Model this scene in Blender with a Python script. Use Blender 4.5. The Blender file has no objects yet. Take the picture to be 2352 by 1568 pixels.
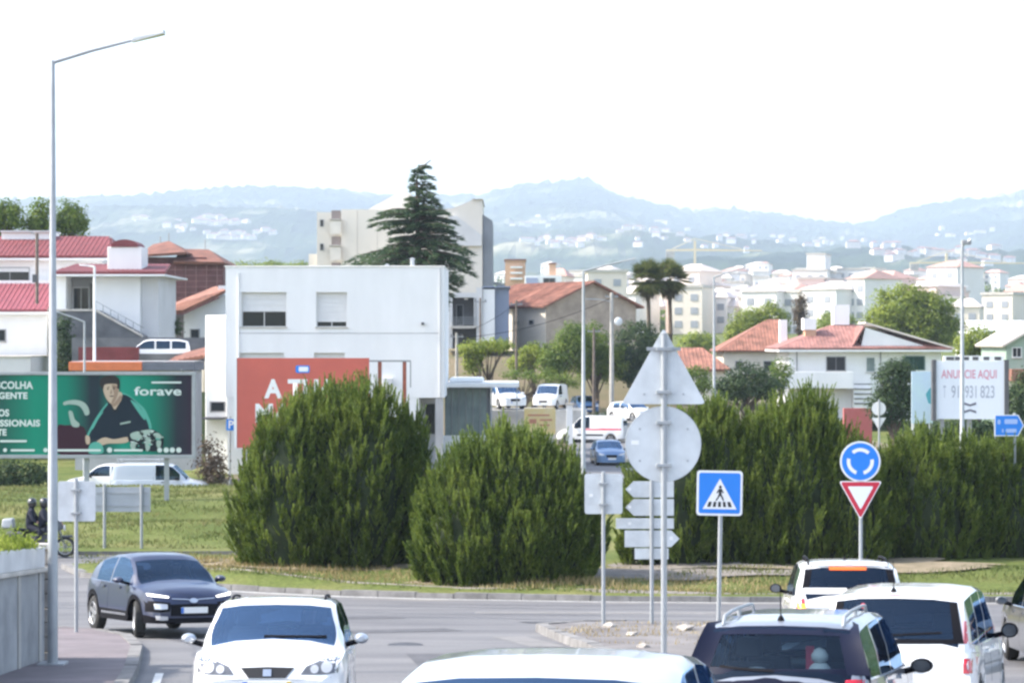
import bpy, bmesh, math, random
import numpy as np
from mathutils import Vector, Matrix
from mathutils.bvhtree import BVHTree

R = math.radians
rng = np.random.default_rng(7)
random.seed(7)
scene = bpy.context.scene
col = scene.collection

# ------------------------------------------------------------------ camera, sky, sun, exposure
FPX, CXP, CYP = 5550.0, 1176.0, 784.0          # focal length and centre, in pixels of a 2352 x 1568 picture
cam_d = bpy.data.cameras.new('camera')
cam_d.sensor_width = 36.0
cam_d.lens = FPX / 2352.0 * 36.0
cam_d.clip_start = 0.5
cam_d.clip_end = 30000.0
cam = bpy.data.objects.new('camera', cam_d)
col.objects.link(cam)
cam.location = (0, 0, 0)
cam.rotation_euler = (R(90), 0, 0)
scene.camera = cam

SUN_DIR = Vector((-0.74, -0.015, 0.66)).normalized()     # towards the sun: left of the camera, high
sun_el = math.asin(SUN_DIR.z)
sun_az = math.atan2(SUN_DIR.x, SUN_DIR.y)              # from +Y towards +X

world = bpy.data.worlds.new('World')
scene.world = world
world.use_nodes = True
wn, wl = world.node_tree.nodes, world.node_tree.links
wn.clear()
sky = wn.new('ShaderNodeTexSky')
sky.sky_type = 'NISHITA'
sky.sun_disc = False
sky.sun_elevation = sun_el
sky.sun_rotation = sun_az
sky.air_density = 1.0
sky.dust_density = 2.0
sky.ozone_density = 1.0
hsv = wn.new('ShaderNodeHueSaturation')
hsv.inputs['Saturation'].default_value = 0.75
bg = wn.new('ShaderNodeBackground')
bg.inputs['Strength'].default_value = 0.15
wo = wn.new('ShaderNodeOutputWorld')
wl.new(sky.outputs[0], hsv.inputs['Color'])
wl.new(hsv.outputs[0], bg.inputs['Color'])
wl.new(bg.outputs[0], wo.inputs['Surface'])

sun_d = bpy.data.lights.new('sun', 'SUN')
sun_d.energy = 2.7
sun_d.angle = R(0.8)
sun_d.color = (1.0, 0.92, 0.80)
sun = bpy.data.objects.new('sun', sun_d)
col.objects.link(sun)
sun.rotation_euler = SUN_DIR.to_track_quat('Z', 'Y').to_euler()

vs = scene.view_settings
vs.view_transform = 'Standard'
vs.look = 'None'
vs.gamma = 1.0
vs.use_curve_mapping = False
vs.exposure = 1.7
scene.render.engine = 'CYCLES'
cy = scene.cycles
cy.use_denoising = True
cy.max_bounces = 8
cy.diffuse_bounces = 3
cy.glossy_bounces = 3
cy.transmission_bounces = 4
cy.transparent_max_bounces = 16
cy.volume_bounces = 0
cy.sample_clamp_indirect = 6.0
cy.pixel_filter_type = 'BLACKMAN_HARRIS'
cy.filter_width = 2.6

# ------------------------------------------------------------------ helpers
def P(px, py, Y):
    """world point seen at picture position px, py (2352 wide) at distance Y"""
    return Vector(((px - CXP) * Y / FPX, Y, (CYP - py) * Y / FPX))

def sstep(a, b, x):
    t = min(1.0, max(0.0, (x - a) / (b - a)))
    return t * t * (3 - 2 * t)

def lerp_table(tab, x):
    if x <= tab[0][0]: return tab[0][1]
    for (a, va), (b, vb) in zip(tab, tab[1:]):
        if x <= b:
            return va + (vb - va) * (x - a) / (b - a)
    return tab[-1][1]

def tag(o, label=None, cat=None, group=None, kind=None):
    if label: o['label'] = label
    if cat: o['category'] = cat
    if group: o['group'] = group
    if kind: o['kind'] = kind
    return o

def thing(name, label, cat, loc=(0, 0, 0), rz=0.0, group=None, rot=None):
    o = bpy.data.objects.new(name, None)
    o.empty_display_size = 0.2
    col.objects.link(o)
    o.location = loc
    o.rotation_euler = rot if rot is not None else (0, 0, rz)
    return tag(o, label, cat, group)

def link(name, me, mats, parent=None, smooth=None):
    o = bpy.data.objects.new(name, me)
    col.objects.link(o)
    if mats is not None:
        for m in (mats if isinstance(mats, (list, tuple)) else [mats]):
            if m.name not in [x.name for x in me.materials if x]:
                me.materials.append(m)
    if parent is not None:
        o.parent = parent
    if smooth is not None:
        me.shade_smooth()
        me.set_sharp_from_angle(angle=R(smooth))
    return o

def copy_tree(o, parent=None):
    c = o.copy()
    col.objects.link(c)
    if parent is not None: c.parent = parent
    for ch in o.children:
        copy_tree(ch, c)
    return c

class MB:
    """collects shapes; build() links them as one mesh object"""
    def __init__(s):
        s.v, s.f, s.m = [], [], []
    def add(s, vs_, fs_, mi=0):
        n = len(s.v)
        s.v += [tuple(x) for x in vs_]
        s.f += [tuple(i + n for i in f) for f in fs_]
        s.m += [mi] * len(fs_)
        return s
    def box(s, x0, x1, y0, y1, z0, z1, mi=0):
        v = [(x, y, z) for z in (z0, z1) for y in (y0, y1) for x in (x0, x1)]
        return s.add(v, [(0, 2, 3, 1), (4, 5, 7, 6), (0, 1, 5, 4), (2, 6, 7, 3), (0, 4, 6, 2), (1, 3, 7, 5)], mi)
    def tube(s, pts, r, n=8, mi=0, cap=True):
        pts = [Vector(p) for p in pts]
        rr = r if isinstance(r, (list, tuple)) else [r] * len(pts)
        v, f = [], []
        for i, p in enumerate(pts):
            d = (pts[min(i + 1, len(pts) - 1)] - pts[max(i - 1, 0)]).normalized()
            a = d.cross(Vector((0, 0, 1)))
            if a.length < 1e-3: a = d.cross(Vector((0, 1, 0)))
            a.normalize(); b = a.cross(d)
            for k in range(n):
                t = 2 * math.pi * k / n
                v.append(p + (a * math.cos(t) + b * math.sin(t)) * rr[i])
        for i in range(len(pts) - 1):
            for k in range(n):
                k2 = (k + 1) % n
                f.append((i * n + k, i * n + k2, (i + 1) * n + k2, (i + 1) * n + k))
        if cap:
            f.append(tuple(range(n - 1, -1, -1)))
            f.append(tuple((len(pts) - 1) * n + k for k in range(n)))
        return s.add(v, f, mi)
    def prism(s, poly, y0, y1, mi=0):
        """polygon in x,z extruded from y0 to y1"""
        n = len(poly)
        v = [(x, y0, z) for x, z in poly] + [(x, y1, z) for x, z in poly]
        f = [tuple(range(n)), tuple(range(2 * n - 1, n - 1, -1))]
        f += [(i, i + n, (i + 1) % n + n, (i + 1) % n) for i in range(n)]
        return s.add(v, f, mi)
    def hull(s, a, b, mi=0):
        """loft between two loops of equal length, capped"""
        n = len(a)
        f = [tuple(range(n - 1, -1, -1)), tuple(range(n, 2 * n))]
        f += [(i, (i + 1) % n, (i + 1) % n + n, i + n) for i in range(n)]
        return s.add(list(a) + list(b), f, mi)
    def lathe(s, prof, n=24, axis='z', mi=0, c=(0, 0, 0)):
        v, f = [], []
        for (r, h) in prof:
            for k in range(n):
                t = 2 * math.pi * k / n
                a, b = r * math.cos(t), r * math.sin(t)
                p = (a, b, h) if axis == 'z' else ((h, a, b) if axis == 'x' else (a, h, b))
                v.append((p[0] + c[0], p[1] + c[1], p[2] + c[2]))
        for i in range(len(prof) - 1):
            for k in range(n):
                k2 = (k + 1) % n
                f.append((i * n + k, i * n + k2, (i + 1) * n + k2, (i + 1) * n + k))
        return s.add(v, f, mi)
    def mesh(s, name, fix=True):
        me = bpy.data.meshes.new(name)
        me.from_pydata(s.v, [], s.f)
        me.polygons.foreach_set('material_index', s.m)
        if fix:
            bm = bmesh.new(); bm.from_mesh(me)
            bmesh.ops.recalc_face_normals(bm, faces=bm.faces)
            bm.to_mesh(me); bm.free()
        me.update()
        return me
    def build(s, name, mats, parent=None, smooth=None, bevel=0.0, fix=True):
        me = s.mesh(name, fix)
        if bevel:
            bm = bmesh.new(); bm.from_mesh(me)
            es = [e for e in bm.edges if len(e.link_faces) == 2 and e.calc_face_angle(0) > R(30)]
            bmesh.ops.bevel(bm, geom=es, offset=bevel, segments=2, profile=0.5, affect='EDGES', clamp_overlap=True)
            bm.to_mesh(me); bm.free()
        return link(name, me, mats, parent, smooth)

def rrect(x0, x1, z0, z1, r, n=5):
    pts = []
    for cx, cz, a0 in ((x1 - r, z1 - r, 0), (x0 + r, z1 - r, 90), (x0 + r, z0 + r, 180), (x1 - r, z0 + r, 270)):
        for k in range(n + 1):
            t = R(a0 + 90 * k / n)
            pts.append((cx + r * math.cos(t), cz + r * math.sin(t)))
    return pts

def circle(cx, cz, r, n=36, ry=None):
    return [(cx + r * math.cos(2 * math.pi * k / n), cz + (ry or r) * math.sin(2 * math.pi * k / n)) for k in range(n)]

def round_poly(poly, r, n=5):
    """round the corners of a convex polygon"""
    out = []
    m = len(poly)
    for i in range(m):
        p0, p1, p2 = Vector(poly[i - 1]), Vector(poly[i]), Vector(poly[(i + 1) % m])
        a, b = p1 + (p0 - p1).normalized() * r, p1 + (p2 - p1).normalized() * r
        for k in range(n + 1):
            t = k / n
            q = a * (1 - t) ** 2 + p1 * 2 * t * (1 - t) + b * t * t
            out.append((q.x, q.y))
    return out

def text_mesh(txt, size, bold=0.0, align='LEFT', stretch=1.0):
    cu = bpy.data.curves.new('lettering', 'FONT')
    cu.body = txt
    cu.size = size
    cu.align_x = align
    cu.offset = bold
    cu.space_character = 1.0 + bold / max(size, 1e-6) * 1.5
    cu.fill_mode = 'FRONT'
    o = bpy.data.objects.new('lettering', cu)
    col.objects.link(o)
    bpy.context.view_layer.update()
    me = bpy.data.meshes.new_from_object(o.evaluated_get(bpy.context.evaluated_depsgraph_get()))
    bpy.data.objects.remove(o)
    bpy.data.curves.remove(cu)
    n = len(me.vertices)
    a = np.empty(n * 3, np.float32); me.vertices.foreach_get('co', a); a = a.reshape(-1, 3)
    b = np.zeros_like(a); b[:, 0] = a[:, 0] * stretch; b[:, 2] = a[:, 1]
    me.vertices.foreach_set('co', b.ravel()); me.update()
    return me

def lettering(name, txt, size, loc, mat, parent, bold=0.0, align='LEFT', stretch=1.0, width=None):
    """flat lettering in the x,z plane of its parent, facing -y"""
    me = text_mesh(txt, size, bold, align, stretch)
    if width:
        n = len(me.vertices)
        a = np.empty(n * 3, np.float32); me.vertices.foreach_get('co', a); a = a.reshape(-1, 3)
        w = a[:, 0].max() - a[:, 0].min()
        a[:, 0] *= width / max(w, 1e-6)
        me.vertices.foreach_set('co', a.ravel()); me.update()
    o = link(name, me, mat, parent)
    o.location = loc
    return o

# ------------------------------------------------------------------ materials
M = {}
def newmat(name):
    m = bpy.data.materials.new(name)
    m.use_nodes = True
    n, l = m.node_tree.nodes, m.node_tree.links
    bs = n['Principled BSDF']
    return m, n, l, bs

def mat(name, c, rough=0.6, metal=0.0, var=0.0, scale=3.0, bump=0.0, bscale=20.0, c2=None, coat=0.0, spec=None, emit=None, es=0.0, detail=6.0, stretch=None, seed=0.0):
    """plain surface with large soft variation of its own colour and fine relief"""
    if name in M: return M[name]
    m, n, l, bs = newmat(name)
    bs.inputs['Roughness'].default_value = rough
    bs.inputs['Metallic'].default_value = metal
    if coat:
        bs.inputs['Coat Weight'].default_value = coat
        bs.inputs['Coat Roughness'].default_value = 0.05
    if spec is not None: bs.inputs['Specular IOR Level'].default_value = spec
    bs.inputs['Base Color'].default_value = (*c, 1)
    if var or bump or c2:
        tc = n.new('ShaderNodeTexCoord')
        mp = n.new('ShaderNodeMapping')
        if stretch: mp.inputs['Scale'].default_value = stretch
        mp.inputs['Location'].default_value = (seed, seed * 1.7, seed * 0.3)
        l.new(tc.outputs['Object'], mp.inputs['Vector'])
    if var or c2:
        t = n.new('ShaderNodeTexNoise')
        t.inputs['Scale'].default_value = scale
        t.inputs['Detail'].default_value = detail
        t.inputs['Roughness'].default_value = 0.6
        l.new(mp.outputs[0], t.inputs['Vector'])
        rp = n.new('ShaderNodeValToRGB')
        rp.color_ramp.elements[0].position = 0.35
        rp.color_ramp.elements[1].position = 0.68
        a = c2 if c2 else tuple(max(0, x * (1 - var)) for x in c)
        b = c if c2 else tuple(min(1, x * (1 + var * 0.6)) for x in c)
        rp.color_ramp.elements[0].color = (*a, 1)
        rp.color_ramp.elements[1].color = (*b, 1)
        l.new(t.outputs['Fac'], rp.inputs['Fac'])
        l.new(rp.outputs['Color'], bs.inputs['Base Color'])
    if bump:
        t2 = n.new('ShaderNodeTexNoise')
        t2.inputs['Scale'].default_value = bscale
        t2.inputs['Detail'].default_value = 4.0
        l.new(mp.outputs[0], t2.inputs['Vector'])
        bp = n.new('ShaderNodeBump')
        bp.inputs['Strength'].default_value = bump
        bp.inputs['Distance'].default_value = 0.02
        l.new(t2.outputs['Fac'], bp.inputs['Height'])
        l.new(bp.outputs['Normal'], bs.inputs['Normal'])
    if emit:
        bs.inputs['Emission Color'].default_value = (*emit, 1)
        bs.inputs['Emission Strength'].default_value = es
    M[name] = m
    return m

def foliage_mat(name, ca, cb, cc=None, trans=0.35, scale=0.6, rough=0.6):
    """leaf colours vary from leaf to leaf and from clump to clump"""
    m, n, l, bs = newmat(name)
    g = n.new('ShaderNodeNewGeometry')
    tc = n.new('ShaderNodeTexCoord')
    t = n.new('ShaderNodeTexNoise')
    t.inputs['Scale'].default_value = scale
    t.inputs['Detail'].default_value = 3.0
    l.new(tc.outputs['Object'], t.inputs['Vector'])
    ad = n.new('ShaderNodeMath'); ad.operation = 'MULTIPLY_ADD'
    l.new(g.outputs['Random Per Island'], ad.inputs[0])
    ad.inputs[1].default_value = 0.45
    l.new(t.outputs['Fac'], ad.inputs[2])
    rp = n.new('ShaderNodeValToRGB')
    e = rp.color_ramp.elements
    e[0].position = 0.42; e[0].color = (*ca, 1)
    e[1].position = 1.0; e[1].color = (*(cc or cb), 1)
    k = e.new(0.72); k.color = (*cb, 1)
    l.new(ad.outputs[0], rp.inputs['Fac'])
    bs.inputs['Roughness'].default_value = rough
    bs.inputs['Specular IOR Level'].default_value = 0.25
    l.new(rp.outputs[0], bs.inputs['Base Color'])
    tr = n.new('ShaderNodeBsdfTranslucent')
    l.new(rp.outputs[0], tr.inputs['Color'])
    mx = n.new('ShaderNodeMixShader')
    mx.inputs[0].default_value = trans
    l.new(bs.outputs[0], mx.inputs[1]); l.new(tr.outputs[0], mx.inputs[2])
    l.new(mx.outputs[0], n['Material Output'].inputs['Surface'])
    M[name] = m
    return m

def glass_mat(name, tint, refl=0.10, gl_tint=(0.50, 0.72, 1.0)):
    m, n, l, bs = newmat(name)
    n.remove(bs)
    tr = n.new('ShaderNodeBsdfTransparent'); tr.inputs['Color'].default_value = (*tint, 1)
    gl = n.new('ShaderNodeBsdfGlossy'); gl.inputs['Roughness'].default_value = 0.03; gl.inputs['Color'].default_value = (*gl_tint, 1)
    fr = n.new('ShaderNodeFresnel'); fr.inputs['IOR'].default_value = 1.5
    ad = n.new('ShaderNodeMath'); ad.operation = 'ADD'; ad.use_clamp = True
    ad.inputs[1].default_value = refl
    l.new(fr.outputs[0], ad.inputs[0])
    mx = n.new('ShaderNodeMixShader')
    l.new(ad.outputs[0], mx.inputs[0]); l.new(tr.outputs[0], mx.inputs[1]); l.new(gl.outputs[0], mx.inputs[2])
    l.new(mx.outputs[0], n['Material Output'].inputs['Surface'])
    M[name] = m
    return m

def paint(name, c, metal=0.0, rough=0.35, coat=1.0):
    return mat(name, c, rough=rough, metal=metal, coat=coat)

mat('white_wall', (0.82, 0.82, 0.82), 0.8, var=0.05, scale=0.9, bump=0.05, bscale=6, stretch=(1.0, 1.0, 0.22), detail=8)
mat('cream_wall', (0.70, 0.64, 0.55), 0.85, var=0.10, scale=0.5, bump=0.05, bscale=6)
mat('grey_wall', (0.42, 0.42, 0.43), 0.85, var=0.15, scale=0.5, bump=0.1, bscale=8)
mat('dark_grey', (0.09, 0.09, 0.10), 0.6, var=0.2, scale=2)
mat('red_roof', (0.19, 0.042, 0.048), 0.7, var=0.15, scale=1.0, bump=0.15, bscale=12)
mat('orange_tile', (0.30, 0.135, 0.095), 0.85, var=0.45, scale=1.2, bump=0.3, bscale=10)
mat('old_tile', (0.20, 0.085, 0.060), 0.85, var=0.35, scale=1.2, bump=0.3, bscale=10)
mat('pink_tile', (0.31, 0.15, 0.13), 0.8, var=0.35, scale=1.2, bump=0.3, bscale=10)
mat('brick_red', (0.145, 0.060, 0.060), 0.9, var=0.3, scale=1.5, bump=0.2, bscale=12)
mat('shaded_block', (0.42, 0.345, 0.275), 0.95, var=0.25, scale=0.9, bump=0.3, bscale=10)  # gable side tone, darkened to carry its shade
mat('concrete', (0.40, 0.39, 0.37), 0.9, var=0.25, scale=0.8, bump=0.2, bscale=14)
mat('galvanised', (0.36, 0.38, 0.40), 0.5, metal=0.35, var=0.12, scale=3, bump=0.03, bscale=30)
mat('sign_back', (0.62, 0.65, 0.67), 0.5, metal=0.0, var=0.14, scale=3.5)
mat('sign_white', (0.82, 0.82, 0.82), 0.4)
mat('sign_blue', (0.015, 0.21, 0.72), 0.4)
mat('sign_red', (0.55, 0.02, 0.05), 0.4)
mat('sign_black', (0.012, 0.012, 0.014), 0.5)
mat('dark_window', (0.015, 0.018, 0.022), 0.08)
mat('shutter', (0.72, 0.72, 0.72), 0.6, var=0.04)
mat('frame_grey', (0.30, 0.30, 0.31), 0.5)
mat('frame_white', (0.75, 0.75, 0.74), 0.5)
mat('rust_red', (0.33, 0.09, 0.05), 0.7, var=0.3, scale=4)
mat('bark', (0.10, 0.075, 0.055), 0.95, var=0.4, scale=6, bump=0.5, bscale=20)
mat('core_dark', (0.030, 0.044, 0.014), 0.95, var=0.3, scale=4)
mat('black_plastic', (0.006, 0.006, 0.009), 0.6, spec=0.10)
mat('mirror_dark', (0.10, 0.11, 0.13), 0.1, metal=0.6)
mat('rubber', (0.018, 0.018, 0.018), 0.8, var=0.2, scale=12)
mat('rim', (0.45, 0.46, 0.48), 0.35, metal=0.8)
mat('chrome', (0.7, 0.71, 0.73), 0.15, metal=1.0)
mat('plate', (0.75, 0.75, 0.73), 0.4)
mat('plate_blue', (0.04, 0.16, 0.55), 0.4)
mat('plate_yellow', (0.75, 0.55, 0.05), 0.4)
mat('cabin', (0.010, 0.011, 0.014), 0.9)
mat('seat_cloth', (0.03, 0.032, 0.038), 0.85)
mat('lamp_clear', (0.55, 0.56, 0.58), 0.12, metal=0.4, coat=1.0)
mat('lamp_dark', (0.10, 0.105, 0.12), 0.15, coat=1.0)
mat('lamp_red', (0.50, 0.01, 0.03), 0.15, coat=1.0)
mat('lamp_white', (0.8, 0.8, 0.8), 0.15, coat=1.0)
mat('lamp_on', (0.9, 0.9, 0.85), 0.3, emit=(1, 0.96, 0.85), es=1.1)
mat('amber_on', (0.8, 0.3, 0.02), 0.3, emit=(1.0, 0.35, 0.02), es=0.9)
glass_mat('glass', (0.40, 0.52, 0.66), 0.18, (0.42, 0.66, 1.0))
glass_mat('glass_clear', (0.66, 0.78, 0.80), 0.0)
glass_mat('glass_dark', (0.17, 0.23, 0.31), 0.025, (0.45, 0.68, 1.0))
paint('paint_white', (0.78, 0.79, 0.80))
paint('paint_navy', (0.010, 0.018, 0.058), metal=0.0, coat=0.6)
mat('frame_navy', (0.010, 0.013, 0.030), 0.5, spec=0.08)
paint('paint_steel', (0.13, 0.23, 0.40), metal=0.3)
paint('paint_silver', (0.42, 0.45, 0.50), metal=0.5)
paint('paint_estate', (0.26, 0.285, 0.33), metal=0.4)
paint('paint_pale', (0.50, 0.55, 0.61), metal=0.1)
paint('paint_grey', (0.20, 0.20, 0.21), metal=0.5)
paint('paint_blue', (0.03, 0.10, 0.25), metal=0.3)
paint('paint_dark', (0.03, 0.032, 0.04), metal=0.3)
# ------------------------------------------------------------------ terrain
ROAD_K, ROAD_C, FLAT = 0.065, 2.6, -6.75
YZ = [(64, FLAT), (104.5, -6.78), (107.5, -7.35), (117, -7.35), (125, -7.05), (140, -7.1), (190, -7.4), (230, -5.6), (300, -3.0), (500, 1.0), (800, 6.0), (1200, 20.0), (1500, 34.0)]

def G(x, y):
    """height of the ground (the eye is at 0)"""
    if y < 78:
        a = -ROAD_C - ROAD_K * y
        k = 0.22                                    # soft change from the slope to the level
        b = FLAT
        h = max(k - abs(a - b), 0.0) / k
        z = max(a, b) + h * h * k * 0.25
    else:
        z = lerp_table(YZ, y)
    z += 6.2 * sstep(17, 23, -x) * sstep(144, 150, y) * (1 - sstep(260, 420, y))
    z += 5.6 * sstep(-14, -7, x) * (1 - sstep(13, 20, x)) * sstep(188, 206, y) * (1 - sstep(240, 330, y))
    return z

def ground_mats():
    # grass with dry and green patches
    m, n, l, bs = newmat('grass_ground')
    tc = n.new('ShaderNodeTexCoord')
    t1 = n.new('ShaderNodeTexNoise'); t1.inputs['Scale'].default_value = 0.22; t1.inputs['Detail'].default_value = 8; t1.inputs['Roughness'].default_value = 0.65
    t2 = n.new('ShaderNodeTexNoise'); t2.inputs['Scale'].default_value = 9.0; t2.inputs['Detail'].default_value = 6
    l.new(tc.outputs['Object'], t1.inputs['Vector']); l.new(tc.outputs['Object'], t2.inputs['Vector'])
    r1 = n.new('ShaderNodeValToRGB'); e = r1.color_ramp.elements
    e[0].position = 0.36; e[0].color = (0.078, 0.108, 0.030, 1)
    e[1].position = 0.66; e[1].color = (0.18, 0.175, 0.075, 1)
    k = e.new(0.5); k.color = (0.115, 0.14, 0.044, 1)
    l.new(t1.outputs['Fac'], r1.inputs['Fac'])
    r2 = n.new('ShaderNodeValToRGB'); e = r2.color_ramp.elements
    e[0].position = 0.3; e[0].color = (0.65, 0.65, 0.6, 1); e[1].position = 0.7; e[1].color = (1.25, 1.25, 1.2, 1)
    l.new(t2.outputs['Fac'], r2.inputs['Fac'])
    mx = n.new('ShaderNodeMix'); mx.data_type = 'RGBA'; mx.blend_type = 'MULTIPLY'; mx.inputs[0].default_value = 1.0
    l.new(r1.outputs[0], mx.inputs[6]); l.new(r2.outputs[0], mx.inputs[7])
    l.new(mx.outputs[2], bs.inputs['Base Color'])
    bs.inputs['Roughness'].default_value = 0.95
    bs.inputs['Specular IOR Level'].default_value = 0.1
    bp = n.new('ShaderNodeBump'); bp.inputs['Strength'].default_value = 0.6; bp.inputs['Distance'].default_value = 0.05
    l.new(t2.outputs['Fac'], bp.inputs['Height']); l.new(bp.outputs[0], bs.inputs['Normal'])
    M['grass_ground'] = m
    # worn asphalt: patches, tyre-polished bands, small repairs
    m, n, l, bs = newmat('asphalt')
    tc = n.new('ShaderNodeTexCoord')
    mp = n.new('ShaderNodeMapping'); mp.inputs['Scale'].default_value = (0.10, 0.55, 0.3)
    l.new(tc.outputs['Object'], mp.inputs['Vector'])
    t1 = n.new('ShaderNodeTexNoise'); t1.inputs['Scale'].default_value = 1.0; t1.inputs['Detail'].default_value = 7; t1.inputs['Roughness'].default_value = 0.6; t1.inputs['Distortion'].default_value = 0.4
    l.new(mp.outputs[0], t1.inputs['Vector'])
    t2 = n.new('ShaderNodeTexNoise'); t2.inputs['Scale'].default_value = 38.0; t2.inputs['Detail'].default_value = 3
    l.new(tc.outputs['Object'], t2.inputs['Vector'])
    r1 = n.new('ShaderNodeValToRGB'); e = r1.color_ramp.elements
    e[0].position = 0.33; e[0].color = (0.095, 0.095, 0.106, 1)
    e[1].position = 0.70; e[1].color = (0.185, 0.184, 0.190, 1)
    l.new(t1.outputs['Fac'], r1.inputs['Fac'])
    r2 = n.new('ShaderNodeValToRGB'); e = r2.color_ramp.elements
    e[0].position = 0.3; e[0].color = (0.75, 0.75, 0.75, 1); e[1].position = 0.75; e[1].color = (1.2, 1.2, 1.2, 1)
    l.new(t2.outputs['Fac'], r2.inputs['Fac'])
    mx = n.new('ShaderNodeMix'); mx.data_type = 'RGBA'; mx.blend_type = 'MULTIPLY'; mx.inputs[0].default_value = 1.0
    l.new(r1.outputs[0], mx.inputs[6]); l.new(r2.outputs[0], mx.inputs[7])
    l.new(mx.outputs[2], bs.inputs['Base Color'])
    bs.inputs['Roughness'].default_value = 0.85
    bp = n.new('ShaderNodeBump'); bp.inputs['Strength'].default_value = 0.25; bp.inputs['Distance'].default_value = 0.01
    l.new(t2.outputs['Fac'], bp.inputs['Height']); l.new(bp.outputs[0], bs.inputs['Normal'])
    M['asphalt'] = m
    # far wooded hills: tree-sized mottling of greens, clearings
    m, n, l, bs = newmat('wooded_hill')
    tc = n.new('ShaderNodeTexCoord')
    t1 = n.new('ShaderNodeTexNoise'); t1.inputs['Scale'].default_value = 0.0028; t1.inputs['Detail'].default_value = 10; t1.inputs['Roughness'].default_value = 0.7
    l.new(tc.outputs['Object'], t1.inputs['Vector'])
    r1 = n.new('ShaderNodeValToRGB'); e = r1.color_ramp.elements
    e[0].position = 0.42; e[0].color = (0.008, 0.022, 0.014, 1)
    e[1].position = 0.68; e[1].color = (0.30, 0.28, 0.18, 1)
    k = e.new(0.55); k.color = (0.035, 0.06, 0.025, 1)
    l.new(t1.outputs['Fac'], r1.inputs['Fac'])
    l.new(r1.outputs[0], bs.inputs['Base Color'])
    bs.inputs['Roughness'].default_value = 1.0
    bs.inputs['Specular IOR Level'].default_value = 0.0
    M['wooded_hill'] = m
ground_mats()
mat('pavement', (0.160, 0.136, 0.146), 0.85, var=0.3, scale=0.9, bump=0.2, bscale=18)
mat('kerb_stone', (0.195, 0.19, 0.188), 0.9, var=0.35, scale=2.0, bump=0.2, bscale=16)
mat('island_paving', (0.20, 0.19, 0.19), 0.9, c2=(0.115, 0.105, 0.105), scale=0.9, bump=0.4, bscale=12)
mat('dirt', (0.27, 0.22, 0.155), 0.95, c2=(0.16, 0.135, 0.085), scale=1.1, bump=0.5, bscale=10)
mat('road_paint', (0.62, 0.62, 0.60), 0.7, var=0.25, scale=3)
mat('gravel', (0.25, 0.225, 0.20), 0.95, c2=(0.15, 0.135, 0.125), scale=2.5, bump=0.6, bscale=25)

def sheet(name, xs, ys, zf, m, kind='structure', smooth=60):
    v = [(x, y, zf(x, y)) for y in ys for x in xs]
    nx = len(xs)
    f = [(j * nx + i, j * nx + i + 1, (j + 1) * nx + i + 1, (j + 1) * nx + i) for j in range(len(ys) - 1) for i in range(nx - 1)]
    me = bpy.data.meshes.new(name); me.from_pydata(v, [], f); me.update()
    return tag(link(name, me, m, None, smooth), kind=kind)

gx = [-1600, -1000, -600, -350, -200] + [-120 + 3 * i for i in range(81)] + [200, 350, 600, 1000, 1600]
gy = [-120, -60, -20] + [2 * i for i in range(0, 60)] + [120 + 5 * i for i in range(0, 40)] + [320, 345, 380, 420, 500, 600, 700, 800, 1000, 1200, 1400, 1520]
mat('scrub_earth', (0.17, 0.13, 0.085), 0.95, c2=(0.10, 0.10, 0.045), scale=0.35, bump=0.5, bscale=3)
gs = sheet('ground', gx, gy, lambda x, y: G(x, y) - 0.06, M['grass_ground'])
gs.data.materials.append(M['scrub_earth'])
for f_ in gs.data.polygons:
    if 116 < f_.center.y < 300 and -16 < f_.center.x < 26: f_.material_index = 1
rx = [-90 + 3 * i for i in range(61)]
ry = [-40, -20] + [2 * i for i in range(0, 56)]
tag(sheet('road', rx, ry, lambda x, y: G(x, y), M['asphalt']), 'worn grey asphalt of the approach road and roundabout')
sheet('far_road', [4 + 1.0 * i for i in range(0, 9)], [112 + 3 * i for i in range(0, 27)], lambda x, y: G(x + (y - 112) * -0.02, y) + 0.05, M['asphalt'])

def slab(name, poly, h, top, label=None, kerb=0.16, kerb_mat='kerb_stone', dz=lambda x, y: 0.0, step=1.5):
    """raised piece of ground with a kerb round it, draped over the terrain"""
    bm = bmesh.new()
    vs_ = [bm.verts.new((x, y, 0)) for x, y in poly]
    f = bm.faces.new(vs_)
    bm.normal_update()
    if f.normal.z < 0: f.normal_flip()
    if kerb:
        r = bmesh.ops.inset_region(bm, faces=[f], thickness=kerb, use_even_offset=True)
        for g in r['faces']: g.material_index = 1
    x0, x1 = min(p[0] for p in poly), max(p[0] for p in poly)
    y0, y1 = min(p[1] for p in poly), max(p[1] for p in poly)
    yy = y0 + step
    while yy < y1:
        bmesh.ops.bisect_plane(bm, geom=bm.verts[:] + bm.edges[:] + bm.faces[:], plane_co=(0, yy, 0), plane_no=(0, 1, 0))
        yy += step
    xx = x0 + step * 2
    while xx < x1:
        bmesh.ops.bisect_plane(bm, geom=bm.verts[:] + bm.edges[:] + bm.faces[:], plane_co=(xx, 0, 0), plane_no=(1, 0, 0))
        xx += step * 2
    be = [e for e in bm.edges if e.is_boundary]
    bv = set(v for e in be for v in e.verts)
    r = bmesh.ops.extrude_edge_only(bm, edges=be)
    low = [g for g in r['geom'] if isinstance(g, bmesh.types.BMVert)]
    for g in r['geom']:
        if isinstance(g, bmesh.types.BMFace): g.material_index = 1
    lows = set(low)
    for v in bm.verts:
        gz = G(v.co.x, v.co.y)
        if v in lows: v.co.z = gz - 0.12
        else: v.co.z = gz + h + (0 if v in bv else dz(v.co.x, v.co.y))
    bmesh.ops.recalc_face_normals(bm, faces=bm.faces)
    me = bpy.data.meshes.new(name); bm.to_mesh(me); bm.free()
    o = link(name, me, [M[top], M[kerb_mat]], None)
    tag(o, label, kind='structure')
    return o

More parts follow.
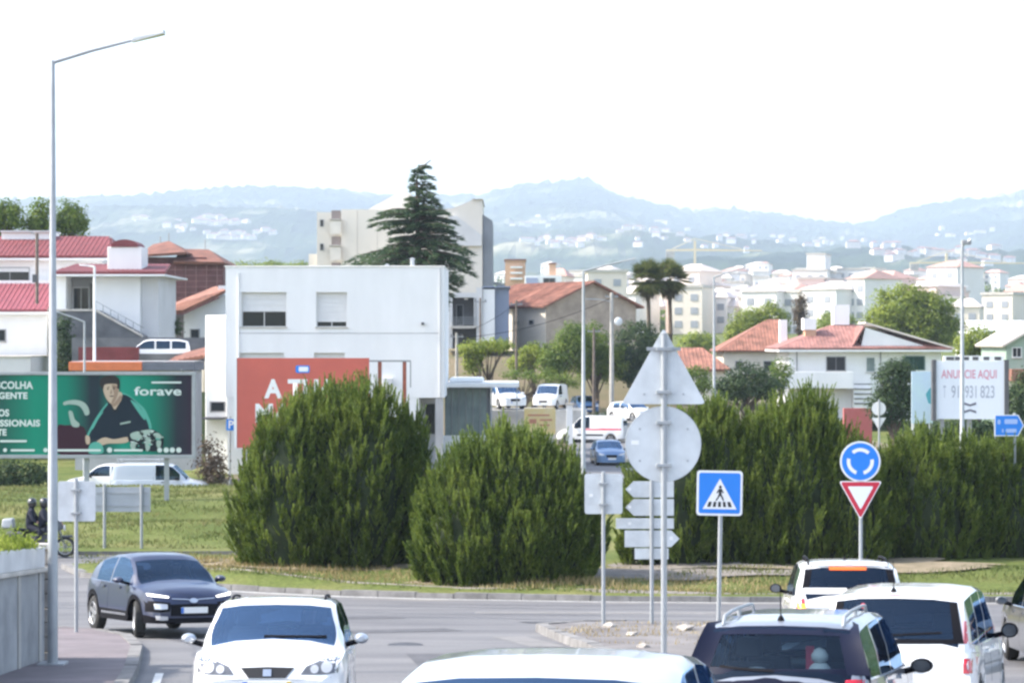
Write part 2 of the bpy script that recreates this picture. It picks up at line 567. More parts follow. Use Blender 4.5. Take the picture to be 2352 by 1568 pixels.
# central island: front edge faces the camera, its left end curves away
isl_front = [(-13.4, 72.0), (-12.4, 69.4), (-10.2, 67.4), (-7.6, 65.6), (-4.5, 63.7), (-1.5, 62.5), (2, 61.4), (6, 60.8), (11, 60.6), (17, 61.0), (24, 62.5), (32, 66)]
isl = isl_front + [(36, 74.0), (20, 75.0), (5, 74.6), (-6, 73.6), (-11, 73.0)]
def isl_dz(x, y):
    return 0.22 * sstep(61, 68, y) + 0.06 * math.sin(x * 0.9 + y * 0.4) * sstep(61, 65, y)
slab('roundabout_island', isl, 0.13, 'grass_ground', 'dry grass of the central island', kerb=0.3, dz=isl_dz)
# paved apron just inside the kerb
ap = [(x, y + 0.32) for x, y in isl_front[2:-1]]
ap2 = [(x * 0.99 + 0.15, y + 1.5 + 0.2 * math.sin(i * 2.1)) for i, (x, y) in enumerate(isl_front[2:-1])]
v = [(x, y, G(x, y) + 0.06) for x, y in ap] + [(x, y, G(x, y) + 0.13 + isl_dz(x, y) + 0.02) for x, y in ap2]
n_ = len(ap)
me = bpy.data.meshes.new('gravel_strip'); me.from_pydata(v, [], [(i, i + 1, i + 1 + n_, i + n_) for i in range(n_ - 1)])
tag(link('gravel_strip', me, M['gravel']), kind='structure')
# earth round the feet of the shrubs
def dirt_patch(cx, cy, rx_, ry_, seed, mname='dirt', lift=0.03):
    rr = random.Random(seed)
    v = [(cx, cy)]; n = 40
    for k in range(n):
        t = 2 * math.pi * k / n
        q = 1 + 0.16 * math.sin(3 * t + seed) + 0.10 * math.sin(7 * t + 2 * seed) + rr.uniform(-.07, .07)
        v.append((cx + rx_ * q * math.cos(t), cy + ry_ * q * math.sin(t)))
    vv = [(x, y, G(x, y) + 0.13 + isl_dz(x, y) + lift) for x, y in v]
    me = bpy.data.meshes.new('earth_patch'); me.from_pydata(vv, [], [(0, 1 + k, 1 + (k + 1) % n) for k in range(n)])
    tag(link('earth_patch', me, M[mname]), kind='structure')
dirt_patch(-5.5, 69.2, 4.0, 1.5, 1); dirt_patch(-0.2, 66.2, 3.4, 1.5, 2, lift=0.036); dirt_patch(4.8, 67.6, 3.4, 2.2, 3, 'gravel', 0.042); dirt_patch(8.5, 68.8, 5.4, 1.7, 4, lift=0.05)
# grass beyond, with the road that carries the vans behind it
far_g = [(-62, 77.2), (-30, 76.8), (-14, 76.4), (4, 76.8), (34, 77.5), (60, 80), (60, 104), (20, 105.5), (-15, 106), (-62, 106)]
slab('grass_field', far_g, 0.12, 'grass_ground', 'mown grass beyond the roundabout', kerb=0.2,
     dz=lambda x, y: 0.35 * math.exp(-((y - 84) / 3.0) ** 2) + 0.5 * sstep(90, 97, y) * (1 - sstep(103, 106, y)) + 0.08 * math.sin(x * .5) * math.sin(y * .4))
# splitter island with the sign posts, between the two carriageways
spl = [(3.4, 27.0), (2.3, 31.0), (1.7, 36.0), (1.3, 41.0), (0.7, 45.5), (0.5, 47.5), (1.4, 48.8), (3.2, 49.0), (4.6, 48.2), (4.95, 46.0), (4.9, 41.0), (4.9, 36.0), (4.6, 31.0), (4.2, 27.0), (3.8, 26.4)]
slab('splitter_island', spl, 0.14, 'island_paving', 'cracked stone paving of the splitter island', kerb=0.22,
     dz=lambda x, y: 0.05 * math.sin(x * 5.1) * math.sin(y * 2.3))
# pavement on the left, along the wall
pav = [(-30, 4), (-4.2, 4), (-4.3, 18), (-4.55, 26), (-5.0, 31), (-5.6, 36), (-6.3, 41), (-7.0, 44.2), (-7.9, 46.2), (-9.4, 47.6), (-12.5, 49.0), (-20, 51.5), (-34, 55), (-34, 20)]
slab('pavement', pav, 0.12, 'pavement', 'worn reddish pavement beside the wall', kerb=0.18)
# outer verge on the far left
ver = [(-62, 62), (-34, 60), (-24, 61), (-19.5, 64), (-19, 68), (-21, 71), (-30, 72.5), (-62, 73)]
slab('verge', ver, 0.12, 'grass_ground', kerb=0.2)
# right-hand bank beyond the queue
slab('right_verge', [(13.2, 20), (13.4, 40), (15, 50), (19, 55), (26, 57), (50, 58), (50, 20)], 0.12, 'pavement', kerb=0.2)

def kerb_stones(parent, pts, h, side=1.0, w=.26, L=1.0, up=.012):
    """separate stones with open joints along a kerb line; side: which way the stone reaches inward"""
    segs = []
    for a, b in zip(pts, pts[1:]):
        d = Vector((b[0] - a[0], b[1] - a[1])); n = max(1, round(d.length / L))
        for q in range(n): segs.append((Vector(a) + d * (q / n), Vector(a) + d * ((q + 1) / n)))
    rr = random.Random(len(pts))
    for a, b in segs:
        d = (b - a).normalized(); nn = Vector((-d.y, d.x)) * side
        a2, b2 = a + d * .012, b - d * .012
        j = rr.uniform(-.012, .012)
        lo = [a2 - nn * .05, b2 - nn * .05, b2 + nn * (w - .05), a2 + nn * (w - .05)]
        A = [(q.x, q.y, G(q.x, q.y) - .05) for q in lo]
        B = [(q.x, q.y, G(q.x, q.y) + h + up + j) for q in lo]
        B[0] = (B[0][0] + nn.x * .025, B[0][1] + nn.y * .025, B[0][2]); B[1] = (B[1][0] + nn.x * .025, B[1][1] + nn.y * .025, B[1][2])
        MB().hull(A, B).build('kerb_stone', M['kerb_stone'], parent)
kerb_stones(bpy.data.objects['roundabout_island'], isl_front[:-1], .13, 1.0, .30)
kerb_stones(bpy.data.objects['splitter_island'], spl[:9], .14, -1.0, .24)
kerb_stones(bpy.data.objects['pavement'], pav[2:12], .12, 1.0, .22)
# repairs in the asphalt and a manhole cover
def road_patch(cx, cy, w, l, rot, seed):
    rr = random.Random(seed); c, s_ = math.cos(rot), math.sin(rot)
    pts = [(-w, -l), (w, -l), (w, l), (-w, l)]
    pts = [(cx + x * c - y * s_ + rr.uniform(-.08, .08), cy + x * s_ + y * c + rr.uniform(-.08, .08)) for x, y in pts]
    me = bpy.data.meshes.new('road_patch'); me.from_pydata([(x, y, G(x, y) + .005) for x, y in pts], [], [(0, 1, 2, 3)])
    tag(link('road_patch', me, M['asphalt_patch'] if seed % 2 else M['asphalt_pale']), kind='structure')
mat('asphalt_patch', (0.085, 0.085, 0.095), .85, var=.25, scale=2.5, bump=.3, bscale=40)
mat('asphalt_pale', (0.19, 0.185, 0.185), .85, var=.2, scale=2.5, bump=.3, bscale=40)
mat('oil_stain', (0.055, 0.055, 0.062), .6, var=.35, scale=3.0)
for q, a in enumerate(((-4.6, 52.5, 2.2, .5, .25), (2.5, 55.0, 3.4, .45, -.05), (-1.0, 38.5, .5, 2.0, .1), (8.5, 53.0, 1.0, .6, .0), (-2.3, 47.5, 1.2, .5, .4), (0.3, 44.0, .35, 1.6, .2))): road_patch(*a, q + 1)
def road_stain(cx, cy, rx_, ry_, seed):
    rr = random.Random(seed); n = 22
    v = [(cx, cy, G(cx, cy) + .0085)]
    for k in range(n):
        t = 2 * math.pi * k / n; q = 1 + rr.uniform(-.3, .3)
        x, y = cx + rx_ * q * math.cos(t), cy + ry_ * q * math.sin(t); v.append((x, y, G(x, y) + .0085))
    me = bpy.data.meshes.new('oil_stain'); me.from_pydata(v, [], [(0, 1 + k, 1 + (k + 1) % n) for k in range(n)])
    tag(link('oil_stain', me, M['oil_stain']), kind='structure')
for q, a in enumerate(((-3.2, 41.5, .25, .7), (-0.6, 33.5, .2, .9), (0.9, 50.8, .8, .25), (-6.0, 55.5, .5, .3), (5.8, 52.0, .7, .25))): road_stain(*a, q)
mh = MB().lathe([(0, .012), (.30, .012), (.32, .004), (.34, -.01)], 24, 'z', 0, (-1.9, 43.0, G(-1.9, 43.0)))
tag(mh.build('manhole_cover', M['oil_stain']), 'round iron manhole cover in the road near the splitter island', 'manhole cover')

# bands polished darker by tyres, following the lanes
def tyre_track(pts, w, m_='tyre_band', lift=.0025):
    v = []
    for i, (x, y) in enumerate(pts):
        a, b = pts[max(i - 1, 0)], pts[min(i + 1, len(pts) - 1)]
        dx, dy = b[0] - a[0], b[1] - a[1]; L = math.hypot(dx, dy)
        q = w * (1 + .35 * math.sin(i * 1.9)) / 2
        nx, ny = -dy / L * q, dx / L * q
        v += [(x + nx, y + ny, G(x + nx, y + ny) + lift), (x - nx, y - ny, G(x - nx, y - ny) + lift)]
    me = bpy.data.meshes.new('tyre_track'); me.from_pydata(v, [], [(2 * i, 2 * i + 1, 2 * i + 3, 2 * i + 2) for i in range(len(pts) - 1)])
    tag(link('tyre_track', me, M[m_]), kind='structure')
mat('tyre_band', (0.085, 0.085, 0.095), .7, c2=(0.125, 0.125, 0.135), scale=.5, bump=.2, bscale=40)
mat('dust_band', (0.24, 0.225, 0.21), .95, c2=(0.165, 0.16, 0.16), scale=.6, bump=.2, bscale=40)
def dens(pts, n=5):
    out = []
    for a, b in zip(pts, pts[1:]): out += [(a[0] + (b[0] - a[0]) * k / n, a[1] + (b[1] - a[1]) * k / n) for k in range(n)]
    return out + [pts[-1]]
for off_, w_ in ((2.6, .45), (4.3, .5), (7.4, .4), (9.2, .5)):
    tyre_track(dens([(x - off_ * .15, y - off_) for x, y in isl_front[2:]]), w_)
tyre_track(dens([(x, y - .9) for x, y in isl_front[2:]]), .55, 'dust_band')
for x0, x1 in ((-4.3, -3.6), (-2.7, -2.2)): tyre_track(dens([(x1, 10), (x1 - .15, 24), (x0, 34), (x0 - 1.0, 42), (x0 - 3.0, 49)]), .4)

def line_strip(name, pts, w):
    v, f = [], []
    for i, (x, y) in enumerate(pts):
        a, b = pts[max(i - 1, 0)], pts[min(i + 1, len(pts) - 1)]
        dx, dy = b[0] - a[0], b[1] - a[1]; L = math.hypot(dx, dy)
        nx, ny = -dy / L * w / 2, dx / L * w / 2
        v += [(x + nx, y + ny, G(x + nx, y + ny) + 0.006), (x - nx, y - ny, G(x - nx, y - ny) + 0.006)]
    f = [(2 * i, 2 * i + 1, 2 * i + 3, 2 * i + 2) for i in range(len(pts) - 1)]
    me = bpy.data.meshes.new(name); me.from_pydata(v, [], f)
    tag(link(name, me, M['road_paint']), kind='structure')
def smooth_pts(pts, n=4):
    out = []
    for (a, b) in zip(pts, pts[1:]):
        out += [(a[0] + (b[0] - a[0]) * k / n, a[1] + (b[1] - a[1]) * k / n) for k in range(n)]
    return out + [pts[-1]]
line_strip('road_marking', smooth_pts([(x, y - 0.45) for x, y in isl_front[3:-1]]), 0.16)
line_strip('road_marking', smooth_pts([(-3.85, 8), (-3.95, 18), (-4.2, 26), (-4.65, 31), (-5.25, 36)]), 0.12)
line_strip('road_marking', smooth_pts([(2.95, 25), (2.0, 31), (1.35, 36), (0.95, 41)]), 0.12)

# ------------------------------------------------------------------ hills
RIDGE = [(-900, 462), (0, 458), (200, 455), (330, 447), (430, 437), (560, 430), (700, 431), (800, 437), (880, 448), (1000, 452), (1110, 450), (1180, 432), (1250, 421), (1325, 412), (1370, 424), (1420, 450), (1500, 468), (1560, 486), (1680, 480), (1800, 497), (1950, 514), (2020, 500), (2100, 476), (2200, 460), (2300, 444), (2352, 438), (2700, 420), (3300, 450)]
def vnoise(seed, n, octs):
    r = np.random.default_rng(seed)
    out = np.zeros(n)
    x = np.arange(n)
    for p, a in octs:
        k = r.normal(size=int(n / p) + 3)
        xi = x / p; i = xi.astype(int); t = xi - i; t = t * t * (3 - 2 * t)
        out += a * (k[i] * (1 - t) + k[i + 1] * t)
    return out
def hill_range():
    D = 7400.0
    nx = 700
    xs = np.linspace(-4600, 4600, nx)
    px = xs / D * FPX + CXP
    ridge = np.interp(px, [p[0] for p in RIDGE], [p[1] for p in RIDGE])
    zr = (CYP - ridge) / FPX * D - 6
    ys = np.concatenate([np.linspace(1400, 5400, 60), np.linspace(5450, 7480, 64), np.linspace(7600, 11400, 14)])
    V = np.zeros((len(ys), nx, 3))
    r = np.random.default_rng(3)
    big = np.zeros((len(ys), nx))
    for fx, fy, am in ((0.0010, 0.0008, 34), (0.0020, 0.0015, 22), (0.0038, 0.0028, 11), (0.008, 0.007, 5)):
        a, b = r.uniform(0, 6, 2)
        XX, YY = np.meshgrid(xs, ys)
        big += am * np.sin(XX * fx * 6.28 / 3 + a + 1.3 * np.sin(YY * fy + b)) * np.sin(YY * fy * 6.28 / 3 + b)
    for j, y in enumerate(ys):
        t = (y - 1400) / (D - 1400)
        prof = (0.12 * t + 0.88 * max(t, 0) ** 1.7) if t <= 1 else max(0.2, 1 - 0.5 * (y - D) / 4500)
        base = 28 * (1 - min(1, max(t, 0)))
        z = base + zr * prof + big[j] * (1 - abs(2 * min(t, 1) - 1)) * 1.2
        z += np.abs(r.normal(size=nx)) * 6.0 * min(1, max(0.1, t)) + vnoise(100 + j, nx, [(3, 3.2), (9, 4.0)])
        V[j, :, 0] = xs; V[j, :, 1] = y; V[j, :, 2] = z
    n = V.reshape(-1, 3)
    idx = np.arange(len(ys) * nx).reshape(len(ys), nx)
    F_ = np.stack([idx[:-1, :-1], idx[:-1, 1:], idx[1:, 1:], idx[1:, :-1]], -1).reshape(-1, 4)
    me = bpy.data.meshes.new('hills'); me.from_pydata(n.tolist(), [], F_.tolist()); me.update()
    o = link('hills', me, M['wooded_hill'], None)
    tag(o, kind='structure')
    def hz(x, y):
        j = int(np.argmin(np.abs(ys - y))); i = int(np.argmin(np.abs(xs - x)))
        return float(V[j, i, 2])
    return hz
HZ = hill_range()
# ------------------------------------------------------------------ vehicles
def smooth_curve(tab, ys, w=0.06):
    xs = np.array([t[0] for t in tab]); vs_ = np.array([t[1] for t in tab])
    acc = np.zeros(len(ys))
    ks = np.linspace(-w, w, 9)
    for k in ks:
        acc += np.interp(ys + k, xs, vs_)
    return acc / len(ks)

def road_rot(x, y, heading):
    """rotation of a thing that stands on the road surface and faces heading (angle from +Y towards -X)"""
    e = 0.8
    nx = -(G(x + e, y) - G(x - e, y)) / (2 * e); ny = -(G(x, y + e) - G(x, y - e)) / (2 * e)
    up = Vector((nx, ny, 1)).normalized()
    f = Vector((-math.sin(heading), math.cos(heading), 0))
    f = (f - up * f.dot(up)).normalized()
    r = f.cross(up)
    return Matrix((r, f, up)).transposed().to_euler()

WHEELS = {}
def wheel_meshes(rw, ww, spokes, rim_mat):
    key = (rw, ww, spokes, rim_mat)
    if key in WHEELS: return WHEELS[key]
    ri = rw * 0.66
    t = MB().lathe([(ri, -ww / 2), (rw * 0.90, -ww / 2), (rw * 0.985, -ww * 0.38), (rw, -ww * 0.2), (rw, ww * 0.2), (rw * 0.985, ww * 0.38), (rw * 0.90, ww / 2), (ri, ww / 2)], 32, 'x')
    tm = t.mesh('tyre'); tm.materials.append(M['rubber']); tm.shade_smooth(); tm.set_sharp_from_angle(angle=R(40))
    r = MB()
    r.lathe([(ri * 1.0, ww * 0.50), (ri * 0.97, ww * 0.52), (ri * 0.90, ww * 0.44), (ri * 0.90, -ww * 0.4)], 32, 'x')
    for k in range(spokes):
        a = 2 * math.pi * k / spokes
        c, s_ = math.cos(a), math.sin(a)
        def q(u, v_, h): return (h, u * c - v_ * s_, u * s_ + v_ * c)
        w0, w1 = ri * 0.16, ri * 0.20
        A = [q(ri * 0.1, -w0, ww * .40), q(ri * 0.1, w0, ww * .40), q(ri * 0.93, w1, ww * .46), q(ri * 0.93, -w1, ww * .46)]
        B = [q(ri * 0.1, -w0, ww * .28), q(ri * 0.1, w0, ww * .28), q(ri * 0.93, w1, ww * .34), q(ri * 0.93, -w1, ww * .34)]
        r.hull(B, A)
    r.lathe([(0.0, ww * .43), (ri * 0.2, ww * .43), (ri * 0.22, ww * .3)], 16, 'x')
    rm = r.mesh('rim'); rm.materials.append(M[rim_mat])
    d = MB().lathe([(0, ww * 0.1), (ri * 0.9, ww * 0.1)], 24, 'x')
    dm = d.mesh('brake_disc'); dm.materials.append(M['dark_grey'])
    WHEELS[key] = (tm, rm, dm)
    return WHEELS[key]

class Car:
    """a lofted body; side, front and rear fittings are laid on its surface"""
    def __init__(c, name, label, cat, sp, x, y, heading, paint_, group=None, z=None):
        c.sp = sp
        zz = G(x, y) + 0.008 if z is None else z
        rot = road_rot(x, y, heading) if z is None else (0, 0, heading)
        c.root = thing(name, label, cat, (x, y, zz), rot=rot, group=group)
        L, W = sp['L'], sp['W'] / 2
        c.L, c.W = L, W
        c.paint = paint_
        yr, yf = -L / 2, L / 2
        wf = yf - sp['fo']; wr_ = wf - sp['wb']
        c.wf, c.wr = wf, wr_
        rw, ra = sp['rw'], sp['rw'] * sp.get('arch', 1.14)
        ys = set(np.round(np.arange(yr, yf + 1e-6, sp.get('step', 0.07)), 3))
        for k in (0.0, 0.015, 0.04, 0.08): ys.add(round(yr + k, 3)); ys.add(round(yf - k, 3))
        for rng_ in [sp['ws'], sp['rwin']] + list(sp['win']):
            for q in rng_: ys.add(round(q, 3))
        ys = np.array(sorted(ys))
        keep = [0]
        for i in range(1, len(ys)):
            if ys[i] - ys[keep[-1]] > 0.011: keep.append(i)
        ys = ys[keep]
        T = smooth_curve(sp['top'], ys, sp.get('soft', 0.05))
        B = smooth_curve(sp['belt'], ys, 0.08)
        pw = smooth_curve(sp['plan'], ys, 0.05) * W
        B = np.minimum(B, T - 0.02)
        sill = sp['sill']
        zb = np.full(len(ys), sill)
        zb = np.maximum(zb, np.interp(ys, [yr, yr + 0.5, yf - 0.6, yf], [sill + 0.10, sill + .02, sill + .02, sill + 0.03]))
        for wc in (wf, wr_):
            d = np.abs(ys - wc)
            a = np.where(d < ra, rw + np.sqrt(np.maximum(ra ** 2 - d ** 2, 0)), 0)
            zb = np.maximum(zb, a)
        tum = sp.get('tum', 0.30)
        NJ = 11
        V = np.zeros((len(ys), NJ, 3))
        for i, y_ in enumerate(ys):
            t, b, w, z0 = T[i], B[i], pw[i], zb[i]
            z0 = min(z0, b - 0.05)
            gh = t - b
            g = sstep(0.10, 0.32, gh)
            wm = w
            wbelt = w * sp.get('shoulder', 0.955)
            pts = [(wm - 0.16, z0), (wm - 0.02, z0 + 0.01), (wm, z0 + 0.30 * (b - z0)), (wm * 0.995, z0 + 0.66 * (b - z0)), (wbelt, b)]
            k = min(1.0, gh / 0.35)
            wt = wbelt - 0.02 - tum * max(gh - 0.08, 0)
            zt = t - 0.085 * k
            for j in range(5, 11):
                u = (.03, .06, .10, .17, .5, 1.0)[j - 5]
                hx, hz_ = wbelt * (1 - u), b + gh * (1 - (1 - u) ** 2.4)
                if j == 5: cx_, cz = wbelt - 0.02, b + 0.012
                elif j == 6: cx_, cz = (wbelt - 0.02 + wt) / 2 + 0.018 * k, (b + zt) / 2
                elif j == 7: cx_, cz = wt, zt
                elif j == 8: cx_, cz = wt - 0.055 * k - 0.01, t - 0.038 * k
                elif j == 9: cx_, cz = wt * 0.55, t - 0.008
                else: cx_, cz = 0, t
                pts.append((hx * (1 - g) + cx_ * g, hz_ * (1 - g) + cz * g))
            for j, p_ in enumerate(pts): V[i, j] = (p_[0], y_, p_[1])
        # rounded plan of the nose and tail comes from plan[]
        verts, faces, kind = [], [], []
        ns = len(ys)
        for sgn in (1, -1):
            for i in range(ns):
                for j in range(NJ): verts.append((V[i, j, 0] * sgn, V[i, j, 1], V[i, j, 2]))
        off = ns * NJ
        for side in (0, 1):
            o = side * off
            for i in range(ns - 1):
                ym = (ys[i] + ys[i + 1]) / 2
                for j in range(NJ - 1):
                    q = (o + i * NJ + j, o + (i + 1) * NJ + j, o + (i + 1) * NJ + j + 1, o + i * NJ + j + 1)
                    if side: q = q[::-1]
                    kd = 'body'
                    if j in (8, 9) and sp['ws'][0] < ym < sp['ws'][1]: kd = 'windshield'
                    elif j in (8, 9) and sp['rwin'][0] < ym < sp['rwin'][1]: kd = 'rear_window'
                    elif j in (5, 6):
                        for k_, (a, b) in enumerate(sp['win']):
                            if a < ym < b and T[i] - B[i] > 0.2: kd = 'side_window%d%d' % (k_, side)
                    elif sp.get('clad') and j <= 1: kd = 'cladding'
                    faces.append(q); kind.append(kd)
        for i in (0, ns - 1):
            for j in range(NJ - 1):
                q = (i * NJ + j, i * NJ + j + 1, off + i * NJ + j + 1, off + i * NJ + j)
                if i == ns - 1: q = q[::-1]
                faces.append(q); kind.append('cladding' if sp.get('clad') and j <= 1 else 'body')
        def sub(name_, kd, m_, sc=None, parent=None, smooth=35):
            fs = [f for f, k_ in zip(faces, kind) if kd(k_)]
            if not fs: return None
            used = sorted(set(i for f in fs for i in f)); mp = {u: k_ for k_, u in enumerate(used)}
            vv = [verts[u] for u in used]
            if sc: vv = [sc(p_) for p_ in vv]
            me = bpy.data.meshes.new(name_)
            me.from_pydata(vv, [], [tuple(mp[i] for i in f) for f in fs])
            bm = bmesh.new(); bm.from_mesh(me)
            bmesh.ops.remove_doubles(bm, verts=bm.verts, dist=0.0005)
            bmesh.ops.dissolve_degenerate(bm, edges=bm.edges, dist=0.0002)
            bm.to_mesh(me); bm.free()
            return link(name_, me, m_, parent or c.root, smooth)
        c.body = sub('body', lambda k_: k_ == 'body', M[paint_])
        if sp.get('clad'): sub('sill_cladding', lambda k_: k_ == 'cladding', M['black_plastic'])
        gm = sp.get('glass', 'glass')
        c.ws = sub('windshield', lambda k_: k_ == 'windshield', M[sp.get('ws_glass', gm)])
        c.rw_ = sub('rear_window', lambda k_: k_ == 'rear_window', M[sp.get('rear_glass', gm)])
        for k_ in range(len(sp['win'])):
            for s_ in (0, 1):
                sub('side_window', lambda q, k_=k_, s_=s_: q == 'side_window%d%d' % (k_, s_), M[gm])
        sub('lining', lambda k_: k_ in ('body', 'cladding'), M['cabin'], lambda p_: (p_[0] * 0.955, p_[1] * 0.985, p_[2] - 0.03 if p_[2] > 0.8 else p_[2] + 0.01))
        c.bvh = BVHTree.FromPolygons([Vector(p_) for p_ in verts], faces)
        # floor, dashboard and seats
        f = MB()
        f.box(-W + .14, W - .14, wr_ - 0.35, wf - rw - .1, sill + .02, sill + .12)
        f.box(-W + .2, W - .2, yr + .25, wr_ - .3, sill + .16, sill + .26)
        f.build('underbody', M['black_plastic'], c.root)
        for wc in (wf, wr_):
            for s_ in (1, -1):
                a = MB()
                n = 14; loop = []
                for k_ in range(n + 1):
                    t = math.pi * k_ / n
                    loop.append((wc + (ra + .015) * math.cos(t), rw + (ra + .015) * math.sin(t)))
                v_ = [(s_ * (W - 0.05), p_[0], p_[1]) for p_ in loop] + [(s_ * (W - .34), p_[0], p_[1]) for p_ in loop]
                ff = [(k_, k_ + 1, k_ + n + 2, k_ + n + 1) for k_ in range(n)] + [tuple(range(n + 1, 2 * n + 2))]
                a.add(v_, ff).build('wheel_well', M['black_plastic'], c.root)
        tm, rm, dm = wheel_meshes(rw, sp.get('tyre', 0.20), sp.get('spokes', 5), sp.get('rim', 'rim'))
        for wc, steer in ((wf, sp.get('steer', 0.0)), (wr_, 0)):
            for s_ in (1, -1):
                w = link('wheel', tm, None, c.root)
                w.name = 'wheel'
                w.location = (s_ * (W - sp.get('tyre', 0.20) / 2 - 0.015), wc, rw)
                w.rotation_euler = (random.uniform(0, 6), 0, steer + (0 if s_ > 0 else math.pi))
                link('rim', rm, None, w); link('brake_disc', dm, None, w)
        if sp.get('seats', True):
            hb = sp.get('seat_z', 0.50)
            d = MB().prism([(-W + .16, sp['belt'][1][1] - .28), (W - .16, sp['belt'][1][1] - .28), (W - .2, sp['belt'][1][1] - .02), (-W + .2, sp['belt'][1][1] - .02)], sp['ws'][0] - .15, sp['ws'][1] - .1)
            d.build('dashboard', M['cabin'], c.root, bevel=.02)
            for (sx, sy) in sp.get('seat_at', ((-.37, .25), (.37, .25), (-.40, -.62), (.40, -.62))):
                s_ = MB()
                s_.hull([(sx - .25, sy + .2, hb - .15), (sx + .25, sy + .2, hb - .15), (sx + .25, sy - .25, hb - .18), (sx - .25, sy - .25, hb - .18)],
                        [(sx - .24, sy + .2, hb), (sx + .24, sy + .2, hb), (sx + .24, sy - .25, hb - .05), (sx - .24, sy - .25, hb - .05)])
                s_.hull([(sx - .25, sy - .12, hb - .02), (sx + .25, sy - .12, hb - .02), (sx + .25, sy - .27, hb - .02), (sx - .25, sy - .27, hb - .02)],
                        [(sx - .21, sy - .30, hb + .56), (sx + .21, sy - .30, hb + .56), (sx + .21, sy - .40, hb + .56), (sx - .21, sy - .40, hb + .56)])
                s_.hull([(sx - .13, sy - .32, hb + .60), (sx + .13, sy - .32, hb + .60), (sx + .13, sy - .42, hb + .60), (sx - .13, sy - .42, hb + .60)],
                        [(sx - .11, sy - .36, hb + .80), (sx + .11, sy - .36, hb + .80), (sx + .11, sy - .44, hb + .80), (sx - .11, sy - .44, hb + .80)])
                s_.build('seat', M['seat_cloth'], c.root, smooth=60, bevel=.03)
            st = MB()
            sy = sp['ws'][0] - .32
            st.tube([(-.37 + .18 * math.cos(t), sy + .05 * math.sin(t), hb + .38 + .17 * math.sin(t)) for t in np.linspace(0, 2 * math.pi, 21)], .016, 6)
            st.build('steering_wheel', M['black_plastic'], c.root)
    def hit(c, axis, a, b):
        far = 6.0
        if axis == '+Y': o, d = Vector((a, far, b)), Vector((0, -1, 0))
        elif axis == '-Y': o, d = Vector((a, -far, b)), Vector((0, 1, 0))
        elif axis == '+X': o, d = Vector((far, a, b)), Vector((-1, 0, 0))
        elif axis == '-X': o, d = Vector((-far, a, b)), Vector((1, 0, 0))
        else: o, d = Vector((a, b, far)), Vector((0, 0, -1))
        h = c.bvh.ray_cast(o, d)
        return (h[0], d) if h[0] is not None else (None, d)
    def patch(c, name, axis, top, bot, m_, parent=None, nz=5, off=0.006, thick=0.02, sub=4, label=None):
        """piece between two outlines (same number of points), laid on the body seen along axis"""
        def dens(cv):
            out = []
            for p_, q in zip(cv, cv[1:]):
                for k in range(sub): out.append((p_[0] + (q[0] - p_[0]) * k / sub, p_[1] + (q[1] - p_[1]) * k / sub))
            return out + [cv[-1]]
        t, b = dens(top), dens(bot)
        n = len(t)
        v, last = [], None
        grid = []
        for r_ in range(nz + 1):
            for k in range(n):
                u = r_ / nz
                a_, z_ = b[k][0] * (1 - u) + t[k][0] * u, b[k][1] * (1 - u) + t[k][1] * u
                h, d = c.hit(axis, a_, z_)
                grid.append((a_, z_, h, d))
        ia = 1 if axis[1] == 'Y' else 0
        ds = [g[2][ia] for g in grid if g[2] is not None]
        if not ds: return None
        med = sorted(ds)[len(ds) // 2]
        for (a_, z_, h, d) in grid:
            if h is None:
                near = min(((g[0] - a_) ** 2 + (g[1] - z_) ** 2, g[2][ia]) for g in grid if g[2] is not None)
                dep = near[1]
                h = Vector((a_, dep, z_)) if ia == 1 else Vector((dep, a_, z_))
            v.append(h - d * off)
        w = [p_ + grid[0][3] * (thick + off) for p_ in v]
        N = len(v)
        f = []
        for r_ in range(nz):
            for k in range(n - 1):
                f.append((r_ * n + k, r_ * n + k + 1, (r_ + 1) * n + k + 1, (r_ + 1) * n + k))
        ring = list(range(n)) + [r_ * n + n - 1 for r_ in range(1, nz + 1)] + [nz * n + k for k in range(n - 2, -1, -1)] + [r_ * n for r_ in range(nz - 1, 0, -1)]
        f += [(ring[k], ring[(k + 1) % len(ring)], ring[(k + 1) % len(ring)] + N, ring[k] + N) for k in range(len(ring))]
        mb = MB().add(v + w, f)
        o = mb.build(name, M[m_] if isinstance(m_, str) else m_, parent or c.root, smooth=50)
        if label: o['label'] = label
        return o
    def box_patch(c, name, axis, x0, x1, z0, z1, m_, **kw):
        return c.patch(name, axis, [(x0, z1), (x1, z1)], [(x0, z0), (x1, z0)], m_, **kw)
    def disc(c, name, axis, x, z, r, m_, off=0.012, rz_=None, parent=None, **kw):
        n = 8
        top = [(x + r * math.cos(math.pi - math.pi * k / n), z + (rz_ or r) * math.sin(math.pi - math.pi * k / n)) for k in range(n + 1)]
        bot = [(p_[0], 2 * z - p_[1]) for p_ in top]
        return c.patch(name, axis, top, bot, m_, off=off, sub=1, parent=parent, **kw)
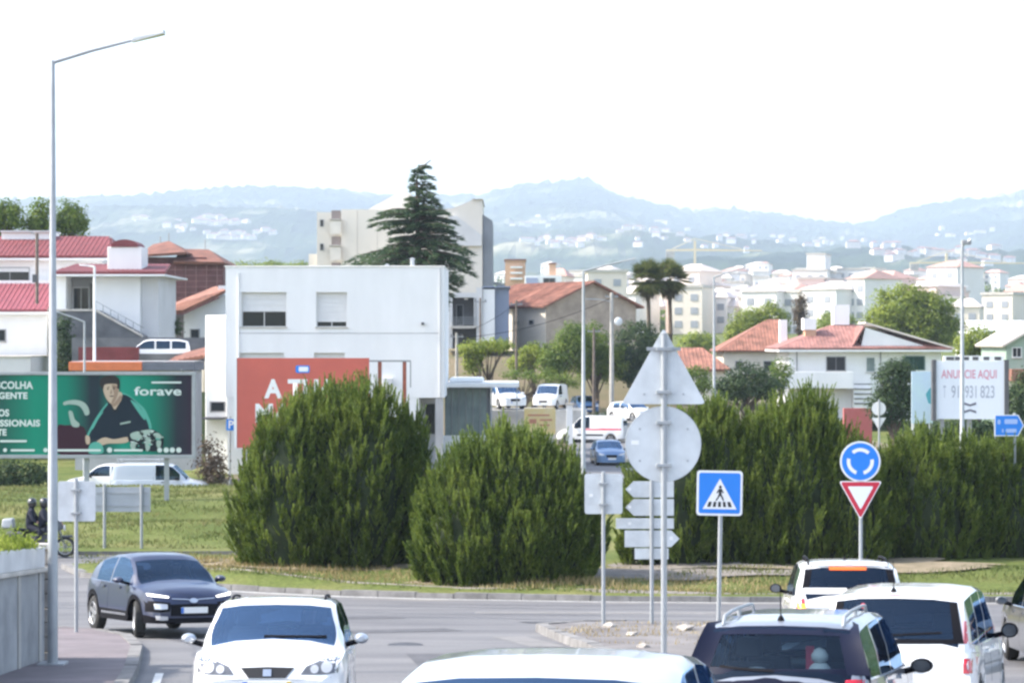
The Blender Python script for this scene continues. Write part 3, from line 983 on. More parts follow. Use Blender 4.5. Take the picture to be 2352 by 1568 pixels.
    def mirrors(c, y_, z_, m_, w=0.20, h=0.13, stalk='black_plastic'):
        for s_ in (1, -1):
            x0 = c.W * 0.93
            a = MB()
            lp = lambda yy, sc: [(s_ * (x0 + .09 + w * .5 + w * .5 * sc * math.cos(t)), yy, z_ + .07 + h * .5 * sc * math.sin(t) * (1.0 if math.sin(t) > 0 else 0.9)) for t in np.linspace(0, 2 * math.pi, 15)[:-1]]
            prev = None
            rings = [(y_ - .05, .90), (y_ - .04, 1.0), (y_ + .03, 1.0), (y_ + .09, .82), (y_ + .13, .45)]
            v_, f_ = [], []
            for yy, sc in rings: v_ += lp(yy, sc)
            n = 14
            for i in range(len(rings) - 1):
                for k in range(n): f_.append((i * n + k, i * n + (k + 1) % n, (i + 1) * n + (k + 1) % n, (i + 1) * n + k))
            f_ += [tuple(range(n)), tuple((len(rings) - 1) * n + k for k in range(n))]
            mi = a.add(v_, f_).build('mirror', M[m_], c.root, smooth=50)
            MB().tube([(s_ * (x0 - .05), y_ + .02, z_ - .01), (s_ * (x0 + .13), y_ + .02, z_ + .04)], .03, 8).build('stalk', M[stalk], mi)
            MB().add([(p_[0], y_ - .052, p_[2]) for p_ in lp(0, .80)], [tuple(range(14))], 0).build('mirror_glass', M['mirror_dark'], mi)
    def rails(c, y0, y1, x, m_='black_plastic', h=0.06, feet=True):
        for s_ in (1, -1):
            def rz_(yy):
                h_, _ = c.hit('+Z', s_ * x, yy)
                return h_.z if h_ else 1.4
            pts = [(s_ * x, y0, rz_(y0) - .005), (s_ * x, y0 + .10, rz_(y0 + .1) + h)] + [(s_ * x, y, rz_(y) + h) for y in np.linspace(y0 + .25, y1 - .25, 6)] + [(s_ * x, y1 - .10, rz_(y1 - .1) + h), (s_ * x, y1, rz_(y1) - .005)]
            mb = MB().tube(pts, .017, 8)
            if feet:
                ym = (y0 + y1) / 2
                mb.tube([(s_ * x, ym, rz_(ym) - .01), (s_ * x, ym, rz_(ym) + h)], .02, 6)
            mb.build('roof_rail', M[m_], c.root, smooth=50)
    def antenna(c, x, y_, l=0.4, tilt=-0.5):
        h_, _ = c.hit('+Z', x, y_)
        MB().lathe([(.035, 0), (.03, .02), (.012, .05)], 10, 'z', 0, (x, y_, h_.z - .004)).tube([(x, y_, h_.z + .03), (x, y_ + tilt * l * .5, h_.z + l)], [.006, .003], 6).build('antenna', M['black_plastic'], c.root, smooth=50)
    def plate(c, axis, x, z, w=0.52, h=0.112, tilt=0.0, yellow=True):
        f_ = 1 if axis == '+Y' else -1
        # depth of the surface under the plate
        hs = [c.hit(axis, x + dx, z + dz) for dx in (-w / 2, 0, w / 2) for dz in (-h / 2, h / 2)]
        yy = [q[0].y for q in hs if q[0] is not None]
        y0 = (max(yy) if f_ > 0 else min(yy)) + f_ * 0.004
        pl = MB().box(x - w / 2, x + w / 2, min(y0, y0 + f_ * .012), max(y0, y0 + f_ * .012), z - h / 2, z + h / 2).build('number_plate', M['plate'], c.root, bevel=.004)
        y1 = y0 + f_ * .0145
        # blue band on the plate's left seen from outside, yellow date band on its right
        lx = x + w / 2 * f_
        MB().box(min(lx, lx - f_ * .05), max(lx, lx - f_ * .05), min(y0, y1), max(y0, y1), z - h / 2 + .004, z + h / 2 - .004).build('blue_band', M['plate_blue'], pl)
        if yellow:
            rx_ = x - w / 2 * f_
            MB().box(min(rx_, rx_ + f_ * .045), max(rx_, rx_ + f_ * .045), min(y0, y1), max(y0, y1), z - h / 2 + .004, z + h / 2 - .004).build('yellow_band', M['plate_yellow'], pl)
        return pl
    def door_lines(c, ys, handles=()):
        for s_, ax in ((1, '+X'), (-1, '-X')):
            for y_ in ys:
                c.patch('door_gap', ax, [(y_ - .004, c.sp['belt'][1][1] - .03), (y_ + .004, c.sp['belt'][1][1] - .03)], [(y_ - .004, c.sp['sill'] + .1), (y_ + .004, c.sp['sill'] + .1)], 'black_plastic', nz=8, off=.0015, thick=.004, sub=1)
            for y_ in handles:
                c.patch('door_handle', ax, [(y_ - .11, c.sp['belt'][1][1] - .10), (y_ + .11, c.sp['belt'][1][1] - .10)], [(y_ - .11, c.sp['belt'][1][1] - .135), (y_ + .11, c.sp['belt'][1][1] - .135)], c.paint, nz=2, off=.028, thick=.02)
    def wiper(c, pts, m_='black_plastic', axis='-Y', off=.012, w=.02):
        c.patch('wiper', axis, [(p_[0], p_[1] + w) for p_ in pts], pts, m_, nz=1, off=off, thick=.015, sub=5)
# ------------------------------------------------------------------ the cars in the picture
def driver(car, sx, sy, shirt, hair=(0.03, 0.02, 0.015), label='', hands=True):
    """upper body at the wheel, one skinned surface"""
    hb = car.sp.get('seat_z', 0.50)
    j = {'pel': (sx, sy - .05, hb + .10), 'bel': (sx, sy - .10, hb + .28), 'che': (sx, sy - .16, hb + .46), 'neb': (sx, sy - .17, hb + .60), 'nec': (sx, sy - .16, hb + .66), 'hea': (sx, sy - .14, hb + .78), 'cro': (sx, sy - .14, hb + .86),
         'shr': (sx + .19, sy - .16, hb + .54), 'elr': (sx + .25, sy + .06, hb + .32), 'har': (sx + .15, sy + .32, hb + .42),
         'shl': (sx - .19, sy - .16, hb + .54), 'ell': (sx - .25, sy + .06, hb + .32), 'hal': (sx - .15, sy + .32, hb + .42),
         'knr': (sx + .14, sy + .40, hb + .14), 'knl': (sx - .14, sy + .40, hb + .14)}
    rad = {'pel': .15, 'bel': .14, 'che': .15, 'neb': .07, 'nec': .055, 'hea': .095, 'cro': .07, 'shr': .075, 'elr': .045, 'har': .035, 'shl': .075, 'ell': .045, 'hal': .035, 'knr': .07, 'knl': .07}
    ed = [('pel', 'bel'), ('bel', 'che'), ('che', 'neb'), ('neb', 'nec'), ('nec', 'hea'), ('hea', 'cro'), ('che', 'shr'), ('shr', 'elr'), ('elr', 'har'), ('che', 'shl'), ('shl', 'ell'), ('ell', 'hal'), ('pel', 'knr'), ('pel', 'knl')]
    return skin_person(j, rad, ed, 'pel', shirt, label, hb + .63, car.root, hair_z=hb + .80)

def skin_person(j, rad, ed, root, shirt, label, neck_z, frame_of=None, hair_z=None, hair=(0.02, 0.015, 0.01), helmet=None):
    names = list(j)
    me = bpy.data.meshes.new('person')
    me.from_pydata([j[k] for k in names], [(names.index(a), names.index(b)) for a, b in ed], [])
    o = bpy.data.objects.new('person', me); col.objects.link(o)
    md = o.modifiers.new('skin', 'SKIN'); md.use_smooth_shade = True
    sv = me.skin_vertices[0].data
    for i, k in enumerate(names):
        r_ = rad[k]
        sv[i].radius = (r_, r_)
        sv[i].use_root = (k == root)
    o.modifiers.new('sub', 'SUBSURF').levels = 2
    o.modifiers['sub'].render_levels = 2
    bpy.context.view_layer.update()
    m2 = bpy.data.meshes.new_from_object(o.evaluated_get(bpy.context.evaluated_depsgraph_get()))
    o.modifiers.clear(); o.data = m2
    sh = mat('shirt_%d' % (hash(shirt) % 9999), shirt, 0.9)
    sk = mat('skin', (0.42, 0.25, 0.18), 0.6); hr = mat('hair', hair, 0.8)
    m2.materials.clear()
    for m_ in (sh, sk, hr): m2.materials.append(m_)
    hc = Vector(j['hea'])
    hand = [Vector(j[k]) for k in ('har', 'hal') if k in j]
    for p_ in m2.polygons:
        p_.use_smooth = True
        c_ = p_.center
        if c_.z > neck_z and (c_ - hc).length < 0.3:
            p_.material_index = 2 if (c_.z > (hair_z or hc.z + .03)) else 1
        elif any((c_ - h).length < .09 for h in hand): p_.material_index = 1
    if frame_of is not None:
        o.matrix_world = frame_of.matrix_basis.copy()
    tag(o, label, 'person')
    return o

def common_front(c): pass

# --- dark blue compact crossover coming off the roundabout
KONA = dict(L=4.17, W=1.80, wb=2.60, fo=0.84, rw=0.345, sill=0.25, clad=True, arch=1.16, tum=.38,
    top=[(-2.09, .92), (-2.06, 1.03), (-1.98, 1.08), (-1.55, 1.38), (-1.3, 1.455), (-.7, 1.535), (-.1, 1.555), (.30, 1.51), (1.16, 1.06), (1.32, 1.01), (1.75, .93), (1.97, .82), (2.05, .70), (2.085, .52)],
    belt=[(-2.09, .88), (-1.8, 1.02), (-.5, .98), (.8, .95), (1.4, .91), (1.9, .78), (2.09, .58)],
    plan=[(-2.09, .82), (-2.0, .90), (-1.7, .975), (-1.2, 1), (1.3, 1), (1.75, .97), (1.98, .88), (2.085, .72)],
    ws=(.46, 1.15), rwin=(-1.98, -1.60), win=[(-1.25, -.42), (-.34, .78)], glass='glass_dark', ws_glass='glass_dark', steer=-0.25)
kona = Car('crossover_car', 'dark blue crossover with lit front lights turning in from the roundabout', 'car', KONA, -6.86, 46.8, R(180 + 27), 'paint_navy')
c = kona
for s_ in (1, -1):
    f = lambda *pts: [(p_[0] * s_, p_[1]) for p_ in pts]
    c.patch('headlight', '+Y', f((.46, .775), (.62, .805), (.82, .835)), f((.48, .752), (.63, .768), (.82, .79)), 'lamp_on', off=.012)
    c.patch('lamp_housing', '+Y', f((.46, .665), (.66, .69), (.86, .70)), f((.48, .50), (.66, .49), (.86, .50)), 'black_plastic', off=.014)
    hl = c.patch('low_beam_lamp', '+Y', f((.52, .635), (.66, .65), (.76, .65)), f((.53, .55), (.66, .545), (.75, .55)), 'lamp_clear', off=.024)
    c.patch('fog_lamp', '+Y', f((.52, .41), (.62, .42), (.74, .43)), f((.52, .345), (.62, .34), (.72, .35)), 'lamp_clear', off=.016)
    c.patch('sill_strip', '+X' if s_ > 0 else '-X', [(-.75, .43), (.75, .43)], [(-.75, .385), (.75, .385)], 'chrome', off=.012, nz=1, sub=8)
    ax = '+X' if s_ > 0 else '-X'
    for wc in (c.wf, c.wr):          # dark arch trims
        n = 10; ro, ri = .45, .388
        top = [(wc + ro * math.cos(math.pi - math.pi * k / n), .335 + ro * math.sin(math.pi * k / n)) for k in range(n + 1)]
        bot = [(wc + ri * math.cos(math.pi - math.pi * k / n), .335 + ri * math.sin(math.pi * k / n)) for k in range(n + 1)]
        c.patch('arch_trim', ax, top, bot, 'black_plastic', off=.012, nz=1, sub=2)
c.patch('grille', '+Y', [(-.46, .63), (0, .64), (.46, .63)], [(-.46, .42), (0, .41), (.46, .42)], 'black_plastic', off=.008)
c.patch('lower_grille', '+Y', [(-.5, .38), (.5, .38)], [(-.56, .29), (.56, .29)], 'black_plastic', off=.010)
c.patch('chrome_strip', '+Y', [(-.42, .745), (-.12, .73), (0, .702), (.12, .73), (.42, .745)], [(-.42, .728), (-.12, .713), (0, .683), (.12, .713), (.42, .728)], 'chrome', off=.014, nz=1)
c.disc('badge', '+Y', 0, .70, .08, 'chrome', rz_=.045, off=.018)
c.plate('+Y', 0, .52, yellow=False)
c.mirrors(.66, .98, 'paint_navy')
c.door_lines((-.38, .86), (-.70, .25))
driver(c, -.37, .18, (0.05, 0.06, 0.12), label='driver in dark clothing at the wheel of the dark blue crossover')

# --- white hatchback coming towards the camera
IBIZA = dict(L=4.06, W=1.73, wb=2.47, fo=0.85, rw=0.315, sill=0.20, tum=.30,
    top=[(-2.03, .85), (-2.0, .96), (-1.93, 1.02), (-1.55, 1.35), (-1.2, 1.41), (-.5, 1.445), (.1, 1.44), (.32, 1.40), (1.06, 1.02), (1.22, .985), (1.62, .935), (1.90, .85), (2.0, .75), (2.03, .58)],
    belt=[(-2.03, .82), (-1.8, .95), (-.5, .91), (.8, .90), (1.4, .89), (1.85, .80), (2.03, .60)],
    plan=[(-2.03, .82), (-1.95, .90), (-1.7, .97), (-1.2, 1), (1.2, 1), (1.65, .97), (1.88, .90), (1.98, .80), (2.03, .68)],
    ws=(.37, 1.07), rwin=(-1.93, -1.55), win=[(-1.2, -.40), (-.32, .70)], ws_glass='glass')
seat_car = Car('hatchback_car', 'white hatchback driving towards the camera with a black trapezoid grille', 'car', IBIZA, -2.72, 28.1, R(180 + 2), 'paint_white')
c = seat_car
for s_ in (1, -1):
    f = lambda *pts: [(p_[0] * s_, p_[1]) for p_ in pts]
    h = c.patch('headlight', '+Y', f((.42, .775), (.60, .845), (.78, .87)), f((.36, .69), (.60, .69), (.76, .70)), 'lamp_dark', off=.008)
    c.disc('reflector', '+Y', s_ * .64, .765, .062, 'lamp_clear', parent=h, off=.016)
    c.disc('reflector', '+Y', s_ * .51, .745, .045, 'lamp_clear', parent=h, off=.016)
    c.patch('fog_lamp', '+Y', f((.50, .40), (.72, .42)), f((.52, .30), (.70, .31)), 'black_plastic', off=.008)
c.patch('grille', '+Y', [(-.29, .762), (0, .772), (.29, .762)], [(-.20, .655), (0, .655), (.20, .655)], 'sign_black', off=.010)
c.box_patch('badge', '+Y', -.045, .045, .675, .748, 'chrome', off=.022, nz=2)
c.patch('lower_grille', '+Y', [(-.42, .37), (.42, .37)], [(-.36, .24), (.36, .24)], 'sign_black', off=.010)
c.plate('+Y', 0, .565, w=.52, h=.115)
c.mirrors(.66, .93, 'paint_silver', w=.17, h=.13)
c.patch('bonnet_gap', '+Y', [(-.80, .90), (-.55, .858), (-.31, .795), (0, .800), (.31, .795), (.55, .858), (.80, .90)], [(-.80, .894), (-.55, .852), (-.31, .789), (0, .794), (.31, .789), (.55, .852), (.80, .894)], 'black_plastic', nz=1, off=.002, thick=.003)
c.patch('bumper_gap', '+Y', [(-.80, .665), (-.36, .640), (0, .640), (.36, .640), (.80, .665)], [(-.80, .660), (-.36, .635), (0, .635), (.36, .635), (.80, .660)], 'black_plastic', nz=1, off=.002, thick=.003)
c.rails(-1.2, -.05, .54, 'black_plastic', .03, False)
c.door_lines((-.36, .80), (-.62, .30))
c.patch('wiper', '+Y', [(-.60, 1.05), (.1, 1.062)], [(-.60, 1.035), (.1, 1.045)], 'black_plastic', nz=1, off=.02)
driver(c, -.36, .12, (0.035, 0.035, 0.05), label='driver in dark clothing inside the oncoming white hatchback')

# --- white car nearest to the camera, only its roof and windscreen in the picture
NEAR = dict(L=4.40, W=1.84, wb=2.7, fo=.88, rw=.33, sill=.24, tum=.22,
    top=[(-2.2, .95), (-2.19, 1.15), (-2.1, 1.30), (-1.85, 1.58), (-1.5, 1.68), (-.6, 1.755), (.1, 1.75), (.42, 1.69), (1.30, 1.16), (1.45, 1.12), (1.85, 1.05), (2.08, .92), (2.18, .76), (2.2, .58)],
    belt=[(-2.2, .92), (-1.9, 1.12), (-.5, 1.09), (.8, 1.06), (1.5, 1.02), (1.98, .86), (2.2, .62)],
    plan=[(-2.2, .84), (-2.1, .92), (-1.8, .98), (-1.2, 1), (1.3, 1), (1.75, .97), (2.02, .88), (2.2, .70)],
    ws=(.46, 1.26), rwin=(-2.1, -1.86), win=[(-1.5, -.60), (-.50, .86)], soft=.10, seat_z=.62)
near = Car('people_carrier', 'tall pale silver people carrier at the bottom edge showing only its roof and windscreen', 'car', NEAR, 0.20, 12.9, R(180 - 9), 'paint_pale')
c = near
c.mirrors(.66, .97, 'paint_white')
for s_ in (1, -1):
    f = lambda *pts: [(p_[0] * s_, p_[1]) for p_ in pts]
    c.patch('headlight', '+Y', f((.44, .74), (.62, .82), (.78, .85)), f((.42, .66), (.62, .67), (.78, .69)), 'lamp_clear', off=.008)
c.patch('grille', '+Y', [(-.32, .68), (.32, .68)], [(-.28, .58), (.28, .58)], 'sign_black', off=.01)
c.plate('+Y', 0, .46); c.door_lines((-.4, .85), (-.7, .3))

# --- dark-windowed silver estate, rear view
ESTATE = dict(L=4.50, W=1.76, wb=2.60, fo=.86, rw=.31, sill=.24, tum=.26,
    top=[(-2.25, .78), (-2.23, .98), (-2.18, 1.04), (-1.88, 1.40), (-1.72, 1.475), (-1.2, 1.515), (-.3, 1.53), (.3, 1.50), (1.15, 1.02), (1.3, .97), (1.85, .88), (2.12, .76), (2.24, .58)],
    belt=[(-2.25, .76), (-2.1, .98), (-.5, .94), (.8, .92), (1.4, .89), (2.0, .74), (2.25, .56)],
    plan=[(-2.25, .88), (-2.18, .93), (-1.95, .975), (-1.2, 1), (1.3, 1), (1.8, .96), (2.08, .88), (2.25, .70)],
    ws=(.38, 1.13), rwin=(-2.19, -1.80), win=[(-1.82, -1.20), (-1.12, -.32), (-.24, .74)], rear_glass='glass_clear', glass='glass_dark', ws_glass='glass_clear', seat_at=((-.38, .2), (.38, .2), (-.42, -.7), (.42, -.7)), tyre=.2)
estate = Car('estate_car', 'silver estate with roof rails and a dark navy tailgate', 'car', ESTATE, 2.92, 23.6, R(-15), 'paint_estate')
c = estate
# black frame round the rear glass
zt, zb_ = 1.452, 1.02
c.patch('window_frame', '-Y', [(-.60, zt + .02), (-.3, zt + .042), (0, zt + .048), (.3, zt + .042), (.60, zt + .02)], [(-.58, zt - .10), (-.3, zt - .09), (0, zt - .088), (.3, zt - .09), (.58, zt - .10)], 'frame_navy', off=.006, nz=2)
for s_ in (1, -1):
    c.patch('window_frame', '-Y', [(s_ * .50, zt + .018), (s_ * .69, zt + .004)], [(s_ * .63, zb_), (s_ * .835, zb_)], 'frame_navy', off=.006, nz=8, sub=2)
    c.patch('tail_light', '-Y', [(s_ * .62, .985), (s_ * .70, .99), (s_ * .795, .985)], [(s_ * .60, .74), (s_ * .70, .74), (s_ * .81, .75)], 'lamp_red', off=.010)
c.patch('window_frame', '-Y', [(-.82, zb_ + .06), (0, zb_ + .05), (.82, zb_ + .06)], [(-.82, zb_ - .42), (0, zb_ - .42), (.82, zb_ - .42)], 'frame_navy', off=.007, nz=3)
c.wiper([(-.02, 1.045), (-.3, 1.055), (-.52, 1.075)])
c.rails(-1.75, .0, .55, 'galvanised', .06)
c.antenna(-.03, -1.66, .32, -.35)
c.mirrors(.68, .86, 'black_plastic', w=.22, h=.15)
c.plate('-Y', 0, .80); c.door_lines((-1.16, -.28, .84), (-.6, .2))
c.patch('rear_bumper', '-Y', [(-.78, .58), (0, .58), (.78, .58)], [(-.76, .36), (0, .36), (.76, .36)], 'paint_estate', off=.05, thick=.05)
MB().box(-.62, .62, -2.0, -1.3, .93, .955).build('parcel_shelf', M['cabin'], c.root)
toy = thing('soft_toy', 'small white and red soft toy behind the rear window of the silver estate', 'soft toy')
toy.matrix_world = c.root.matrix_basis @ Matrix.Translation((.34, -1.80, .957))
MB().lathe([(.0, 0), (.10, .01), (.12, .06), (.09, .12), (.06, .15)], 14).build('body', mat('toy_white', (.7, .68, .66), .9), toy, smooth=60)
MB().lathe([(.03, .14), (.075, .18), (.08, .22), (.05, .27), (0, .29)], 14).build('head', M['toy_white'], toy, smooth=60)
MB().hull([(-.12, -.03, .05), (-.05, -.03, .05), (-.05, .03, .05), (-.12, .03, .05)], [(-.12, -.03, .30), (-.05, -.03, .30), (-.05, .03, .30), (-.12, .03, .30)]).build('red_scarf', mat('toy_red', (.45, .05, .08), .9), toy)
bag = thing('cloth_bundle', 'grey cloth bundle on the parcel shelf of the silver estate', 'bundle')
bag.matrix_world = c.root.matrix_basis @ Matrix.Translation((-.28, -1.85, .957))
v_, f_ = [], []
for i in range(13):
    for j in range(7):
        u_, w_ = i / 12, j / 6
        v_.append((-.30 + .60 * u_, -.10 + .2 * w_, .10 * math.sin(math.pi * u_) ** .6 * math.sin(math.pi * w_) + .015 * math.sin(9 * u_ + 4 * w_)))
f_ = [(i * 7 + j, (i + 1) * 7 + j, (i + 1) * 7 + j + 1, i * 7 + j + 1) for i in range(12) for j in range(6)]
MB().add(v_, f_).build('cloth', mat('grey_cloth', (.35, .37, .38), .9), bag, smooth=60)

# --- white tall estate behind it, in the right-hand lane
MCV = dict(L=4.45, W=1.74, wb=2.90, fo=.80, rw=.315, sill=.26, tum=.17,
    top=[(-2.22, .80), (-2.20, 1.0), (-2.15, 1.06), (-2.02, 1.48), (-1.93, 1.555), (-1.2, 1.60), (-.3, 1.62), (.35, 1.58), (1.15, 1.06), (1.3, 1.0), (1.85, .92), (2.1, .80), (2.22, .6)],
    belt=[(-2.22, .78), (-2.1, .99), (-.5, .96), (.8, .94), (1.4, .92), (2.0, .78), (2.22, .58)],
    plan=[(-2.22, .93), (-2.15, .96), (-1.95, .985), (-1.2, 1), (1.3, 1), (1.8, .96), (2.08, .88), (2.22, .72)],
    ws=(.42, 1.13), rwin=(-2.155, -1.985), win=[(-1.9, -1.25), (-1.17, -.32), (-.24, .74)], glass='glass_dark', rear_glass='glass_dark')
mcv = Car('estate_car', 'tall white estate with upright red and clear tail lights on the right', 'car', MCV, 4.75, 28.2, R(-16), 'paint_white')
c = mcv
for s_ in (1, -1):
    x0, x1 = s_ * .735, s_ * .85
    c.patch('tail_light', '-Y', [(s_ * .735, 1.27), (s_ * .775, 1.27)], [(s_ * .735, 1.03), (s_ * .835, 1.03)], 'lamp_red', off=.010)
    c.patch('tail_light', '-Y', [(s_ * .735, 1.025), (s_ * .835, 1.025)], [(s_ * .735, .88), (s_ * .85, .88)], 'lamp_white', off=.010)
    c.patch('tail_light', '-Y', [(s_ * .735, .875), (s_ * .85, .875)], [(s_ * .735, .72), (s_ * .85, .72)], 'lamp_red', off=.010)
c.patch('window_frame', '-Y', [(-.60, 1.555), (0, 1.575), (.60, 1.555)], [(-.60, 1.51), (0, 1.52), (.60, 1.51)], 'black_plastic', off=.006, nz=1)
c.box_patch('window_top_strip', '-Y', -.09, .13, 1.535, 1.56, 'lamp_red', off=.014, nz=1)  # high brake light with red lens
c.patch('window_frame', '-Y', [(-.70, 1.075), (0, 1.07), (.70, 1.075)], [(-.71, 1.03), (0, 1.02), (.71, 1.03)], 'black_plastic', off=.006, nz=1)
for s_ in (1, -1):
    c.patch('window_frame', '-Y', [(s_ * .56, 1.55), (s_ * .64, 1.54)], [(s_ * .63, 1.03), (s_ * .735, 1.03)], 'black_plastic', off=.006, nz=6, sub=2)
c.wiper([(-.05, 1.10), (.22, 1.12), (.5, 1.135)])
c.disc('sticker', '-Y', -.36, 1.42, .03, 'lamp_red', off=.012)
c.antenna(-.06, -1.75, .34, -.2)
c.mirrors(.70, .96, 'black_plastic', w=.20, h=.19)
c.plate('-Y', 0, .80); c.door_lines((-1.2, -.28, .84), (-.6, .2))

# --- white sport utility at the head of the queue, indicating left
DUSTER = dict(L=4.32, W=1.82, wb=2.67, fo=.82, rw=.345, sill=.31, clad=True, tum=.22,
    top=[(-2.16, .90), (-2.14, 1.06), (-2.08, 1.12), (-1.88, 1.48), (-1.76, 1.57), (-1.2, 1.62), (-.3, 1.63), (.3, 1.60), (1.05, 1.16), (1.2, 1.11), (1.8, 1.04), (2.05, .92), (2.15, .7)],
    belt=[(-2.16, .88), (-2.0, 1.08), (-.5, 1.04), (.8, 1.02), (1.4, .99), (1.95, .86), (2.16, .68)],
    plan=[(-2.16, .86), (-2.08, .92), (-1.9, .97), (-1.2, 1), (1.3, 1), (1.75, .97), (2.02, .88), (2.16, .74)],
    ws=(.38, 1.03), rwin=(-2.085, -1.81), win=[(-1.72, -1.2), (-1.12, -.34), (-.26, .68)], glass='glass_dark')
duster = Car('sport_utility_car', 'white sport utility with amber indicator lit at the head of the queue', 'car', DUSTER, 5.35, 39.2, R(-4), 'paint_white')
c = duster
for s_ in (1, -1):
    tl = c.patch('tail_light', '-Y', [(s_ * .70, 1.06), (s_ * .86, 1.04)], [(s_ * .68, .84), (s_ * .86, .84)], 'lamp_red', off=.010)
    if s_ < 0: c.patch('indicator', '-Y', [(-.80, .98), (-.69, .97)], [(-.80, .89), (-.68, .875)], 'amber_on', off=.02, parent=tl)
    c.patch('window_frame', '-Y', [(s_ * .56, 1.54), (s_ * .66, 1.51)], [(s_ * .62, 1.20), (s_ * .735, 1.20)], 'black_plastic', off=.006, nz=6, sub=2)
c.patch('window_frame', '-Y', [(-.70, 1.215), (.70, 1.215)], [(-.745, 1.125), (.745, 1.125)], 'paint_white', off=.007, nz=1, sub=8)
c.patch('spoiler', '-Y', [(-.60, 1.60), (0, 1.62), (.60, 1.60)], [(-.60, 1.545), (0, 1.56), (.60, 1.545)], 'paint_white', off=.05, thick=.05, nz=1)
c.box_patch('window_top_strip', '-Y', -.30, .27, 1.485, 1.535, mat('orange_strip', (.75, .14, .02), .4), off=.014, nz=2, label='orange strip along the top of the rear window')  # plain orange strip across the top of the glass, no emission
c.patch('plate_recess', '-Y', [(-.28, 1.0), (.28, 1.0)], [(-.28, .86), (.28, .86)], 'black_plastic', off=.004, nz=1)
c.plate('-Y', 0, .91)
c.patch('rear_bumper', '-Y', [(-.80, .62), (0, .62), (.80, .62)], [(-.78, .40), (0, .40), (.78, .40)], 'black_plastic', off=.05, thick=.05)
c.rails(-1.62, .05, .61, 'black_plastic', .065)
c.mirrors(.62, 1.04, 'black_plastic', w=.20, h=.16)
c.wiper([(-.05, 1.20), (.2, 1.21), (.4, 1.215)]); c.door_lines((-1.16, -.3, .78), (-.6, .2))
c.antenna(0, -.9, .12, -.3)

# --- grey car cut by the right edge
GREY = dict(IBIZA, ws_glass='glass_dark', glass='glass_dark')
grey = Car('hatchback_car', 'dark grey car cut off by the right edge, beside the tall white estate', 'car', GREY, 8.75, 37.8, R(-3), 'paint_grey')
c = grey
for s_ in (1, -1):
    c.patch('tail_light', '-Y', [(s_ * .60, .90), (s_ * .78, .88)], [(s_ * .60, .72), (s_ * .80, .72)], 'lamp_red', off=.010)
c.mirrors(.62, .90, 'paint_grey', w=.18, h=.14); c.plate('-Y', 0, .55); c.door_lines((-.36, .80), (-.62, .30))
mat('pole_wood', (0.16, 0.13, 0.11), 0.9, var=0.3, scale=3)
mat('sign_pale_print', (0.35, 0.48, 0.80), 0.5)
mat('sign_back_dull', (0.40, 0.43, 0.46), 0.5, metal=0.2, var=0.08, scale=2)
# ------------------------------------------------------------------ garden wall on the left
def near_wall():
    x0, x1, ya, yb = -7.52, -7.18, 26.0, 37.7
    def gz(y): return G(-7.2, y) + 0.12
    root = thing('garden_wall', 'grey concrete panel wall with stone pillar beside the left lamp post', 'wall', (x1, yb, gz(yb)))
    o = Vector((x1, yb, gz(yb)))
    def slant(name, xa, xb, y0, y1, h0, h1, m_, bevel=0.0):
        lo = [(xa, y0, gz(y0) + h0), (xb, y0, gz(y0) + h0), (xb, y1, gz(y1) + h0), (xa, y1, gz(y1) + h0)]
        hi = [(p[0], p[1], p[2] - h0 + h1) for p in lo]
        MB().hull([Vector(p) - o for p in lo], [Vector(p) - o for p in hi]).build(name, M[m_], root, bevel=bevel)
    y = ya
    while y < yb - 0.5:
        slant('wall_panel', x0 + .02, x1 - .03, y + .012, min(y + 1.55, yb - .42) - .012, -.1, 1.36, 'wall_concrete', .01)
        y += 1.55
    y = ya + 1.55
    while y < yb - .6:
        slant('wall_rib', x0, x1 - .008, y - .09, y + .09, -.1, 1.35, 'concrete')
        y += 1.55
    slant('ledge', x0 - .05, x1 + .05, ya, yb - .45, 1.362, 1.43, 'coping', .012)
    # pillar of squared stones at the end of the wall
    n = 8
    for k in range(n):
        h0 = -.1 + k * 0.225
        d = (.0, .025, .01)[k % 3]
        slant('stone', x0 - .03 - d, x1 + .03 + d * .6, yb - .42 + d, yb + .04 - d, h0, h0 + .213, 'pillar_stone', .012)
    slant('coping', x0 - .12, x1 + .10, yb - .50, yb + .12, 1.703, 1.79, 'coping', .015)
    # planter trough on the ledge
    pt = thing('planter', 'long pale concrete planter on top of the garden wall', 'planter', (x1, 31.5, gz(31.5) + 1.43))
    po = Vector((x1, 31.5, gz(31.5) + 1.43))
    def slp(name, xa, xb, y0, y1, h0, h1, m_):
        lo = [(xa, y0, gz(y0) + 1.43 + h0), (xb, y0, gz(y0) + 1.43 + h0), (xb, y1, gz(y1) + 1.43 + h0), (xa, y1, gz(y1) + 1.43 + h0)]
        hi = [(p[0], p[1], p[2] - h0 + h1) for p in lo]
        MB().hull([Vector(p) - po for p in lo], [Vector(p) - po for p in hi]).build(name, M[m_], pt, bevel=.012)
    for (y0, y1) in ((28.0, 32.6), (32.9, 37.0)):
        slp('trough', x0 - .02, x1 + .03, y0, y1, .002, .31, 'planter_white')
        slp('soil', x0 + .06, x1 - .05, y0 + .08, y1 - .08, .305, .325, 'dirt')
    return gz
mat('wall_concrete', (0.36, 0.37, 0.38), 0.9, c2=(0.23, 0.24, 0.25), scale=1.3, bump=0.3, bscale=14)
mat('coping', (0.50, 0.47, 0.43), 0.85, var=0.2, scale=2.0, bump=0.15)
mat('pillar_stone', (0.42, 0.39, 0.36), 0.9, c2=(0.26, 0.24, 0.22), scale=2.5, bump=0.4, bscale=14)
mat('planter_white', (0.60, 0.60, 0.60), 0.8, var=0.15, scale=2)
near_wall()

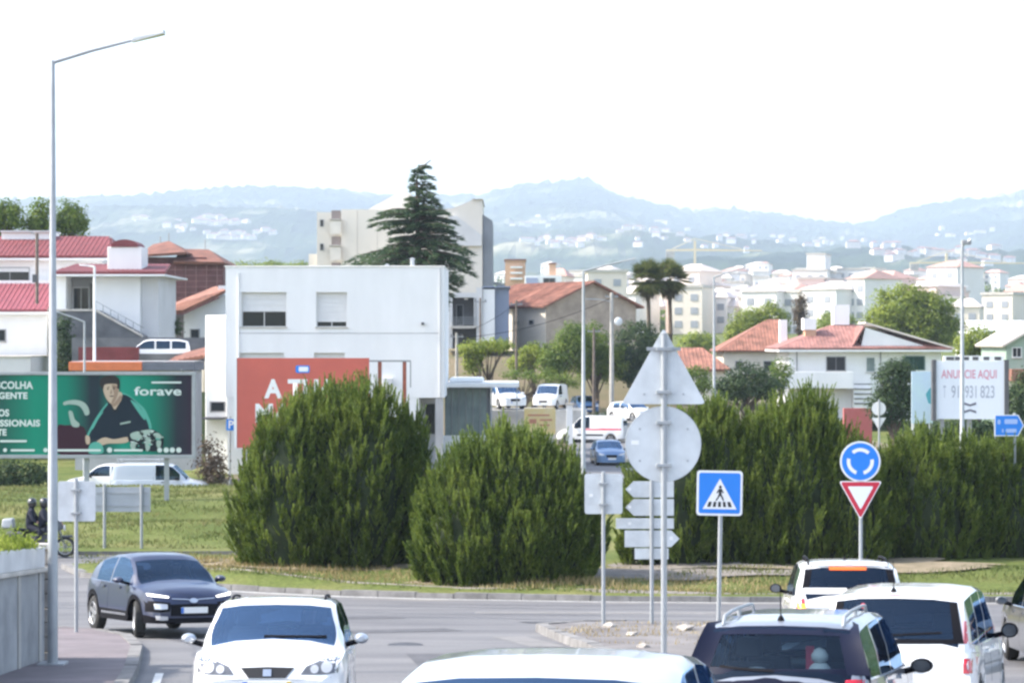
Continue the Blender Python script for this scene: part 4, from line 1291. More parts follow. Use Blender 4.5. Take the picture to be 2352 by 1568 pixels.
# ------------------------------------------------------------------ lamp posts
def lamp_post(label, x, y, top_z, arm, rise, head=0.55, r0=0.085, r1=0.045, arm_y=0.0, group=None, zg=None, m_='galvanised', kind='plain'):
    z0 = (G(x, y) + (0.12 if zg is None else 0)) if zg is None else zg
    root = thing('street_lamp', label, 'street lamp', (x, y, z0), group=group)
    h = top_z - z0
    MB().tube([(0, 0, -.05), (0, 0, h * .33), (0, 0, h * .331), (0, 0, h)], [r0 * 1.12, r0 * 1.05, r0, r1], 14).build('pole', M[m_], root, smooth=50)
    MB().box(-.2, .2, -.2, .2, -.05, .03).build('base_plate', M[m_], root)
    L = math.hypot(arm, rise)
    if arm:
        MB().tube([(0, 0, h - .03), (arm * .5, arm_y * .5, h + rise * .5), (arm, arm_y, h + rise)], [r1, r1 * .85, r1 * .7], 10).build('arm', M[m_], root, smooth=50)
    ux, uy, uz = (arm / L, arm_y / max(L, .01), rise / L) if L > .01 else (1, 0, 0)
    p0, p1 = Vector((arm, arm_y, h + rise)), Vector((arm, arm_y, h + rise)) + Vector((ux, uy, uz)) * head
    w = 0.13 if kind == 'plain' else .2
    a = [p0 + Vector((0, -w * .5, -.02)), p0 + Vector((0, w * .5, -.02)), p0 + Vector((0, w * .4, .05)), p0 + Vector((0, -w * .4, .05))]
    b = [p1 + Vector((0, -w, -.02)), p1 + Vector((0, w, -.02)), p1 + Vector((0, w * .7, .03)), p1 + Vector((0, -w * .7, .03))]
    hd = MB().hull(a, b).build('lamp_head', M[m_], root, bevel=.01)
    MB().hull([q + Vector((0, 0, -.012)) for q in (a[0], a[1], b[1], b[0])], [q + Vector((0, 0, -.002)) for q in (a[0], a[1], b[1], b[0])]).build('lens', M['lamp_clear'], hd)
    return root
lamp_post('tall grey street lamp beside the garden wall at left, arm reaching right', -6.88, 36.2, P(117, 139, 36.2).z, 1.19, .30, .50, r0=.07, r1=.032)
lamp_post('pale street lamp rising in front of the white ambulance, arm reaching right', P(1340, 0, 115).x, 115, P(0, 622, 115).z, 1.9, .46, .6, r0=.10, r1=.06)
q = lamp_post('grey street lamp with small boxy head before the advertisement board at right', P(2210, 0, 85).x, 85, P(0, 566, 85).z, .05, .05, .30, r0=.085, r1=.05, kind='wide')
MB().box(-.02, .30, -.14, .14, 0, .16).build('lamp_box', M['frame_grey'], q, bevel=.02).location = (.0, 0, P(0, 562, 85).z - q.location.z)
lamp_post('thin pale street lamp above the shrubs left of the orange roof', P(1640, 0, 140).x, 140, P(0, 636, 140).z, 1.8, .55, .6, r0=.09, r1=.05)
lamp_post('white street lamp in front of the house with the white chimney block', P(217, 0, 124).x, 124, P(0, 612, 124).z, -.32, .03, .45, r0=.08, r1=.06, m_='sign_white')
lamp_post('short pale street lamp behind the green billboard, arm reaching left', P(194, 0, 118).x, 118, P(0, 738, 118).z, -1.2, .42, .5, r0=.07, r1=.05)

def utility_pole(label, px, y, top, m_='concrete', r=.12, lamp=None, z0=None):
    x = P(px, 0, y).x
    zb = G(x, y) - .1 if z0 is None else z0
    root = thing('utility_pole', label, 'pole', (x, y, zb))
    h = P(0, top, y).z - zb
    MB().tube([(0, 0, 0), (0, 0, h)], [r * 1.2, r * .75], 10).build('pole', M[m_], root, smooth=50)
    MB().box(-.5, .5, -.05, .05, h - .35, h - .25).build('crossarm', M['frame_grey'], root)
    for k in (-.4, 0, .4):
        MB().lathe([(.03, 0), (.06, .04), (.03, .08), (.05, .12), (0.0, .15)], 8, 'z', 0, (k, 0, h - .25)).build('insulator', M['dark_grey'], root)
    if lamp:
        MB().tube([(0, -.1, h - .7), (lamp * .6, -.1, h - .55), (lamp, -.1, h - .5)], .04, 6).hull([(lamp, -.2, h - .55), (lamp, 0, h - .55), (lamp, 0, h - .45), (lamp, -.2, h - .45)], [(lamp * 1.7, -.2, h - .52), (lamp * 1.7, 0, h - .52), (lamp * 1.7, 0, h - .46), (lamp * 1.7, -.2, h - .46)]).build('lamp_arm', M['galvanised'], root)
    return root
u1 = utility_pole('concrete utility pole with small lamp, right of the gabled house', 1405, 186, 672, 'concrete', .17, -1.2)
MB().lathe([(0, .0), (.2, .03), (.32, .10)], 20, 'y').build('dish', M['sign_back'], u1).location = (.5, -.3, (672 - 735) / FPX * -186 * -1 + (P(0, 672, 186).z - G(u1.location.x, 186)))
utility_pole('short bare wooden pole between the trees and the utility pole', 1364, 188, 752, 'pole_wood', .12)
utility_pole('dark wooden pole before the cream front of the gabled house', 1186, 192, 690, 'pole_wood', .11)
utility_pole('dark utility pole beside the balconied grey building', 1103, 190, 684, 'pole_wood', .10)
utility_pole('grey concrete pole left of the balconied grey building', 1049, 180, 764, 'concrete', .13)




# ------------------------------------------------------------------ road signs
def sign_post(label, px, y, top, r=.035, name='road_sign', cat='road sign', group=None, foot=0.14, lean=0.0):
    x = P(px, 0, y).x
    z0 = G(x, y) + foot
    root = thing(name, label, cat, (x, y, z0), group=group, rot=(0, lean, 0))
    h = P(0, top, y).z - z0
    MB().tube([(0, 0, -.1), (0, 0, h)], r, 12).lathe([(r, h), (r * 1.1, h + .01), (0, h + .03)], 12).build('post', M['galvanised'], root, smooth=50)
    def loc(qx, qy): return ((qx - px) * y / FPX, P(0, qy, y).z - z0)
    return root, loc, y / FPX

def panel(root, poly, y0, y1, m_, name='sign_panel'):
    return MB().prism(poly, y0, y1).build(name, M[m_] if isinstance(m_, str) else m_, root)
def flat(root, poly, y0, m_, name='printed_shape'):
    """thin printed film facing the camera"""
    return MB().prism(poly, y0 - .0012, y0).build(name, M[m_], root)

def clamps(root, zs, r=.035, y0=0.0):
    for z in zs:
        MB().box(-.09, .09, -r - .012, r + .012, z - .02, z + .02).build('clamp', M['galvanised'], root, bevel=.004)

# backs of the large triangle and disc
root, loc, k = sign_post('tall post holding the grey backs of a triangle sign and a large round sign', 1525, 28.4, 768, .036)
tri = round_poly([loc(1525, 752), loc(1428, 928), loc(1622, 928)], .06)
tr = panel(root, tri, .045, .06, 'sign_back', 'triangle_sign')
MB().prism(round_poly([loc(1525, 775), loc(1482, 852), loc(1568, 852)], .03)[:0] or [loc(1486, 805 + 0), loc(1564, 805), loc(1564, 797), loc(1486, 797)], .025, .045).build('brace', M['galvanised'], tr)
cx_, cz_ = loc(1524, 1020)
dsk = panel(root, circle(cx_, cz_, 87 * k, 48), .045, .06, 'sign_back', 'round_sign')
MB().lathe([(87 * k, .0), (87 * k + .004, .012), (87 * k - .004, .024)], 48, 'y', 0, (cx_, .04, cz_)).build('rim', M['galvanised'], dsk)
clamps(root, [loc(0, 801)[1], loc(0, 900)[1], loc(0, 970)[1], loc(0, 1068)[1]], .036)
def sticker(root, a, b, t, u, y=.042):
    p0, p1 = loc(a, u), loc(b, t)
    MB().box(p0[0], p1[0], y, y + .002, p0[1], p1[1]).build('sticker', M['sign_white'], root)
sticker(root, 1450, 1468, 1011, 1021)
for (a, b) in ((1470, 985), (1580, 985), (1470, 1058), (1580, 1058), (1480, 905), (1570, 905)):
    q0 = loc(a, b); MB().lathe([(.0, -.008), (.012, -.008), (.012, .004)], 8, 'y', 0, (q0[0], .042, q0[1])).build('bolt', M['galvanised'], root)
# square back on the tip of the island
root, loc, k = sign_post('small square sign seen from behind on its own post', 1386, 47.6, 1085, .038)
p0, p1 = loc(1343, 1180), loc(1430, 1088)
panel(root, rrect(p0[0], p1[0], p0[1], p1[1], .05), .045, .058, 'sign_back')
clamps(root, [loc(0, 1110)[1], loc(0, 1158)[1]], .038)
sticker(root, 1354, 1362, 1134, 1141)
# direction arrows seen from behind
root, loc, k = sign_post('post with five direction boards seen from behind', 1497, 48.0, 1100, .04, 'direction_sign')
def arrow(l, r, t, b, tip):
    (xl, zt), (xr, zb_) = loc(l, t), loc(r, b)
    zm = (zt + zb_) / 2; a = (zt - zb_) * .5
    if tip == 'l': poly = [(xl, zm), (xl + a, zb_), (xr, zb_), (xr, zt), (xl + a, zt)]
    elif tip == 'r': poly = [(xl, zb_), (xr - a, zb_), (xr, zm), (xr - a, zt), (xl, zt)]
    else: poly = [(xl, zb_), (xr, zb_), (xr, zt), (xl, zt)]
    panel(root, poly, .045, .062, 'sign_back', 'arrow_board')
arrow(1437, 1548, 1105, 1142, 'l'); arrow(1437, 1548, 1146, 1184, 'l'); arrow(1415, 1548, 1190, 1214, 's'); arrow(1435, 1561, 1218, 1256, 'r'); arrow(1458, 1536, 1259, 1284, 's')
for yy_ in (1123, 1164, 1202): sticker(root, 1443, 1450, yy_ - 3, yy_ + 3)
sticker(root, 1538, 1546, 1232, 1240)
# pedestrian crossing
root, loc, k = sign_post('blue square pedestrian crossing sign with a white triangle', 1649, 37.0, 1090, .034, lean=R(1.0))
p0, p1 = loc(1593, 1183), loc(1698, 1080)
panel(root, rrect(p0[0], p1[0], p0[1], p1[1], .05), -.055, -.04, 'sign_white')
b_ = 5 * k
flat(root, rrect(p0[0] + b_, p1[0] - b_, p0[1] + b_, p1[1] - b_, .035), -.056, 'sign_blue')
flat(root, [loc(1646, 1098), loc(1607, 1168), loc(1685, 1168)], -.0582, 'sign_white', 'white_triangle')
yy = -.0604
for k2, (a, b) in enumerate(((1617, 1625), (1630, 1637), (1642, 1649), (1654, 1661), (1666, 1674))):
    mid = 1646
    t0 = .86
    flat(root, [loc(mid + (a - mid) * t0, 1151), loc(mid + (b - mid) * t0, 1151), loc(b, 1163), loc(a, 1163)], yy, 'sign_black', 'crossing_stripe')
hx, hz_ = loc(1647, 1117)
flat(root, circle(hx, hz_, 3.4 * k, 14), yy, 'sign_black', 'walking_figure_head')
fig = [(1644, 1121), (1650, 1121), (1655, 1130), (1653.5, 1132), (1650, 1127.5), (1650, 1134), (1654, 1142), (1656, 1149), (1653, 1149), (1650, 1142), (1646.5, 1137), (1643, 1143), (1639, 1149), (1636, 1148), (1640.5, 1141), (1643.5, 1133), (1643.5, 1128), (1640, 1132), (1638, 1130.5)]
flat(root, [loc(*q_) for q_ in fig], yy, 'sign_black', 'walking_figure')
clamps(root, [loc(0, 1105)[1], loc(0, 1160)[1]], .034)
# roundabout and give way
root, loc, k = sign_post('blue roundabout disc above a red and white give way triangle', 1977, 42.2, 1016, .033)
cx_, cz_ = loc(1975, 1059)
panel(root, circle(cx_, cz_, 46.5 * k, 48), -.055, -.04, 'sign_white', 'roundabout_sign')
flat(root, circle(cx_, cz_, 42.5 * k, 48), -.056, 'sign_blue')
for a0 in (90, 210, 330):
    ro, ri = 31 * k, 23 * k
    aa = [R(a0 - 44 + 84 * t / 14) for t in range(15)]
    flat(root, [(cx_ + ro * math.cos(t), cz_ + ro * math.sin(t)) for t in aa] + [(cx_ + ri * math.cos(t), cz_ + ri * math.sin(t)) for t in reversed(aa)], -.0582, 'sign_white', 'circling_arrow')
T3 = [loc(1926, 1104), loc(1975.5, 1193), loc(2025, 1104)]
def inset3(T, f_):
    c_ = (sum(p[0] for p in T) / 3, sum(p[1] for p in T) / 3)
    return [(c_[0] + (p[0] - c_[0]) * f_, c_[1] + (p[1] - c_[1]) * f_) for p in T]
panel(root, round_poly(T3, .06), -.055, -.04, 'sign_white', 'give_way_sign')
flat(root, round_poly(inset3(T3, .93), .05), -.056, 'sign_red')
flat(root, round_poly(inset3(T3, .60), .03), -.0582, 'sign_white')
# left side: two boards seen from behind
root, loc, k = sign_post('pale rectangular sign seen from behind, by the left lamp post', 175, 45.0, 1100, .036, foot=.12)
p0, p1 = loc(132, 1197), loc(218, 1105)
panel(root, rrect(p0[0], p1[0], p0[1], p1[1], .04), .045, .058, 'sign_back')
clamps(root, [loc(0, 1125)[1], loc(0, 1178)[1]], .036)
root, loc, k = sign_post('wide grey board on two posts seen from behind on the grass', 240, 77.5, 1112, .05, foot=.12)
xr = loc(325, 0)[0]
MB().tube([(xr, 0, -.1), (xr, 0, loc(0, 1112)[1])], .05, 10).build('post', M['galvanised'], root, smooth=50)
p0, p1 = loc(218, 1175), loc(345, 1118)
panel(root, [(p0[0], p0[1]), (p1[0], p0[1]), (p1[0], p1[1]), (p0[0], p1[1])], .055, .075, 'sign_back_dull')
for zz in (1132, 1162): MB().box(p0[0] + .05, p1[0] - .05, .03, .055, loc(0, zz + 2)[1], loc(0, zz - 2)[1]).build('brace', M['galvanised'], root)
# far pair of backs on the right
root, loc, k = sign_post('far white round sign above an inverted triangle, by the red wall', 2019, 121, 918, .05, foot=0)
cx_, cz_ = loc(2019, 938)
panel(root, circle(cx_, cz_, 16 * k, 28), .055, .075, 'sign_white', 'round_sign')
panel(root, [loc(2003, 959), loc(2035, 959), loc(2019, 987)], .055, .075, 'sign_white', 'triangle_sign')
# blue direction board at the right edge
root, loc, k = sign_post('blue arrow direction board with white lettering at the right edge', 2330, 72.5, 950, .05, 'direction_sign', foot=.2)
pz = [loc(2283, 952), loc(2338, 952), loc(2351, 976), loc(2338, 1001), loc(2283, 1001)]
panel(root, pz, -.07, -.052, 'sign_white')
c_ = loc(2316, 976)
flat(root, [(c_[0] + (p[0] - c_[0]) * .93, c_[1] + (p[1] - c_[1]) * .92) for p in pz], -.0712, 'sign_blue')
for (a, b, t, u) in ((2290, 2297, 963, 974), (2306, 2336, 962, 973), (2300, 2304, 984, 993), (2309, 2334, 984, 993)):
    p0, p1 = loc(a, u), loc(b, t)
    flat(root, rrect(p0[0], p1[0], p0[1], p1[1], .03, 3), -.0735, 'sign_pale_print', 'faded_print')
# ------------------------------------------------------------------ advertising boards
mat('ad_green', (0.012, 0.15, 0.10), 0.5)
mat('ad_white', (0.62, 0.70, 0.66), 0.5)
mat('ad_dark', (0.018, 0.024, 0.030), 0.5, spec=0.1)
mat('ad_shirt', (0.014, 0.024, 0.036), 0.5, spec=0.1)
mat('ad_skin', (0.50, 0.38, 0.27), 0.5)
mat('ad_skin_shade', (0.30, 0.20, 0.135), 0.5)
mat('ad_hair', (0.035, 0.03, 0.028), 0.5, spec=0.1)
mat('ad_teal', (0.10, 0.38, 0.30), 0.5, spec=0.1)
mat('ad_metal', (0.32, 0.42, 0.36), 0.5)
mat('ad_maroon', (0.045, 0.018, 0.028), 0.5, spec=0.1)
def ad_backdrop():
    """printed green photograph ground: brighter centre, dark edges, part of the print"""
    m, n, l, bs = newmat('ad_backdrop')
    tc = n.new('ShaderNodeTexCoord')
    sx = n.new('ShaderNodeSeparateXYZ'); l.new(tc.outputs['Object'], sx.inputs[0])
    def ramp(out, pts):
        mr = n.new('ShaderNodeMapRange'); mr.inputs['From Min'].default_value = -4.2; mr.inputs['From Max'].default_value = 3.7
        l.new(out, mr.inputs['Value'])
        r = n.new('ShaderNodeValToRGB'); e = r.color_ramp.elements
        e[0].position, e[0].color = pts[0][0], (*pts[0][1], 1)
        e[1].position, e[1].color = pts[-1][0], (*pts[-1][1], 1)
        for p, c_ in pts[1:-1]: k = e.new(p); k.color = (*c_, 1)
        l.new(mr.outputs[0], r.inputs['Fac'])
        return r.outputs[0]
    o = ramp(sx.outputs['X'], [(0.0, (0.02, .05, .05)), (.22, (.008, .24, .15)), (.38, (.006, .20, .13)), (.50, (.018, .03, .04)), (.54, (.016, .03, .04)), (.66, (.012, .27, .18)), (.80, (.008, .20, .13)), (.93, (.02, .03, .04)), (1.0, (.03, .02, .035))])
    l.new(o, bs.inputs['Base Color'])
    bs.inputs['Roughness'].default_value = 0.6
    bs.inputs['Specular IOR Level'].default_value = 0.15
    M['ad_backdrop'] = m
ad_backdrop()

def green_board():
    Y = 95.0; px0, py0 = 222, 1052
    k = Y / FPX
    x0 = P(px0, 0, Y).x; zb = P(0, py0, Y).z
    zg = G(x0, Y) + .1
    root = thing('billboard', 'long green school billboard with a printed young man in dark polo', 'billboard', (x0, Y, zg))
    def L_(px, py): return ((px - px0) * k, P(0, py, Y).z - zg)
    p0, p1 = L_(-60, 1044), L_(441, 861)
    MB().box(p0[0], p1[0], 0, .10, p0[1], p1[1]).build('board', M['ad_backdrop'], root)
    fr = [(L_(-66, 1052), L_(449, 1044)), (L_(-66, 861), L_(449, 854))]
    for a, b in fr: MB().box(a[0], b[0], -.06, .14, a[1], b[1]).build('frame_bar', M['galvanised'], root, bevel=.01)
    a, b = L_(441, 1044), L_(449, 861)
    MB().box(a[0], b[0], -.06, .14, a[1] + .002, b[1] - .002).build('frame_bar', M['galvanised'], root, bevel=.01)
    for px in (-20, 197, 381):
        x = L_(px, 0)[0]
        MB().box(x - .09, x + .09, .145, .30, -.2, L_(0, 860)[1]).build('post', M['galvanised'], root)
    for px in (30, 120, 225, 330, 420):
        x = L_(px, 0)[0]
        MB().tube([(x, .05, L_(0, 854)[1]), (x, -.5, L_(0, 848)[1])], .02, 6).build('lamp_bracket', M['galvanised'], root) if px in (420,) else None
    def pr(pts, y, m_, name): return MB().prism([L_(*q) for q in pts], -y - .004, -y).build(name, M[m_], root)
    def bezier(pts, n=6):
        out = []
        m_ = len(pts)
        for i in range(m_):
            p0, p1, p2, p3 = [Vector(pts[(i + d) % m_]) for d in (-1, 0, 1, 2)]
            for t in range(n):
                u = t / n
                q = .5 * ((2 * p1) + (p2 - p0) * u + (2 * p0 - 5 * p1 + 4 * p2 - p3) * u * u + (3 * p1 - p0 - 3 * p2 + p3) * u ** 3)
                out.append((q.x, q.y))
        return out
    # printed picture
    pr(bezier([(132, 1040), (132, 980), (150, 976), (190, 979), (200, 1005), (205, 1042)]), .004, 'ad_maroon', 'printed_machine')
    pr(bezier([(148, 922), (172, 918), (192, 923), (203, 936), (205, 950), (196, 953), (190, 941), (180, 931), (160, 928), (147, 930)]), .010, 'ad_metal', 'printed_robot_arm')
    pr(bezier([(158, 944), (166, 945), (172, 962), (182, 972), (180, 980), (166, 978), (160, 960)]), .010, 'ad_metal', 'printed_robot_arm')
    pr(bezier([(232, 942), (262, 910), (287, 903), (318, 925), (336, 945), (348, 985), (320, 1000), (300, 1010), (262, 1016), (222, 1006), (200, 1006), (206, 985)]), .008, 'ad_teal', 'printed_glow')
    pr(bezier([(234, 946), (262, 914), (287, 906), (315, 926), (330, 950), (342, 986), (318, 1002), (290, 1010), (258, 1016), (222, 1008), (204, 1006), (212, 984)]), .013, 'ad_shirt', 'printed_polo_shirt')
    pr(bezier([(247, 895), (262, 903), (278, 900), (281, 918), (264, 940), (252, 922)]), .018, 'ad_skin', 'printed_neck')
    pr(bezier([(237, 878), (243, 872), (262, 872), (270, 880), (273, 900), (264, 922), (254, 926), (244, 914), (238, 898)]), .023, 'ad_skin', 'printed_face')
    pr(bezier([(230, 884), (231, 870), (244, 863), (262, 862), (274, 872), (274, 892), (269, 890), (268, 882), (250, 881), (240, 884), (237, 894)]), .028, 'ad_hair', 'printed_hair')
    for (x, y) in ((248, 893), (262, 892)): pr(circle(x, y, 2.2, 10, 1.4), .028, 'ad_hair', 'printed_eye')
    pr([(246, 889), (252, 888), (252, 889.6), (246, 890.4)], .028, 'ad_hair', 'printed_brow'); pr([(259, 888), (266, 888.6), (266, 890), (259, 889.6)], .028, 'ad_hair', 'printed_brow')
    pr(bezier([(251, 909), (257, 908), (262, 908.5), (257, 911)]), .028, 'ad_maroon', 'printed_mouth')
    pr(bezier([(222, 1014), (240, 1004), (262, 1008), (292, 1003), (298, 1010), (285, 1017), (250, 1018), (232, 1022)]), .018, 'ad_skin', 'printed_forearm')
    pr(bezier([(197, 1000), (206, 1003), (206, 1018), (198, 1018)]), .018, 'ad_skin', 'printed_hand')
    pr(bezier([(207, 1020), (222, 1014), (235, 1022), (236, 1040), (205, 1040)]), .023, 'ad_teal', 'printed_gear')
    pr(bezier([(294, 1000), (312, 990), (340, 984), (362, 992), (375, 1006), (372, 1030), (350, 1036), (320, 1030), (300, 1018)]), .023, 'ad_dark', 'printed_engine')
    for q in ([(300, 996), (318, 990), (330, 996), (318, 1012), (304, 1008)], [(322, 990), (345, 986), (352, 992), (336, 1002), (326, 1000)], [(352, 996), (364, 994), (372, 1004), (362, 1008)], [(300, 1018), (312, 1014), (310, 1032), (302, 1030)], [(334, 1006), (346, 1004), (344, 1030), (336, 1034)], [(360, 1012), (370, 1012), (368, 1026), (361, 1026)]):
        pr(bezier(q), .028, 'ad_metal', 'printed_engine_part')
    rr_ = random.Random(12)
    for q in range(46):                                   # small parts of the printed engine
        x, y = rr_.gauss(338, 20), rr_.gauss(1010, 10)
        if not (298 < x < 374 and 989 < y < 1034): continue
        a_, r1, r2 = rr_.uniform(0, 3.1), rr_.uniform(2, 7), rr_.uniform(.8, 2.4)
        pr([(x + r1 * math.cos(a_ + t) * (1 if t % 3.14 < .1 else .4), y + r2 * math.sin(a_ + t)) for t in (0, 1.57, 3.14, 4.71)], .033 + q * .0002, rr_.choice(['ad_metal', 'ad_dark', 'ad_teal', 'ad_white', 'ad_dark']), 'printed_engine_part')
    pr(bezier([(257, 884), (269, 886), (272, 900), (264, 921), (256, 925), (262, 905)]), .0265, 'ad_skin_shade', 'printed_cheek_shade')
    pr(bezier([(256, 893), (258, 902), (255, 905), (253, 903)]), .029, 'ad_skin_shade', 'printed_nose')
    pr(bezier([(249, 921), (262, 925), (276, 908), (280, 914), (266, 932), (254, 930)]), .0205, 'ad_skin_shade', 'printed_neck_shade')
    pr([(246, 918), (252, 922), (264, 942), (262, 948), (248, 928)], .0225, 'ad_dark', 'printed_collar'); pr([(282, 905), (286, 910), (268, 948), (264, 942), (279, 918)], .0225, 'ad_dark', 'printed_collar')
    pr(bezier([(300, 918), (318, 930), (334, 958), (330, 962), (312, 938)]), .0165, 'ad_teal', 'printed_sleeve_light'); pr(bezier([(238, 944), (226, 962), (214, 984), (211, 982), (222, 960)]), .0165, 'ad_teal', 'printed_sleeve_light')
    pr([(276, 971), (300, 966), (300, 970), (276, 975)], .018, 'ad_metal', 'printed_badge')
    def tx(s_, right, base, capx, m_='ad_white', bold=.02, width=None, align='RIGHT'):
        x, z = L_(right, base)
        lettering('lettering', s_, capx * k / .70, (x, -.016 if m_ == 'ad_white' else -.03, z), M[m_], root, bold, align, 1.0, width * k if width else None)
    tx('A ESCOLHA', 75, 892, 16, bold=.014, width=118); tx('INTELIGENTE', 63, 915, 14, bold=.014, width=128)
    tx('DOS', 21, 955, 15, bold=.014, width=40); tx('PROFISSIONAIS', 92, 978, 14, bold=.014, width=152); tx('DA TUA GENTE', 15, 999, 14, bold=.014, width=140)
    tx('forave', 309, 907, 19, bold=.010, width=108, align='LEFT')
    # small unreadable print: a heading line, an address line and round marks
    for (a, b, t, u) in ((348, 417, 876, 880), (0, 62, 1010, 1015), (25, 80, 1031, 1036), (120, 232, 1031, 1036), (262, 328, 1031, 1036)):
        p0, p1 = L_(a, u), L_(b, t)
        MB().prism(rrect(p0[0], p1[0], p0[1], p1[1], .03, 3), -.034, -.030).build('small_print', M['ad_white'], root)
    for (x, r) in ((12, 4.5), (105, 5), (252, 6), (367, 5.5), (382, 6), (396, 6), (411, 6)):
        pr(circle(x, 1033, r, 16), .031, 'ad_white', 'printed_dot')
green_board()

def red_board():
    Y = 116.0; px0 = 690; k = Y / FPX
    x0 = P(px0, 0, Y).x; zg = G(x0, Y)
    root = thing('billboard', 'red billboard with white capital letters behind the tall shrub', 'billboard', (x0, Y, zg))
    def L_(px, py): return ((px - px0) * k, P(0, py, Y).z - zg)
    m_ = mat('ad_red', (0.56, 0.115, 0.082), 0.5, var=.10, scale=.5)
    a, b = L_(539, 1028), L_(848, 822)
    MB().box(a[0], b[0], 0, .12, a[1], b[1]).build('board', m_, root)
    MB().box(a[0] - .02, a[0] + .10, -.03, .15, a[1], b[1] + .05).build('edge_strip', M['sign_white'], root)
    for px in (560, 650, 740, 830):
        x = L_(px, 0)[0]
        MB().box(x - .08, x + .08, .125, .28, -.1, L_(0, 830)[1]).build('post', M['rust_red'], root)
    def tx(s_, left, base, capx, w): lettering('lettering', s_, capx * k / .70, (L_(left, 0)[0], -.004, L_(0, base)[1]), M['sign_white'], root, .05, 'LEFT', 1.0, w * k)
    tx('A TUA', 610, 912, 40, 165); tx('MARCA', 585, 968, 40, 200)
    p0, p1 = L_(679, 856), L_(711, 839)
    MB().prism(rrect(p0[0], p1[0], p0[1], p1[1], .08), -.012, -.0).build('blue_emblem', M['sign_blue'], root)
    p0, p1 = L_(686, 853), L_(708, 842)
    MB().prism(rrect(p0[0], p1[0], p0[1], p1[1], .06), -.018, -.013).build('white_print', M['sign_white'], root)
    # bare frame standing to its right
    fr = thing('board_frame', 'bare rusty board frame right of the red billboard', 'frame', (P(905, 0, Y + .5).x, Y + .5, G(P(905, 0, Y).x, Y)))
    def Q(px, py): return ((px - 905) * k, P(0, py, Y).z - zg)
    for px in (872, 929):
        x = Q(px, 0)[0]
        MB().box(x - .09, x + .09, 0, .15, -.1, Q(0, 829)[1]).build('post', M['rust_red'], fr)
    MB().box(Q(848, 0)[0], Q(944, 0)[0], -.04, -.005, Q(0, 831)[1], Q(0, 827)[1]).build('rail', M['frame_grey'], fr)
    x = Q(943, 0)[0]; MB().box(x - .03, x + .03, -.002, .08, Q(0, 890)[1], Q(0, 831)[1]).build('rail', M['frame_grey'], fr)
red_board()

def right_board():
    Y = 112.0; px0 = 2228; k = Y / FPX
    x0 = P(px0, 0, Y).x; zg = G(x0, Y)
    root = thing('billboard', 'white advertisement board with pink heading and black frame on the right', 'billboard', (x0, Y, zg), rz=R(-3))
    def L_(px, py): return ((px - px0) * k, P(0, py, Y).z - zg)
    a, b = L_(2150, 962), L_(2306, 829)
    MB().box(a[0], b[0], 0, .5, a[1], b[1]).build('board', mat('ad_pale', (.70, .73, .80), .5), root)
    c_, d = L_(2142, 966), L_(2151, 826)
    MB().box(c_[0], d[0] - .01, -.08, .52, c_[1], d[1]).build('frame_side', M['dark_grey'], root)
    c_, d = L_(2306, 964), L_(2316, 826)
    MB().box(c_[0] + .01, d[0], -.08, .52, c_[1], d[1]).build('frame_side', M['dark_grey'], root)
    c_, d = L_(2168, 829), L_(2305, 817)
    MB().box(c_[0], d[0], .05, .3, c_[1] + .01, d[1]).build('header', M['sign_white'], root)
    for (u, w) in ((2174, 2192), (2194, 2205), (2212, 2226), (2234, 2247), (2259, 2272), (2284, 2299)):
        p0, p1 = L_(u, 827), L_(w, 819)
        MB().prism([(p0[0], p0[1]), (p1[0], p0[1]), (p1[0], p1[1]), (p0[0], p1[1])], .03, .048).build('header_print', M['dark_grey'], root)
    pk = mat('ad_pink', (.60, .25, .33), .5); gy_ = mat('ad_grey', (.13, .13, .17), .5)
    lettering('lettering', 'ANUNCIE AQUI', 19 * k / .7, (L_(2163, 0)[0], -.004, L_(0, 868)[1]), pk, root, .01, width=126 * k)
    pg_ = mat('ad_pale_grey', (.36, .38, .46), .5)
    for (u, w, t_) in ((2167, 6, 'T'), (2185, 17, '91'), (2216, 26, '931'), (2251, 32, '823')):
        lettering('lettering', t_, 28 * k / .7, (L_(u, 0)[0], -.004, L_(0, 913)[1]), pg_, root, .006, width=w * k)
    for s_ in (1, -1):
        m0 = 936
        poly = [(2214, m0 - s_ * 13), (2228, m0 - s_ * 8), (2242, m0 - s_ * 13), (2242, m0 - s_ * 7), (2228, m0 - s_ * 3), (2214, m0 - s_ * 7)]
        MB().prism([L_(*q) for q in poly], -.006, -.002).build('bow_emblem', gy_, root)
    for px in (2165, 2228, 2290):
        x = L_(px, 0)[0]
        MB().box(x - .1, x + .1, .15, .35, -.1, L_(0, 962)[1] - .002).build('post', M['frame_grey'], root)
    # pale green poster on its left
    pt = thing('poster_stand', 'pale blue and green poster left of the white advertisement board', 'poster', (P(2118, 0, 114).x, 114, G(P(2118, 0, 114).x, 114)))
    def Q(px, py): return ((px - 2118) * 114 / FPX, P(0, py, 114).z - pt.location.z)
    a, b = Q(2094, 972), Q(2142, 853)
    MB().box(a[0], b[0], 0, .10, a[1], b[1]).build('board', mat('poster_pale', (.55, .72, .74), .5, c2=(.50, .62, .76), scale=.7), pt)
    MB().prism([Q(*q) for q in ((2126, 905), (2136, 890), (2142, 892), (2142, 930), (2132, 925))], -.006, -.001).build('printed_shape', mat('poster_teal', (.08, .36, .42), .5), pt)
    for px in (2098, 2138):
        x = Q(px, 0)[0]; MB().box(x - .06, x + .06, .105, .2, -.1, Q(0, 860)[1]).build('post', M['sign_white'], pt)
right_board()

